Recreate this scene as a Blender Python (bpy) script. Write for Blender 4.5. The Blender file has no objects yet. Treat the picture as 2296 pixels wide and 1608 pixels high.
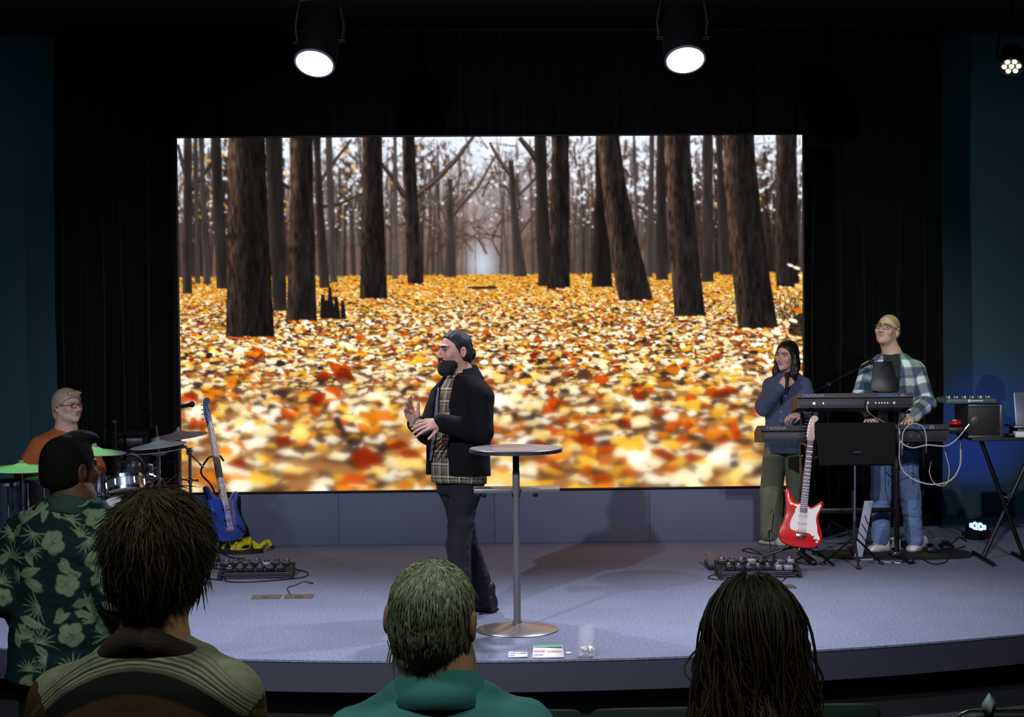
import bpy, math, random
import numpy as np
from math import sin, cos, pi, radians as RAD
from mathutils import Vector, Matrix

random.seed(7)
rng = np.random.default_rng(11)
scene = bpy.context.scene
COL = scene.collection

# ------------------------------------------------------------------ camera
FPX, CAMZ = 4000.0, 1.97
YAW, ROLL = RAD(1.7), RAD(0.48)
PITCH = math.atan(131.0 / FPX)
CP = np.array([0.0, 0.0, CAMZ])
FW = np.array([sin(YAW) * cos(PITCH), cos(YAW) * cos(PITCH), -sin(PITCH)])
R0 = np.array([cos(YAW), -sin(YAW), 0.0])
U0 = np.cross(R0, FW)
RT = R0 * cos(ROLL) - U0 * sin(ROLL)
UP = U0 * cos(ROLL) + R0 * sin(ROLL)


def at(px, py, d):
    """world point seen at photo pixel (px,py) at distance d along the view axis"""
    return CP + d * (FW + RT * (px - 1148) / FPX - UP * (py - 804) / FPX)


def G(px, py, z=0.0):
    """world point on the level z seen at photo pixel"""
    v = FW + RT * (px - 1148) / FPX - UP * (py - 804) / FPX
    return CP + v * ((z - CAMZ) / v[2])


cam = bpy.data.cameras.new('camera')
cam.sensor_width = 36.0
cam.lens = 36.0 * FPX / 2296.0
cam.clip_end = 100
camo = bpy.data.objects.new('camera', cam)
COL.objects.link(camo)
M = Matrix.Identity(4)
for i in range(3):
    M[i][0], M[i][1], M[i][2], M[i][3] = RT[i], UP[i], -FW[i], CP[i]
camo.matrix_world = M
scene.camera = camo

# ------------------------------------------------------------------ world, exposure
scene.view_settings.view_transform = 'Standard'
scene.view_settings.look = 'None'
scene.view_settings.gamma = 1.0
scene.view_settings.exposure = 0.0
scene.view_settings.use_curve_mapping = False
world = bpy.data.worlds.new('dark_hall')
scene.world = world
world.use_nodes = True
world.node_tree.nodes['Background'].inputs[0].default_value = (0.010, 0.014, 0.018, 1)
world.node_tree.nodes['Background'].inputs[1].default_value = 0.12
scene.cycles.max_bounces = 6
scene.cycles.diffuse_bounces = 3
scene.cycles.glossy_bounces = 3
scene.cycles.transmission_bounces = 6
scene.cycles.transparent_max_bounces = 8
scene.cycles.caustics_reflective = False
scene.cycles.caustics_refractive = False
scene.cycles.sample_clamp_indirect = 3.0


def spot(name, loc, target, power, col, angle, blend=0.5, radius=0.06):
    l = bpy.data.lights.new(name, 'SPOT')
    l.energy = power
    l.color = col
    l.spot_size = RAD(angle)
    l.spot_blend = blend
    l.shadow_soft_size = radius
    o = bpy.data.objects.new(name, l)
    COL.objects.link(o)
    o.location = loc
    o.rotation_euler = (Vector(target) - Vector(loc)).to_track_quat('-Z', 'Y').to_euler()
    return o


# stage washes hung from the ceiling over the audience
spot('stage_wash_light', (-2.5, 5.2, 4.15), (0.3, 12.6, 0.3), 1250, (0.80, 0.85, 1.0), 62, 0.7, 0.05)
spot('stage_wash_light', (3.0, 5.0, 4.15), (0.9, 12.4, 0.1), 430, (0.80, 0.84, 1.0), 62, 0.7, 0.05)
spot('stage_wash_light', (2.6, 5.6, 4.15), (3.0, 13.2, 0.9), 720, (0.98, 0.92, 0.96), 34, 0.8, 0.05)
spot('stage_wash_light', (-4.4, 6.8, 4.15), (-3.2, 13.2, 0.9), 210, (0.86, 0.86, 1.0), 40, 0.8, 0.05)
# dim greenish fill added over the audience, fixtures unseen
spot('audience_fill_light', (-1.5, 3.0, 4.15), (-1.3, 4.8, 0.9), 190, (0.84, 1.0, 0.86), 95, 0.9, 0.25)
spot('audience_fill_light', (1.2, 2.8, 4.15), (0.6, 4.0, 0.9), 150, (0.84, 1.0, 0.86), 95, 0.9, 0.25)
# coloured effect lights hung at the sides of the stage
spot('green_effect_light', (-2.9, 12.2, 4.1), (-2.9, 12.78, 0.9), 520, (0.24, 1.0, 0.16), 17, 0.5, 0.04)
spot('pink_effect_light', (-0.6, 8.8, 4.1), (1.0, 11.9, 0.0), 95, (1.0, 0.45, 0.62), 56, 1.0, 0.05)
spot('yellow_green_effect_light', (3.75, 14.5, 4.1), (3.38, 13.75, 1.5), 190, (0.72, 1.0, 0.22), 16, 1.0, 0.05)
spot('teal_wall_light', (-4.6, 11.0, 4.1), (-4.9, 15.6, 1.6), 60, (0.35, 0.85, 1.0), 80, 0.9, 0.1)
spot('teal_wall_light', (4.9, 11.0, 4.1), (5.0, 15.6, 1.4), 30, (0.30, 0.85, 0.9), 80, 0.9, 0.1)
spot('blue_effect_light', (-3.4, 11.5, 3.6), (-3.0, 14.0, 4.25), 2.0, (0.1, 0.12, 1.0), 70, 1.0, 0.05)

# ------------------------------------------------------------------ materials
MATS = {}


def lin(c):
    return tuple(((x / 12.92) if x <= 0.04045 else ((x + 0.055) / 1.055) ** 2.4) for x in c)


def new_mat(name):
    m = bpy.data.materials.new(name)
    m.use_nodes = True
    nt = m.node_tree
    return m, nt, nt.nodes['Principled BSDF']


def N(nt, typ, **kw):
    n = nt.nodes.new(typ)
    for k, v in kw.items():
        setattr(n, k, v)
    return n


def mat(name, rgb, rough=0.6, metal=0.0, var=0.12, scale=30.0, bump=0.0, bscale=None, coat=0.0, sheen=0.0,
        stretch=(1, 1, 1), spec=0.5, emit=None):
    """principled material with noise-varied colour and fine relief; rgb is sRGB 0..1"""
    if name in MATS:
        return MATS[name]
    m, nt, b = new_mat(name)
    L = nt.links
    c = lin(rgb)
    tc = N(nt, 'ShaderNodeTexCoord')
    mp = N(nt, 'ShaderNodeMapping')
    mp.inputs['Scale'].default_value = stretch
    L.new(tc.outputs['Object'], mp.inputs['Vector'])
    nz = N(nt, 'ShaderNodeTexNoise')
    nz.inputs['Scale'].default_value = scale
    nz.inputs['Detail'].default_value = 4
    L.new(mp.outputs[0], nz.inputs['Vector'])
    mx = N(nt, 'ShaderNodeMix', data_type='RGBA')
    mx.inputs[6].default_value = tuple(x * (1 - var) for x in c) + (1,)
    mx.inputs[7].default_value = tuple(min(1, x * (1 + var)) for x in c) + (1,)
    L.new(nz.outputs['Fac'], mx.inputs[0])
    L.new(mx.outputs[2], b.inputs['Base Color'])
    b.inputs['Roughness'].default_value = rough
    b.inputs['Metallic'].default_value = metal
    b.inputs['Specular IOR Level'].default_value = spec
    if coat:
        b.inputs['Coat Weight'].default_value = coat
        b.inputs['Coat Roughness'].default_value = 0.08
    if sheen:
        b.inputs['Sheen Weight'].default_value = sheen
    if emit:
        b.inputs['Emission Color'].default_value = tuple(emit[:3]) + (1,)
        b.inputs['Emission Strength'].default_value = emit[3]
    if bump:
        n2 = N(nt, 'ShaderNodeTexNoise')
        n2.inputs['Scale'].default_value = bscale or scale * 3
        n2.inputs['Detail'].default_value = 3
        L.new(mp.outputs[0], n2.inputs['Vector'])
        bp = N(nt, 'ShaderNodeBump')
        bp.inputs['Strength'].default_value = bump
        bp.inputs['Distance'].default_value = 0.004
        L.new(n2.outputs['Fac'], bp.inputs['Height'])
        L.new(bp.outputs[0], b.inputs['Normal'])
    MATS[name] = m
    return m


def mat_attr(name, attr='tint', rough=0.7, var=0.1, scale=60, bump=0.0, bscale=200, sheen=0.0, spec=0.4, sss=0.0):
    """colour from a per-vertex dye attribute, varied by noise"""
    if name in MATS:
        return MATS[name]
    m, nt, b = new_mat(name)
    L = nt.links
    a = N(nt, 'ShaderNodeAttribute', attribute_name=attr)
    tc = N(nt, 'ShaderNodeTexCoord')
    nz = N(nt, 'ShaderNodeTexNoise')
    nz.inputs['Scale'].default_value = scale
    nz.inputs['Detail'].default_value = 3
    L.new(tc.outputs['Object'], nz.inputs['Vector'])
    mr = N(nt, 'ShaderNodeMapRange')
    mr.inputs[3].default_value = 1 - var
    mr.inputs[4].default_value = 1 + var
    L.new(nz.outputs['Fac'], mr.inputs[0])
    mx = N(nt, 'ShaderNodeVectorMath', operation='SCALE')
    L.new(a.outputs['Color'], mx.inputs[0])
    L.new(mr.outputs[0], mx.inputs['Scale'])
    L.new(mx.outputs[0], b.inputs['Base Color'])
    b.inputs['Roughness'].default_value = rough
    b.inputs['Specular IOR Level'].default_value = spec
    if sheen:
        b.inputs['Sheen Weight'].default_value = sheen
    if sss:
        b.inputs['Subsurface Weight'].default_value = sss
        b.inputs['Subsurface Radius'].default_value = (0.012, 0.005, 0.003)
    if bump:
        n2 = N(nt, 'ShaderNodeTexNoise')
        n2.inputs['Scale'].default_value = bscale
        L.new(tc.outputs['Object'], n2.inputs['Vector'])
        bp = N(nt, 'ShaderNodeBump')
        bp.inputs['Strength'].default_value = bump
        bp.inputs['Distance'].default_value = 0.003
        L.new(n2.outputs['Fac'], bp.inputs['Height'])
        L.new(bp.outputs[0], b.inputs['Normal'])
    MATS[name] = m
    return m


def mat_weave(name, base, stripes, rough=0.85, attr='fab', var=0.15, sheen=0.0):
    """woven fabric: stripes = (axis 0/1, period, offset, width, colour, opacity) on fabric coordinates"""
    if name in MATS:
        return MATS[name]
    m, nt, b = new_mat(name)
    L = nt.links
    a = N(nt, 'ShaderNodeAttribute', attribute_name=attr)
    sp = N(nt, 'ShaderNodeSeparateXYZ')
    tc = N(nt, 'ShaderNodeTexCoord')
    nz = N(nt, 'ShaderNodeTexNoise')
    nz.inputs['Scale'].default_value = 40
    nz.inputs['Detail'].default_value = 4
    L.new(tc.outputs['Object'], nz.inputs['Vector'])
    wob = N(nt, 'ShaderNodeVectorMath', operation='SCALE')
    L.new(nz.outputs['Color'], wob.inputs[0])
    wob.inputs['Scale'].default_value = 0.006
    ad = N(nt, 'ShaderNodeVectorMath', operation='ADD')
    L.new(a.outputs['Vector'], ad.inputs[0])
    L.new(wob.outputs[0], ad.inputs[1])
    L.new(ad.outputs[0], sp.inputs[0])
    prev = None
    for (ax, per, off, wid, col, op) in stripes:
        d = N(nt, 'ShaderNodeMath', operation='SUBTRACT')
        L.new(sp.outputs[ax], d.inputs[0])
        d.inputs[1].default_value = off
        q = N(nt, 'ShaderNodeMath', operation='DIVIDE')
        L.new(d.outputs[0], q.inputs[0])
        q.inputs[1].default_value = per
        f = N(nt, 'ShaderNodeMath', operation='FRACT')
        L.new(q.outputs[0], f.inputs[0])
        # soft-edged band
        c0 = N(nt, 'ShaderNodeMath', operation='SUBTRACT')
        L.new(f.outputs[0], c0.inputs[0])
        c0.inputs[1].default_value = 0.5
        c1 = N(nt, 'ShaderNodeMath', operation='ABSOLUTE')
        L.new(c0.outputs[0], c1.inputs[0])
        mr = N(nt, 'ShaderNodeMapRange')
        hw = 0.5 * wid / per
        soft = min(hw * 0.25, 0.006 / per)
        mr.inputs[1].default_value = hw - soft
        mr.inputs[2].default_value = hw + soft
        mr.inputs[3].default_value = op
        mr.inputs[4].default_value = 0.0
        L.new(c1.outputs[0], mr.inputs[0])
        mx = N(nt, 'ShaderNodeMix', data_type='RGBA')
        if prev is None:
            mx.inputs[6].default_value = lin(base) + (1,)
        else:
            L.new(prev, mx.inputs[6])
        mx.inputs[7].default_value = lin(col) + (1,)
        L.new(mr.outputs[0], mx.inputs[0])
        prev = mx.outputs[2]
    mr = N(nt, 'ShaderNodeMapRange')
    mr.inputs[3].default_value = 1 - var
    mr.inputs[4].default_value = 1 + var
    L.new(nz.outputs['Fac'], mr.inputs[0])
    vm = N(nt, 'ShaderNodeVectorMath', operation='SCALE')
    L.new(prev, vm.inputs[0])
    L.new(mr.outputs[0], vm.inputs['Scale'])
    L.new(vm.outputs[0], b.inputs['Base Color'])
    b.inputs['Roughness'].default_value = rough
    b.inputs['Specular IOR Level'].default_value = 0.25
    if sheen:
        b.inputs['Sheen Weight'].default_value = sheen
    MATS[name] = m
    return m


def mat_emit(name, rgb, strength):
    if name in MATS:
        return MATS[name]
    m, nt, b = new_mat(name)
    b.inputs['Base Color'].default_value = (0.8, 0.8, 0.8, 1)
    b.inputs['Emission Color'].default_value = tuple(rgb) + (1,)
    b.inputs['Emission Strength'].default_value = strength
    MATS[name] = m
    return m


# ------------------------------------------------------------------ objects
def link(o, parent=None):
    COL.objects.link(o)
    if parent is not None:
        o.parent = parent
    return o


def empty(name, loc=(0, 0, 0)):
    o = bpy.data.objects.new(name, None)
    o.empty_display_size = 0.1
    o.location = tuple(float(x) for x in loc)
    return link(o)


def tag(o, label=None, cat=None, group=None, kind=None):
    if label:
        o['label'] = label
    if cat:
        o['category'] = cat
    if group:
        o['group'] = group
    if kind:
        o['kind'] = kind
    return o


def thing(name, label, cat, loc, group=None):
    return tag(empty(name, loc), label, cat, group)


def dup(o, parent=None):
    c = o.copy()
    link(c, parent)
    for ch in list(o.children):
        dup(ch, c)
    return c


def raw_mesh(name, V, F, material, parent=None, smooth=True, sharp=None, attrs=None):
    """V (n,3), F (m,k) quads or tris as arrays"""
    V = np.asarray(V, np.float32)
    me = bpy.data.meshes.new(name)
    if isinstance(F, np.ndarray):
        m, k = F.shape
        me.vertices.add(len(V))
        me.vertices.foreach_set('co', V.ravel())
        me.loops.add(m * k)
        me.loops.foreach_set('vertex_index', F.ravel().astype(np.int32))
        me.polygons.add(m)
        me.polygons.foreach_set('loop_start', np.arange(0, m * k, k, dtype=np.int32))
        try:
            me.polygons.foreach_set('loop_total', np.full(m, k, np.int32))
        except Exception:
            pass
        me.update(calc_edges=True)
    else:
        me.from_pydata([tuple(map(float, v)) for v in V], [], F)
    me.polygons.foreach_set('use_smooth', np.full(len(me.polygons), bool(smooth)))
    if smooth and sharp:
        me.set_sharp_from_angle(angle=RAD(sharp))
    for an, arr in (attrs or {}).items():
        arr = np.asarray(arr, np.float32)
        at_ = me.attributes.new(an, 'FLOAT_COLOR', 'POINT')
        if arr.shape[1] == 3:
            arr = np.hstack([arr, np.ones((len(arr), 1), np.float32)])
        at_.data.foreach_set('color', arr.ravel())
    if material is not None:
        me.materials.append(material)
    o = bpy.data.objects.new(name, me)
    return link(o, parent)


def basis(d, hint=(0, 0, 1)):
    d = np.asarray(d, float)
    d = d / (np.linalg.norm(d) + 1e-12)
    h = np.asarray(hint, float)
    if abs(np.dot(d, h)) > 0.98:
        h = np.array([1.0, 0, 0]) if abs(d[0]) < 0.9 else np.array([0, 1.0, 0])
    x = np.cross(h, d)
    x /= np.linalg.norm(x)
    y = np.cross(d, x)
    return x, y, d


class MB:
    """collects hard-surface pieces into one mesh"""

    def __init__(s, org=(0, 0, 0)):
        s.V, s.F, s.org = [], [], np.asarray(org, float)
        s.Mx = np.eye(3)

    def frame(s, org, x=None, y=None, z=None):
        """local frame for the following pieces"""
        s.org = np.asarray(org, float)
        s.Mx = np.eye(3) if x is None else np.stack([x, y, z], 1)
        return s

    def put(s, V, F):
        V = np.asarray(V, float) @ s.Mx.T + s.org
        b = len(s.V)
        s.V += [tuple(v) for v in V]
        s.F += [tuple(i + b for i in f) for f in F]
        return s

    def box(s, c, size, bev=0.0, taper=1.0):
        cx, cy, cz = c
        a, b, h = size[0] / 2, size[1] / 2, size[2] / 2
        if bev <= 0:
            P = [(-a, -b), (a, -b), (a, b), (-a, b)]
            prof = [(-h, 0), (h, 0)]
        else:
            r = min(bev, a * .99, b * .99, h * .99)
            P = []
            for (qx, qy, t0) in ((a - r, b - r, 0), (-a + r, b - r, 90), (-a + r, -b + r, 180), (a - r, -b + r, 270)):
                for t in (0, 45, 90):
                    P.append((qx + r * cos(RAD(t0 + t)), qy + r * sin(RAD(t0 + t))))
            prof = [(-h, r), (-h + .3 * r, .3 * r), (-h + r, 0), (h - r, 0), (h - .3 * r, .3 * r), (h, r)]
        V, F, n = [], [], len(P)
        for (z, ins) in prof:
            k = taper if z > 0 else 1.0
            for (x, y) in P:
                V.append((cx + x * k * (1 - ins / a), cy + y * k * (1 - ins / b), cz + z))
        for j in range(len(prof) - 1):
            for i in range(n):
                F.append((j * n + i, j * n + (i + 1) % n, (j + 1) * n + (i + 1) % n, (j + 1) * n + i))
        F.append(tuple(reversed(range(n))))
        F.append(tuple(range((len(prof) - 1) * n, len(prof) * n)))
        return s.put(V, F)

    def cyl(s, p0, p1, r0, r1=None, seg=16, cap=True):
        r1 = r0 if r1 is None else r1
        p0, p1 = np.asarray(p0, float), np.asarray(p1, float)
        x, y, _ = basis(p1 - p0)
        V, F = [], []
        for p, r in ((p0, r0), (p1, r1)):
            for i in range(seg):
                t = 2 * pi * i / seg
                V.append(p + r * (x * cos(t) + y * sin(t)))
        for i in range(seg):
            j = (i + 1) % seg
            F.append((i, j, seg + j, seg + i))
        if cap:
            F.append(tuple(reversed(range(seg))))
            F.append(tuple(range(seg, 2 * seg)))
        return s.put(V, F)

    def tube(s, pts, r, seg=8, close=False):
        P = [np.asarray(p, float) for p in pts]
        n = len(P)
        R = r if hasattr(r, '__len__') else [r] * n
        V, F = [], []
        px = None
        for i in range(n):
            t = P[min(i + 1, n - 1)] - P[max(i - 1, 0)]
            if close:
                t = P[(i + 1) % n] - P[i - 1]
            t = t / (np.linalg.norm(t) + 1e-12)
            if px is None:
                px, py, _ = basis(t)
            else:
                px = px - t * np.dot(px, t)
                px /= (np.linalg.norm(px) + 1e-12)
                py = np.cross(t, px)
            for k in range(seg):
                a = 2 * pi * k / seg
                V.append(P[i] + R[i] * (px * cos(a) + py * sin(a)))
        for i in range(n if close else n - 1):
            i2 = (i + 1) % n
            for k in range(seg):
                k2 = (k + 1) % seg
                F.append((i * seg + k, i * seg + k2, i2 * seg + k2, i2 * seg + k))
        if not close:
            F.append(tuple(reversed(range(seg))))
            F.append(tuple(range((n - 1) * seg, n * seg)))
        return s.put(V, F)

    def lathe(s, prof, c=(0, 0, 0), axis=(0, 0, 1), seg=32):
        """prof: (radius, height) along axis"""
        x, y, z = basis(axis)
        c = np.asarray(c, float)
        V, F, n = [], [], len(prof)
        for (r, h) in prof:
            for i in range(seg):
                t = 2 * pi * i / seg
                V.append(c + z * h + max(r, 1e-5) * (x * cos(t) + y * sin(t)))
        for j in range(n - 1):
            for i in range(seg):
                k = (i + 1) % seg
                F.append((j * seg + i, j * seg + k, (j + 1) * seg + k, (j + 1) * seg + i))
        a, b = prof[0][0] > 1e-4, prof[-1][0] > 1e-4
        if a and b:          # a ring: close the section
            for i in range(seg):
                k = (i + 1) % seg
                F.append(((n - 1) * seg + i, (n - 1) * seg + k, k, i))
        elif a:
            F.append(tuple(reversed(range(seg))))
        elif b:
            F.append(tuple(range((n - 1) * seg, n * seg)))
        return s.put(V, F)

    def sphere(s, c, r, seg=14, rings=9, sc=(1, 1, 1)):
        pr = []
        V, F = [], []
        for j in range(rings + 1):
            a = pi * j / rings
            for i in range(seg):
                t = 2 * pi * i / seg
                V.append((c[0] + sc[0] * r * max(sin(a), 1e-4) * cos(t), c[1] + sc[1] * r * max(sin(a), 1e-4) * sin(t), c[2] - sc[2] * r * cos(a)))
        for j in range(rings):
            for i in range(seg):
                k = (i + 1) % seg
                F.append((j * seg + i, j * seg + k, (j + 1) * seg + k, (j + 1) * seg + i))
        return s.put(V, F)

    def slab(s, outline, z0, z1, bev=0.0):
        """2D outline (ccw) extruded z0..z1, optional rounded rim"""
        P = np.asarray(outline, float)
        n = len(P)
        nx = np.roll(P, -1, 0) - np.roll(P, 1, 0)
        nr = np.stack([nx[:, 1], -nx[:, 0]], 1)
        nr /= (np.linalg.norm(nr, axis=1, keepdims=True) + 1e-9)
        lev = [(z0, 0), (z1, 0)] if bev <= 0 else [(z0, bev), (z0 + bev * .35, bev * .35), (z0 + bev, 0), (z1 - bev, 0), (z1 - bev * .35, bev * .35), (z1, bev)]
        V, F = [], []
        for (z, ins) in lev:
            Q = P - nr * ins
            V += [(q[0], q[1], z) for q in Q]
        for j in range(len(lev) - 1):
            for i in range(n):
                k = (i + 1) % n
                F.append((j * n + i, j * n + k, (j + 1) * n + k, (j + 1) * n + i))
        F.append(tuple(reversed(range(n))))
        F.append(tuple(range((len(lev) - 1) * n, len(lev) * n)))
        return s.put(V, F)

    def build(s, name, material, parent=None, sharp=35, smooth=True):
        V = np.array(s.V)
        if parent is not None:
            q = parent
            off = np.zeros(3)
            while q is not None:
                off += np.array(q.location)
                q = q.parent
            V = V - off
        return raw_mesh(name, V, s.F, material, parent, smooth, sharp)


def struct(o):
    o['kind'] = 'structure'
    return o


def lettering(name, body, org, xdir, updir, height, material, parent, width=None, depth=0.0015):
    cu = bpy.data.curves.new(name, 'FONT')
    cu.body = body
    cu.extrude = depth / 2
    cu.size = 1.0
    tmp = bpy.data.objects.new(name, cu)
    COL.objects.link(tmp)
    dg = bpy.context.evaluated_depsgraph_get()
    me = bpy.data.meshes.new_from_object(tmp.evaluated_get(dg))
    bpy.data.objects.remove(tmp)
    V = np.zeros(len(me.vertices) * 3)
    me.vertices.foreach_get('co', V)
    V = V.reshape(-1, 3)
    w0, h0 = np.ptp(V[:, 0]), np.ptp(V[:, 1])
    V[:, 0] -= V[:, 0].min()
    V[:, 1] -= V[:, 1].min()
    sy = height / h0
    sx = (width / w0) if width else sy
    x = np.asarray(xdir, float) / np.linalg.norm(xdir)
    u = np.asarray(updir, float) / np.linalg.norm(updir)
    n = np.cross(x, u)
    W = np.asarray(org)[None] + V[:, :1] * sx * x + V[:, 1:2] * sy * u + V[:, 2:] * n
    q, off = parent, np.zeros(3)
    while q is not None:
        off += np.array(q.location)
        q = q.parent
    W = W - off
    me.vertices.foreach_set('co', W.astype(np.float32).ravel())
    me.materials.clear()
    me.materials.append(material)
    me.name = name
    return link(bpy.data.objects.new(name, me), parent)


def spline(pts, n=8):
    """catmull-rom through points"""
    P = [np.asarray(p, float) for p in pts]
    P = [2 * P[0] - P[1]] + P + [2 * P[-1] - P[-2]]
    out = []
    for i in range(1, len(P) - 2):
        for k in range(n):
            t = k / n
            a, b, c, d = P[i - 1], P[i], P[i + 1], P[i + 2]
            out.append(0.5 * ((2 * b) + (c - a) * t + (2 * a - 5 * b + 4 * c - d) * t * t + (3 * b - a - 3 * c + d) * t ** 3))
    out.append(P[-2])
    return out


def hitY(px, py, Y):
    v = FW + RT * (px - 1148) / FPX - UP * (py - 804) / FPX
    return CP + v * ((Y - CP[1]) / v[1])


# ------------------------------------------------------------------ the room
FLOORZ = -0.35
YS = 14.42          # face of the LED wall
CEIL = 4.30


def carpet_mat():
    m, nt, b = new_mat('stage_carpet')
    L = nt.links
    tc = N(nt, 'ShaderNodeTexCoord')
    n1 = N(nt, 'ShaderNodeTexNoise')
    n1.inputs['Scale'].default_value = 60
    n1.inputs['Detail'].default_value = 6
    n1.inputs['Roughness'].default_value = 0.7
    n2 = N(nt, 'ShaderNodeTexNoise')
    n2.inputs['Scale'].default_value = 2.2
    n2.inputs['Detail'].default_value = 3
    for n in (n1, n2):
        L.new(tc.outputs['Object'], n.inputs['Vector'])
    r = N(nt, 'ShaderNodeValToRGB')
    r.color_ramp.elements[0].position = 0.30
    r.color_ramp.elements[1].position = 0.68
    r.color_ramp.elements[0].color = lin((0.35, 0.365, 0.44)) + (1,)
    r.color_ramp.elements[1].color = lin((0.57, 0.585, 0.66)) + (1,)
    L.new(n1.outputs['Fac'], r.inputs[0])
    mr = N(nt, 'ShaderNodeMapRange')
    mr.inputs[3].default_value = 0.85
    mr.inputs[4].default_value = 1.12
    L.new(n2.outputs['Fac'], mr.inputs[0])
    vm = N(nt, 'ShaderNodeVectorMath', operation='SCALE')
    L.new(r.outputs[0], vm.inputs[0])
    L.new(mr.outputs[0], vm.inputs['Scale'])
    L.new(vm.outputs[0], b.inputs['Base Color'])
    b.inputs['Roughness'].default_value = 0.95
    b.inputs['Specular IOR Level'].default_value = 0.1
    bp = N(nt, 'ShaderNodeBump')
    bp.inputs['Strength'].default_value = 0.5
    bp.inputs['Distance'].default_value = 0.006
    L.new(n1.outputs['Fac'], bp.inputs['Height'])
    L.new(bp.outputs[0], b.inputs['Normal'])
    return m


M_CARPET = carpet_mat()
M_FASCIA = mat('stage_fascia_paint', (0.24, 0.24, 0.29), 0.6, var=0.1, scale=8, bump=0.1)
M_KICK = mat('kick_black', (0.05, 0.05, 0.055), 0.8)
M_HALL = mat('hall_carpet', (0.07, 0.07, 0.075), 0.95, var=0.3, scale=80)
M_DRAPE = mat('black_velour', (0.026, 0.026, 0.028), 0.95, var=0.25, scale=25, sheen=0.06, spec=0.15)
M_TEAL = mat('teal_wall_paint', (0.20, 0.33, 0.36), 0.85, var=0.06, scale=4, bump=0.05)
M_CEIL = mat('ceiling_black', (0.07, 0.062, 0.062), 0.9, var=0.2, scale=6)

ARC_C, ARC_R = (0.32, 17.75), 8.06


def arc(r, x0=-6.6, x1=6.8, n=120):
    out = []
    for i in range(n + 1):
        x = x0 + (x1 - x0) * i / n
        out.append((x, ARC_C[1] - math.sqrt(r * r - (x - ARC_C[0]) ** 2)))
    return out


def stage():
    A = arc(ARC_R)
    mb = MB()
    V = [(x, y, 0) for x, y in A] + [(x, 15.75, 0) for x, y in A]
    n = len(A)
    mb.put(V, [(i, i + 1, n + i + 1, n + i) for i in range(n - 1)])
    o = tag(struct(mb.build('stage_floor', M_CARPET, smooth=False)), 'grey blue carpeted stage floor with a curved front edge', 'floor')
    # rolled carpet lip, painted fascia and the recessed dark kick below it
    def band(name, r_out, r_in, z0, z1, m, label):
        mb = MB()
        a, b = arc(r_out), arc(r_in)
        V = [(x, y, z1) for x, y in a] + [(x, y, z0) for x, y in a] + [(x, y, z0) for x, y in b] + [(x, y, z1) for x, y in b]
        F = []
        for i in range(n - 1):
            for k in range(4):
                j = (k + 1) % 4
                F.append((k * n + i, j * n + i, j * n + i + 1, k * n + i + 1))
        mb.put(V, F)
        tag(struct(mb.build(name, m, sharp=30)), label, 'stage')
    band('trim_1', ARC_R + 0.006, ARC_R - 0.02, -0.010, 0.002, M_CARPET, 'carpet lip rolled over the curved stage edge')
    band('stage_fascia', ARC_R, ARC_R - 0.04, -0.175, -0.010, M_FASCIA, 'dark grey painted fascia along the curved stage front')
    band('stage_kick', ARC_R - 0.18, ARC_R - 0.22, FLOORZ, -0.175, M_KICK, 'recessed black kick panel under the stage front')
    mb = MB()
    mb.box((0, 4.6, FLOORZ - 0.05), (16, 12.6, 0.1))
    tag(struct(mb.build('floor', M_HALL)), 'dark carpeted hall floor below the stage', 'floor')


stage()

mb = MB()
mb.box((0, 15.85, 2.0), (16, 0.2, 4.9))
tag(struct(mb.build('wall_back', M_TEAL)), 'dark teal painted wall behind the black curtains', 'wall')
mb = MB()
mb.box((-6.7, 7.5, 2.0), (0.2, 17, 4.9))
struct(mb.build('wall_left', M_TEAL))
mb = MB()
mb.box((6.9, 7.5, 2.0), (0.2, 17, 4.9))
struct(mb.build('wall_right', M_TEAL))
mb = MB()
mb.box((0, 7.5, CEIL + 0.05), (16, 17.2, 0.1))
struct(mb.build('ceiling', M_CEIL))


def curtain(x0, x1, y, label, z0=0.015, z1=4.27, per=0.21, amp=0.05, seed=1):
    r = random.Random(seed)
    n = int((x1 - x0) / 0.012)
    ph, row = 0.0, []
    for i in range(n + 1):
        x = x0 + (x1 - x0) * i / n
        ph += 2 * pi * 0.012 / (per * (0.75 + 0.5 * (0.5 + 0.5 * sin(x * 3.1 + seed))))
        row.append((x, y + amp * sin(ph) + 0.4 * amp * sin(2.3 * ph + x * 5)))
    V, F = [], []
    zs = [z0, 0.5, 1.2, 2.0, 3.0, z1 - 0.12, z1]
    for k, z in enumerate(zs):
        a = 1.0 if z < z1 - 0.05 else 0.45
        for (x, yy) in row:
            V.append((x + 0.012 * sin(z * 1.7 + x * 9), y + (yy - y) * a * (1 - 0.05 * k), z))
    m = n + 1
    for k in range(len(zs) - 1):
        for i in range(n):
            F.append((k * m + i, k * m + i + 1, (k + 1) * m + i + 1, (k + 1) * m + i))
    mb = MB()
    mb.put(V, F)
    root = thing('curtain', label, 'curtain', ((x0 + x1) / 2, y, z0), 'black stage curtains')
    o = mb.build('cloth', M_DRAPE, root, sharp=None)
    so = o.modifiers.new('thickness', 'SOLIDIFY')
    so.thickness = 0.006
    mb = MB()
    mb.cyl((x0, y, z1 + 0.005), (x1, y, z1 + 0.005), 0.016, seg=10)
    mb.build('track', M_KICK, root)


XL = hitY(125, 700, 15.1)[0]
XSL = hitY(401, 700, YS)[0]
XSR = hitY(1800, 700, YS)[0]
XR = hitY(2110, 700, 15.1)[0]
curtain(XL, XSL + 0.25, 15.1, 'black velvet curtain in deep folds left of the forest screen', seed=2)
curtain(XSL + 0.25, XSR - 0.25, 15.30, 'black velvet curtain hanging behind and above the forest screen', seed=5)
curtain(XSR - 0.25, XR, 15.1, 'black velvet curtain in deep folds behind the keyboard player', seed=9)

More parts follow.
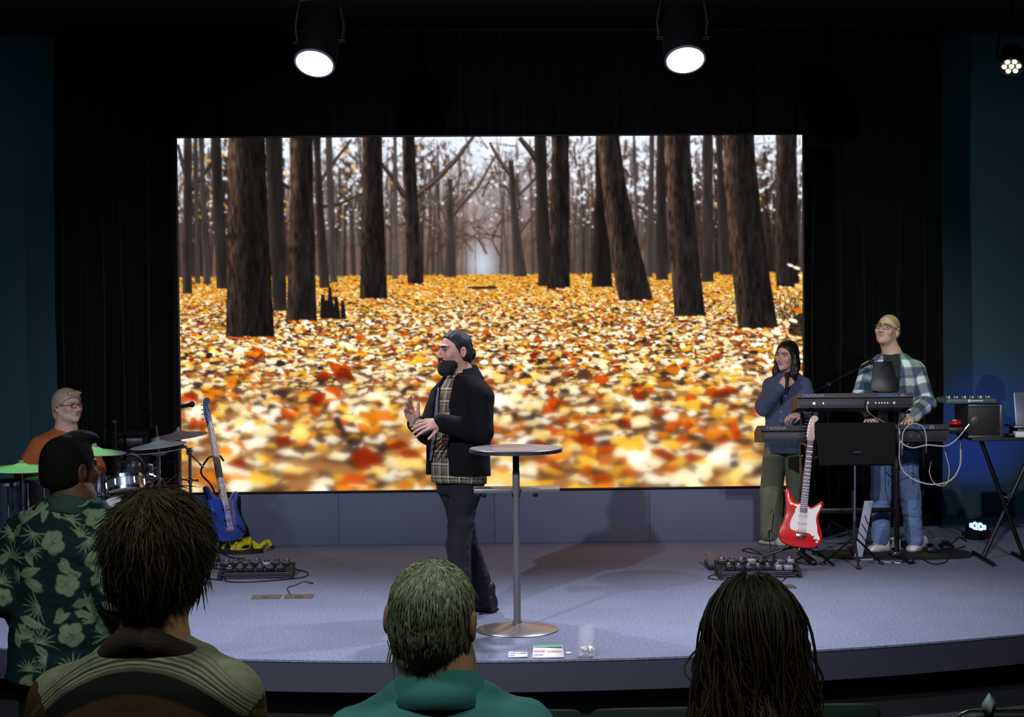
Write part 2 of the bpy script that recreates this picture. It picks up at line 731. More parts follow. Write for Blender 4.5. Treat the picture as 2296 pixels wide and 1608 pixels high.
# ------------------------------------------------------------------ the picture on the LED wall
LW, LH = 768, 432
SS = 2
CW, CH = LW * SS, LH * SS


class Canvas:
    def __init__(s, w, h):
        s.w, s.h = w, h
        s.A = np.zeros((h, w, 3), np.float32)

    def poly(s, P, col, alpha=1.0):
        """convex polygon in pixels"""
        P = np.asarray(P, np.float32)
        x0, y0 = np.floor(P.min(0)).astype(int)
        x1, y1 = np.ceil(P.max(0)).astype(int)
        x0, y0, x1, y1 = max(x0, 0), max(y0, 0), min(x1 + 1, s.w), min(y1 + 1, s.h)
        if x1 <= x0 or y1 <= y0:
            return
        X = np.arange(x0, x1, dtype=np.float32)[None] + .5
        Y = np.arange(y0, y1, dtype=np.float32)[:, None] + .5
        Q = np.roll(P, -1, 0)
        area = np.sum(P[:, 0] * Q[:, 1] - Q[:, 0] * P[:, 1])
        sg = 1.0 if area > 0 else -1.0
        m = None
        for a, b in zip(P, Q):
            c = ((b[0] - a[0]) * (Y - a[1]) - (b[1] - a[1]) * (X - a[0])) * sg >= 0
            m = c if m is None else (m & c)
        v = s.A[y0:y1, x0:x1]
        if alpha >= 1:
            v[m] = col
        else:
            v[m] = v[m] * (1 - alpha) + np.asarray(col, np.float32) * alpha

    def line(s, p, q, w0, w1, col, alpha=1.0):
        p, q = np.asarray(p, float), np.asarray(q, float)
        d = q - p
        L = np.hypot(*d) + 1e-6
        nrm = np.array([-d[1], d[0]]) / L
        s.poly([p + nrm * w0 / 2, q + nrm * w1 / 2, q - nrm * w1 / 2, p - nrm * w0 / 2], col, alpha)


def blur(A, r):
    if r < 1:
        return A
    for ax in (0, 1):
        for _ in range(2):
            pad = [(0, 0)] * A.ndim
            pad[ax] = (r + 1, r)
            B = np.cumsum(np.pad(A, pad, mode='edge'), axis=ax, dtype=np.float64)
            n = A.shape[ax]
            a = np.take(B, np.arange(2 * r + 1, 2 * r + 1 + n), axis=ax)
            b = np.take(B, np.arange(0, n), axis=ax)
            A = ((a - b) / (2 * r + 1)).astype(np.float32)
    return A


def vnoise2(w, h, sx, sy, r):
    gx, gy = int(w / sx) + 3, int(h / sy) + 3
    g = r.random((gy, gx)).astype(np.float32)
    X = np.arange(w) / sx
    Y = np.arange(h) / sy
    xi, yi = X.astype(int), Y.astype(int)
    fx, fy = (X - xi), (Y - yi)
    fx, fy = fx * fx * (3 - 2 * fx), fy * fy * (3 - 2 * fy)
    a = g[yi][:, xi] * (1 - fx) + g[yi][:, xi + 1] * fx
    b = g[yi + 1][:, xi] * (1 - fx) + g[yi + 1][:, xi + 1] * fx
    return (a * (1 - fy[:, None]) + b * fy[:, None]).astype(np.float32)


def led_picture():
    r = np.random.default_rng(5)
    C = Canvas(CW, CH)
    KX, KY = CW / 1397.0, CH / 788.0

    def T(x, y):      # picture position from its place on the wall
        return np.array([(x - 403) * KX, (y - 306) * KY])
    hv = (615 - 306) * KY
    # hazy wood behind: sky at the top, grey brown below
    Y = np.linspace(0, 1, CH)[:, None, None].astype(np.float32)
    t = np.clip(Y / 0.30, 0, 1)
    top, low = np.array([.90, .94, 1.0], np.float32), np.array([.42, .34, .31], np.float32)
    C.A[:] = top * (1 - t) + low * t
    n = vnoise2(CW, CH, 60, 60, r)[..., None]
    n2 = vnoise2(CW, CH, 9, 9, r)[..., None]
    C.A[:] = C.A * (0.72 + 0.38 * n + 0.2 * n2)
    # pale opening at the end of the avenue
    X = np.arange(CW)[None, :] / CW
    YY = np.arange(CH)[:, None] / CH
    g = np.exp(-((X - .483) / .028) ** 2 - ((YY - .36) / .09) ** 2)[..., None].astype(np.float32)
    C.A[:] = C.A * (1 - .85 * g) + np.array([.80, .84, .90], np.float32) * .85 * g
    vp = T(1085, 600)
    # far trunks in rows towards the vanishing point
    for lay in range(4):
        k = [.36, .30, .25, .20][lay]
        for _ in range([190, 130, 90, 60][lay]):
            u = r.random() * CW
            near = min(1, abs(u - vp[0]) / (.45 * CW))
            w = (1.5 + 6 * near * r.random() + lay * 1.4)
            if abs(u - vp[0]) < 16 + 26 * lay and r.random() < .93:
                continue
            base = hv + 2 + (2 + lay * 5) * near
            c = np.array([1.03, .90, .86]) * k * (1.25 - .5 * near) * (.8 + .4 * r.random())
            x2 = u + r.normal() * 14
            tp = CH * (.02 + .14 * r.random()) if lay < 2 else 0
            xm = (u + x2) / 2 + r.normal() * 3
            C.line((u, base), (xm, base * .5), w * 1.1, w * .85, c, .8)
            C.line((xm, base * .52), (x2, tp), w * .85, w * .5, c, .8)
    # branches
    def branch(p, ang, ln, w, depth, c):
        q = p + ln * np.array([cos(ang), -sin(ang)])
        mid = (p + q) / 2 + r.normal(size=2) * ln * .05
        C.line(p, mid, w, w * .85, c)
        C.line(mid, q, w * .85, w * .65, c)
        if depth > 0:
            for s_ in (-1, 1):
                if r.random() < .92:
                    branch(q if r.random() < .6 else mid, ang + s_ * (.25 + .5 * r.random()), ln * (.55 + .3 * r.random()), w * .62, depth - 1, c * (.9 + .25 * r.random()))
    for i in range(120):
        u = r.random() * CW
        near = min(1, abs(u - vp[0]) / (.5 * CW))
        y = hv * (.25 + .62 * r.random())
        c = np.array([.30, .23, .21]) * (1.05 - .4 * near * r.random())
        branch(np.array([u, y]), pi / 2 + r.normal() * .7, CH * (.05 + .05 * r.random()), 2.5 + 4 * r.random(), 4, c)
    # bright sky chinks and a few hanging yellow leaves
    for i in range(2300):
        u, v = r.random() * CW, CH * .27 * r.random() ** 1.7
        s_ = 2 + 11 * r.random() ** 1.6 * (1 - v / (CH * .3))
        gap = 1 - .75 * math.exp(-((u / CW - .5) / .18) ** 2) * (v / (CH * .27))
        if r.random() > gap:
            continue
        C.poly([(u + s_ * cos(a) * (.6 + .6 * r.random()), v + s_ * sin(a) * (.6 + .6 * r.random())) for a in np.arange(0, 6.2, 1.05)],
               np.array([.94, .97, 1.0]) * (.9 + .12 * r.random()), .92)
    for i in range(620):
        u = CW * r.random()
        y = hv * (.05 + .75 * r.random())
        c = np.array([.30, .23, .21]) * (.7 + .8 * r.random())
        a = r.normal() * 1.0 + pi / 2
        l_ = 20 + 60 * r.random()
        C.line((u, y), (u + l_ * cos(a), y - l_ * sin(a)), 1.2 + 2.0 * r.random(), .8, c, .9)
    for i in range(150):
        u, v = T(405 + 400 * r.random() ** 1.5 if r.random() < .75 else 405 + 1390 * r.random(), 320 + 170 * r.random())
        s_ = 2 + 4.5 * r.random()
        C.poly([(u + s_ * cos(a), v + s_ * .8 * sin(a + .4)) for a in np.arange(0, 6.2, 1.25)], np.array([.90, .68, .25]) * (.75 + .35 * r.random()), .85)
    C.A = blur(C.A, 1)
    # ground of fallen leaves
    gt = np.clip((np.arange(CH - int(hv)) / (CH - hv) / .2), 0, 1)[:, None, None]
    C.A[int(hv):] = np.array([.78, .56, .20]) * (1 - gt) + np.array([.66, .46, .28]) * gt
    sun = np.array([[.97, .93, .82], [.95, .86, .66], [.93, .77, .42], [.90, .66, .20], [.84, .47, .12], [.74, .28, .08], [.55, .17, .08], [.36, .25, .20], [.22, .17, .18]])
    lv = hv
    rows = []
    y = hv - 1.0
    while y < CH + 40:
        t = max(0.0, (y - hv) / (CH - hv))
        size = (4.2 + 15 * t + 31 * t ** 2.0) * CW / 1680
        rows.append((y, t, size))
        y += size * .33
    for (y, t, size) in rows:
        far = np.array([.0, .05, .22, .48, .12, .06, .01, .04, .02])
        mid = np.array([.25, .22, .13, .11, .08, .07, .03, .06, .05])
        nea = np.array([.24, .20, .13, .10, .10, .09, .04, .05, .05])
        wv = min(1, t / .22)
        pr = far * (1 - wv) + (mid * (1 - t) + nea * t) * wv
        pr = pr / pr.sum()
        nlf = int(CW / (size * .98))
        for i in range(nlf):
            u = r.random() * CW
            v = y + r.normal() * size * .3
            k = r.choice(9, p=pr)
            c = sun[k] * (.86 + .24 * r.random())
            s_ = size * (.45 + .75 * r.random())
            if t > .12 and r.random() < .55:    # shaded gap below a leaf
                ds = s_ * (1.0 + .3 * r.random())
                C.poly([(u + ds * cos(a) + 2, v + s_ * .28 * sin(a) + s_ * .30) for a in np.arange(0, 6.2, .9)], np.array([.42, .27, .17]) * (.5 + .6 * r.random()), .75)
            an = r.normal() * .35
            fl = .26 + .34 * r.random() ** 2
            if r.random() < .05 * (t > .1):
                fl, s_ = .8, s_ * 1.15
            q0 = 6.28 * r.random()
            m_ = r.integers(4, 7)
            pts = []
            for j in range(m_):
                a = q0 + 2 * pi * j / m_
                rr = s_ * (.55 + .65 * r.random())
                ex, ey = rr * cos(a), rr * fl * sin(a)
                pts.append((u + ex * cos(an) - ey * sin(an), v + ex * sin(an) * .6 + ey * cos(an)))
            C.poly(pts, c)
            if t > .1 and k < 6:                 # lit half of a curled leaf
                cx, cy = np.mean(pts, 0)
                C.poly([(cx + (p[0] - cx) * .72, cy + (p[1] - cy) * .45 - s_ * fl * .3) for p in pts], np.minimum(1, c * 1.12 + .03), .7)
    # single large leaves that stand out
    for (x, yy, s_, k) in ((590, 785, 26, 5), (560, 790, 18, 4), (745, 815, 24, 5), (775, 835, 30, 6), (722, 838, 16, 6), (1545, 790, 20, 3), (1600, 800, 13, 5), (1650, 965, 26, 5),
                           (1640, 880, 24, 6), (1330, 1065, 28, 5), (1310, 1010, 22, 4), (650, 920, 24, 5), (700, 912, 18, 5), (830, 960, 24, 4), (1240, 905, 18, 5), (1420, 890, 16, 6),
                           (480, 880, 24, 4), (440, 940, 26, 5), (1530, 950, 24, 5), (1070, 950, 20, 5), (960, 1075, 26, 4), (450, 1060, 30, 4), (890, 1060, 28, 0), (700, 1085, 34, 1), (1450, 1040, 26, 1)):
        p = T(x, yy)
        for j in range(3):
            o_ = p + r.normal(size=2) * s_ * (.5, .22)
            w_ = s_ * (.5 + .5 * r.random())
            an, fl = r.normal() * .5, .35 + .3 * r.random()
            pts = []
            for a in np.arange(0, 6.2, 1.25):
                e = w_ * KX * (.55 + .75 * r.random()) * np.array([cos(a), fl * sin(a)])
                pts.append((o_[0] + e[0] * cos(an) - e[1] * sin(an), o_[1] + e[0] * sin(an) + e[1] * cos(an)))
            C.poly([(q[0] + 3, q[1] + w_ * .3) for q in pts], (.30, .18, .15), .7)
            kk = k if j else max(0, k - 1)
            C.poly(pts, sun[kk] * (.85 + .2 * r.random()))
            C.poly([(o_[0] + (q[0] - o_[0]) * .6, o_[1] + (q[1] - o_[1]) * .5 - w_ * .15) for q in pts], np.minimum(1, sun[kk] * 1.18), .7)
    # standing trunks: (top left, top right, top y, foot left, foot right, foot y, tone, bark)
    TR = [(478, 500, 306, 488, 515, 640, .17, 0), (418, 436, 306, 410, 432, 650, .19, 0), (440, 448, 306, 440, 450, 628, .25, 0), (452, 462, 306, 458, 474, 630, .24, 0),
          (600, 636, 306, 612, 642, 690, .16, 0), (706, 720, 306, 716, 738, 640, .17, 0), (734, 746, 306, 738, 756, 628, .26, 0), (1004, 1014, 400, 994, 1020, 618, .24, 0),
          (1472, 1490, 306, 1468, 1496, 628, .17, 0), (1575, 1598, 306, 1572, 1597, 634, .2, 0), (1606, 1618, 306, 1612, 1640, 618, .19, 0), (1456, 1466, 306, 1444, 1460, 622, .26, 0),
          (1198, 1224, 306, 1206, 1234, 640, .16, 0), (1140, 1150, 360, 1150, 1178, 618, .22, 0), (1418, 1424, 306, 1424, 1434, 618, .3, 0), (884, 890, 306, 878, 890, 622, .3, 0),
          (1238, 1274, 306, 1226, 1274, 647, .13, 1), (1336, 1354, 306, 1324, 1370, 643, .12, 0), (1742, 1786, 306, 1740, 1792, 648, .14, 1), (904, 930, 306, 912, 948, 634, .14, 1),
          (815, 857, 306, 805, 866, 668, .13, 1), (1338, 1388, 306, 1386, 1462, 676, .14, 2), (655, 703, 306, 640, 708, 716, .13, 2), (1490, 1546, 306, 1510, 1580, 714, .14, 2),
          (1620, 1690, 306, 1654, 1744, 742, .13, 2), (516, 598, 306, 507, 613, 752, .115, 2)]
    def limb(pts, w0, w1, tone):
        pts = [T(*p) for p in pts]
        for i in range(len(pts) - 1):
            a = w0 + (w1 - w0) * i / (len(pts) - 1)
            b = w0 + (w1 - w0) * (i + 1) / (len(pts) - 1)
            c = np.array([1.1, .93, .88]) * tone
            C.line(pts[i], pts[i + 1], a * KX, b * KX, c)
            C.line(pts[i] + (0, -a * .28), pts[i + 1] + (0, -b * .28), a * .3, b * .3, c * 1.9)
    limb([(930, 440), (975, 405), (1020, 360), (1062, 306)], 15, 7, .22)
    limb([(908, 440), (880, 395), (856, 365)], 12, 7, .17)
    limb([(1006, 490), (1030, 460), (1070, 420), (1110, 350)], 11, 4, .24)
    limb([(1004, 500), (985, 455), (950, 425)], 9, 3, .26)
    limb([(1012, 560), (975, 480), (960, 440)], 8, 3, .28)
    limb([(1160, 470), (1150, 400), (1120, 360), (1098, 320)], 13, 5, .22)
    limb([(1162, 520), (1195, 480), (1225, 430)], 8, 4, .24)
    limb([(1230, 370), (1200, 400), (1160, 440)], 8, 4, .2)
    limb([(1215, 380), (1190, 340), (1165, 310)], 16, 9, .17)
    limb([(425, 430), (455, 395), (485, 355)], 12, 7, .15)
    limb([(425, 400), (412, 350), (405, 320)], 10, 6, .17)
    limb([(720, 460), (760, 455), (826, 425)], 8, 4, .17)
    limb([(716, 470), (712, 420), (735, 380), (790, 312)], 10, 5, .18)
    limb([(652, 420), (620, 395), (600, 375)], 8, 5, .14)
    limb([(1478, 500), (1440, 470), (1410, 450)], 8, 4, .2)
    limb([(1612, 460), (1590, 430), (1560, 410)], 7, 4, .2)
    limb([(1725, 430), (1745, 400), (1760, 360)], 8, 4, .18)
    bark = vnoise2(CW, CH, 7, 46, r)
    bark2 = vnoise2(CW, CH, 3, 16, r)
    for (a, b, y0, c_, d, y1, tone, bk) in TR:
        p0, p1, q0, q1 = T(a, y0), T(b, y0), T(c_, y1), T(d, y1)
        ya, yb = max(int(p0[1]), 0), int(q0[1])
        for yy in range(ya, min(yb, CH)):
            f = (yy - ya) / max(1, yb - ya)
            fl = f ** 1.5 * .75 + f * .25
            w = (bark[yy, int(p0[0]) % CW] - .5) * 4
            xl = p0[0] + (q0[0] - p0[0]) * fl + w
            xr = p1[0] + (q1[0] - p1[0]) * fl - w * .6
            i0, i1 = max(int(xl), 0), min(int(xr) + 1, CW)
            if i1 <= i0:
                continue
            xs = np.linspace(0, 1, i1 - i0)[:, None]
            base = np.array([1.05, .95, .93]) * tone * (.92 + .12 * f)
            t_ = (.55 + .95 * (bark[yy, i0:i1] * .5 + bark2[yy, i0:i1] * .5)) if bk else (.85 + .3 * bark[yy, i0:i1])
            cc = base * t_[:, None]
            if bk:
                edge = np.exp(-((xs - .06) / (.10 + .08 * bk)) ** 2) * (1 - f * .7) * (.4 + 1.2 * bark2[yy, i0:i1][:, None])
                cc = cc + edge * np.array([.24, .17, .13]) * (.45 + .3 * bk)
            else:
                cc = cc + np.exp(-((xs - .05) / .2) ** 2) * np.array([.07, .05, .04])
            C.A[yy, i0:i1] = cc
        # leaves heaped against the foot
        if bk:
            for j in range(int((d - c_) * .30)):
                u = q0[0] + (q1[0] - q0[0]) * r.random()
                v = q0[1] - 3 + 5 * r.random()
                s_ = 3 + (y1 - 600) * .035
                C.poly([(u + s_ * cos(x), v + s_ * .5 * sin(x + .3)) for x in np.arange(0, 6.2, 1.1)], sun[r.choice([0, 1, 2, 3, 4, 5, 6])])
    # broken stump and seedlings
    for (x, y0, y1, w) in ((722, 655, 706, 13), (738, 640, 708, 12), (752, 660, 710, 12), (766, 668, 709, 10), (735, 668, 708, 30)):
        C.line(T(x, y0), T(x + 2, y1), w * .5 * KX, w * 1.25 * KX, (.13, .12, .12))
    for (x, y, w) in ((1068, 642, 22), (1082, 644, 26), (1100, 641, 10)):
        C.line(T(x - w, y), T(x + w, y), 4, 5, (.24, .15, .11), .85)
    for j in range(26):
        p = T(1745 + 55 * r.random(), 690 + 45 * r.random())
        C.line(p, p + (r.normal() * 22, -20 - 40 * r.random()), 2.2, 1.2, np.array([.2, .15, .12]) * (1 + r.random()))
    C.poly([T(1768, 752), T(1768, 722), T(1800, 700), T(1802, 760)], (.13, .12, .12), .8)
    for (x, y, s_, c) in ((1772, 598, 8, 0), (1786, 604, 9, 0), (1796, 622, 8, 1), (1792, 645, 12, 2), (1778, 722, 11, 0), (1762, 728, 10, 1), (1790, 700, 12, 4), (1740, 748, 14, 0), (1718, 752, 12, 1)):
        p = T(x, y)
        C.poly([(p[0] + s_ * KX * cos(a), p[1] + s_ * .55 * KX * sin(a + .5)) for a in np.arange(0, 6.2, .9)], sun[c])
    # lens focus: crisp middle ground, soft distance and soft foreground
    A = C.A
    b1, b2, b3 = blur(A, 2), blur(A, 5), blur(A, 10)
    v = (np.arange(CH) / CH)[:, None, None].astype(np.float32)
    def mixw(A, B, w):
        return A * (1 - w) + B * w
    w2 = np.clip((v - .62) / .14, 0, 1)
    w3 = np.clip((v - .78) / .16, 0, 1) * .9
    w1 = np.clip((.44 - v) / .05, 0, 1) * .55
    A = mixw(A, b1, np.maximum(w1, .35))
    A = mixw(A, b2, w2 * .75)
    A = mixw(A, b3, w3 * .6)
    A = A.reshape(LH, SS, LW, SS, 3).mean((1, 3))
    return np.clip((A - .035) * 1.10, 0, 1)


def led_wall():
    pic = led_picture()
    lin_pic = np.where(pic <= .04045, pic / 12.92, ((pic + .055) / 1.055) ** 2.4)
    tl, br = hitY(401, 311, YS), hitY(1802, 1088, YS)
    bl, tr = hitY(405, 1105, YS), hitY(1797, 302, YS)
    x0, x1 = (tl[0] + bl[0]) / 2, (tr[0] + br[0]) / 2
    z1, z0 = (tl[2] + tr[2]) / 2, (bl[2] + br[2]) / 2
    xs = np.linspace(x0, x1, LW)
    zs = np.linspace(z1, z0, LH)
    Xg, Zg = np.meshgrid(xs, zs)
    V = np.stack([Xg, np.full_like(Xg, 0), Zg], -1).reshape(-1, 3)
    i = np.arange(LH - 1)[:, None] * LW + np.arange(LW - 1)[None]
    F = np.stack([i, i + LW, i + LW + 1, i + 1], -1).reshape(-1, 4)
    m, nt, b = new_mat('led_pixels')
    a = N(nt, 'ShaderNodeAttribute', attribute_name='pixel')
    em = N(nt, 'ShaderNodeEmission')
    em.inputs[1].default_value = 1.06
    nt.links.new(a.outputs['Color'], em.inputs[0])
    nt.links.new(em.outputs[0], nt.nodes['Material Output'].inputs[0])
    m.cycles.emission_sampling = 'NONE'
    root = thing('led_wall', 'large lit screen showing an autumn forest floor of golden leaves', 'screen', ((x0 + x1) / 2, YS, z0))
    V = V + np.array([0, YS, 0]) - np.array(root.location)
    raw_mesh('display', V, F, m, root, smooth=False, attrs={'pixel': lin_pic.reshape(-1, 3)})
    black = mat('led_frame_black', (0.03, 0.03, 0.035), 0.6)
    mb = MB()
    mb.box(((x0 + x1) / 2, YS + 0.065, (z0 + z1) / 2), (x1 - x0, 0.12, z1 - z0), 0.004)
    mb.build('cabinet', black, root)
    for (c, s_) in ((((x0 + x1) / 2, YS + 0.05, z1 + 0.008), (x1 - x0 + .03, 0.12, 0.014)), (((x0 + x1) / 2, YS + 0.05, z0 - 0.008), (x1 - x0 + .03, 0.12, 0.014)),
                    ((x0 - .008, YS + 0.05, (z0 + z1) / 2), (0.014, 0.12, z1 - z0)), ((x1 + .008, YS + 0.05, (z0 + z1) / 2), (0.014, 0.12, z1 - z0))):
        mb = MB()
        mb.box(c, s_, 0.002)
        mb.build('edge_trim', black, root)
    return x0, x1, z0, z1


SX0, SX1, SZ0, SZ1 = led_wall()
root = thing('screen_plinth', 'low grey blue plinth under the forest screen', 'plinth', ((SX0 + SX1) / 2, YS, 0))
M_PLINTH = mat('plinth_grey', (0.37, 0.385, 0.47), 0.75, var=0.05, scale=3)
pw = (SX1 - SX0) / 4
for i in range(4):
    mb = MB()
    mb.box((SX0 + pw * (i + .5), YS + 0.10, SZ0 / 2 - 0.01), (pw - 0.002, 0.26, SZ0 - 0.022), 0.003)
    mb.build('panel', M_PLINTH, root)


# ------------------------------------------------------------------ organic surfaces
def smin(a, b, k):
    if k <= 0:
        return np.minimum(a, b)
    h = np.clip(.5 + .5 * (b - a) / k, 0, 1)
    return b + (a - b) * h - k * h * (1 - h)


class Field:
    """signed distance volume built from tapered limbs, ellipsoids and lofts, turned into one smooth skin"""

    def __init__(s, lo, hi, h):
        s.h = h
        s.lo = np.asarray(lo, np.float64)
        s.n = np.maximum(4, np.ceil((np.asarray(hi) - s.lo) / h).astype(int) + 1)
        s.D = np.full(s.n, 0.5, np.float32)

    def _sub(s, lo, hi):
        a = np.clip(np.floor((np.asarray(lo) - s.lo) / s.h).astype(int), 0, s.n)
        b = np.clip(np.ceil((np.asarray(hi) - s.lo) / s.h).astype(int) + 1, 0, s.n)
        if np.any(b <= a):
            return None, None
        ax = [s.lo[i] + s.h * np.arange(a[i], b[i]) for i in range(3)]
        P = np.stack(np.meshgrid(*ax, indexing='ij'), -1).astype(np.float32)
        return tuple(slice(a[i], b[i]) for i in range(3)), P

    def _op(s, sl, d, k, op):
        v = s.D[sl]
        if op == 'u':
            s.D[sl] = smin(v, d, k)
        elif op == 's':
            s.D[sl] = -smin(-v, d, k)
        elif op == 'i':
            s.D[sl] = -smin(-v, -d, k)

    def cone(s, a, b, ra, rb=None, k=0.01, op='u', flat=None):
        """tapered capsule; flat=(direction, factor) squeezes it along a direction"""
        rb = ra if rb is None else rb
        a, b = np.asarray(a, np.float32), np.asarray(b, np.float32)
        R = max(ra, rb) * 1.3 + k + 3 * s.h
        sl, P = s._sub(np.minimum(a, b) - R, np.maximum(a, b) + R)
        if sl is None:
            return s
        ab = b - a
        t = np.clip(((P - a) @ ab) / max(float(ab @ ab), 1e-9), 0, 1)
        q = P - a - t[..., None] * ab
        if flat is not None:
            u = np.asarray(flat[0], np.float32)
            u = u / np.linalg.norm(u)
            q = q + (q @ u)[..., None] * u * (1 / flat[1] - 1)
        d = np.linalg.norm(q, axis=-1) - (ra + (rb - ra) * t)
        s._op(sl, d, k, op)
        return s

    def chain(s, pts, rads, k=0.01, kk=None):
        for i in range(len(pts) - 1):
            s.cone(pts[i], pts[i + 1], rads[i], rads[i + 1], k)
        return s

    def ell(s, c, r, Mx=None, k=0.01, op='u'):
        c, r = np.asarray(c, np.float32), np.asarray(r, np.float32)
        R = r.max() + k + 3 * s.h
        sl, P = s._sub(c - R, c + R)
        if sl is None:
            return s
        q = P - c
        if Mx is not None:
            q = q @ np.asarray(Mx, np.float32)
        k0 = np.linalg.norm(q / r, axis=-1)
        k1 = np.linalg.norm(q / (r * r), axis=-1)
        d = np.where(k1 > 1e-6, k0 * (k0 - 1) / np.maximum(k1, 1e-6), -r.min())
        s._op(sl, d, k, op)
        return s

    def loft(s, secs, org, Mx, k=0.01, op='u', p=2.3):
        """secs: (height, cx, cy, half width, half depth) along the frame's third axis"""
        S = np.array(secs, np.float32)
        org = np.asarray(org, np.float32)
        Mx = np.asarray(Mx, np.float32)
        cs = []
        for z in (S[0, 0], S[-1, 0]):
            for x in (-1, 1):
                for y in (-1, 1):
                    cs.append(org + Mx @ np.array([x * (S[:, 3].max() + abs(S[:, 1]).max()), y * (S[:, 4].max() + abs(S[:, 2]).max()), z], np.float32))
        cs = np.array(cs)
        sl, P = s._sub(cs.min(0) - k - 4 * s.h, cs.max(0) + k + 4 * s.h)
        if sl is None:
            return s
        q = (P - org) @ Mx
        z = np.clip(q[..., 2], S[0, 0], S[-1, 0])
        f = [np.interp(z, S[:, 0], S[:, i]) for i in range(1, 5)]
        x, y = np.abs(q[..., 0] - f[0]) / f[2], np.abs(q[..., 1] - f[1]) / f[3]
        rr = (x ** p + y ** p) ** (1 / p)
        d2 = (rr - 1) * np.minimum(f[2], f[3])
        dz = np.maximum(S[0, 0] - q[..., 2], q[..., 2] - S[-1, 0])
        d = np.where(dz > 0, np.hypot(np.maximum(d2, 0), dz), np.maximum(d2, dz * 0 + d2)).astype(np.float32)
        d = np.maximum(d, dz.astype(np.float32))
        s._op(sl, d, k, op)
        return s

    def cut(s, pt, nrm, k=0.0):
        """removes what lies on the side nrm points to"""
        nrm = np.asarray(nrm, np.float64)
        nrm = nrm / np.linalg.norm(nrm)
        ax = [s.lo[i] + s.h * np.arange(s.n[i]) for i in range(3)]
        d = ((ax[0] - pt[0]) * nrm[0])[:, None, None] + ((ax[1] - pt[1]) * nrm[1])[None, :, None] + ((ax[2] - pt[2]) * nrm[2])[None, None, :]
        s.D = -smin(-s.D, -d.astype(np.float32), k)
        return s

    def ripple(s, amp, scale, seed=0, stretch=(1, 1, 1)):
        """soft folds"""
        r = np.random.default_rng(seed)
        m = np.abs(s.D) < 0.06
        idx = np.nonzero(m)
        P = np.stack([s.lo[i] + s.h * idx[i] for i in range(3)], -1)
        s.D[m] += (amp * (vnoise3(P / scale * np.asarray(stretch), r) - .5) * 2).astype(np.float32)
        return s

    def wave(s, amp, fn):
        m = np.abs(s.D) < 0.06
        idx = np.nonzero(m)
        P = np.stack([s.lo[i] + s.h * idx[i] for i in range(3)], -1)
        s.D[m] += (amp * fn(P)).astype(np.float32)
        return s

    def skin(s):
        D = s.D
        D[0], D[-1], D[:, 0], D[:, -1], D[:, :, 0], D[:, :, -1] = .1, .1, .1, .1, .1, .1
        S = (D < 0)
        c = np.zeros(np.array(D.shape) - 1, np.int8)
        offs = [(i, j, k) for i in (0, 1) for j in (0, 1) for k in (0, 1)]
        nx, ny, nz = D.shape
        for (i, j, k) in offs:
            c += S[i:nx - 1 + i, j:ny - 1 + j, k:nz - 1 + k]
        act = (c > 0) & (c < 8)
        I, J, K = np.nonzero(act)
        vid = np.full(act.shape, -1, np.int32)
        vid[I, J, K] = np.arange(len(I))
        val = {o: D[I + o[0], J + o[1], K + o[2]] for o in offs}
        pos = np.zeros((len(I), 3), np.float32)
        cnt = np.zeros(len(I), np.float32)
        for a in offs:
            for ax in range(3):
                if a[ax] == 0:
                    b = tuple(a[q] + (q == ax) for q in range(3))
                    da, db = val[a], val[b]
                    m = (da < 0) != (db < 0)
                    t = np.where(m, da / np.where(m, da - db, 1), 0)
                    for q in range(3):
                        pos[:, q] += np.where(m, a[q] + (t if q == ax else 0), 0)
                    cnt += m
        V = (np.stack([I, J, K], -1) + pos / cnt[:, None]) * s.h + s.lo
        Fs = []
        for ax in range(3):
            u, v = (ax + 1) % 3, (ax + 2) % 3
            sa = [slice(None)] * 3
            sb = [slice(None)] * 3
            sa[ax], sb[ax] = slice(0, -1), slice(1, None)
            A, B = S[tuple(sa)], S[tuple(sb)]
            e = np.stack(np.nonzero(A != B), -1)
            e = e[(e[:, u] > 0) & (e[:, v] > 0) & (e[:, u] < D.shape[u] - 1) & (e[:, v] < D.shape[v] - 1)]
            q = []
            for (du, dv) in ((-1, -1), (0, -1), (0, 0), (-1, 0)):
                w = e.copy()
                w[:, u] += du
                w[:, v] += dv
                q.append(vid[w[:, 0], w[:, 1], w[:, 2]])
            q = np.stack(q, -1)
            inside = A[e[:, 0], e[:, 1], e[:, 2]]
            q[~inside] = q[~inside][:, ::-1]
            Fs.append(q)
        F = np.concatenate(Fs)
        return V, F[(F >= 0).all(1)]


def vnoise3(P, r):
    g = r.random((32, 32, 32)).astype(np.float32)
    i = np.floor(P).astype(int)
    f = P - i
    f = f * f * (3 - 2 * f)
    out = 0
    for a in (0, 1):
        for b in (0, 1):
            for c in (0, 1):
                w = (f[:, 0] if a else 1 - f[:, 0]) * (f[:, 1] if b else 1 - f[:, 1]) * (f[:, 2] if c else 1 - f[:, 2])
                out = out + w * g[(i[:, 0] + a) % 32, (i[:, 1] + b) % 32, (i[:, 2] + c) % 32]
    return out


def bounds(pts, pad):
    P = np.array(pts)
    return P.min(0) - pad, P.max(0) + pad


def merge(parts):
    Vs, Fs, n = [], [], 0
    for V, F in parts:
        Vs.append(V)
        Fs.append(F + n)
        n += len(V)
    return np.concatenate(Vs), np.concatenate(Fs)


def facing(deg):
    """unit direction: 0 looks at the viewer, +90 looks to picture left, 180 looks away"""
    return np.array([-sin(RAD(deg)), -cos(RAD(deg)), 0.0])


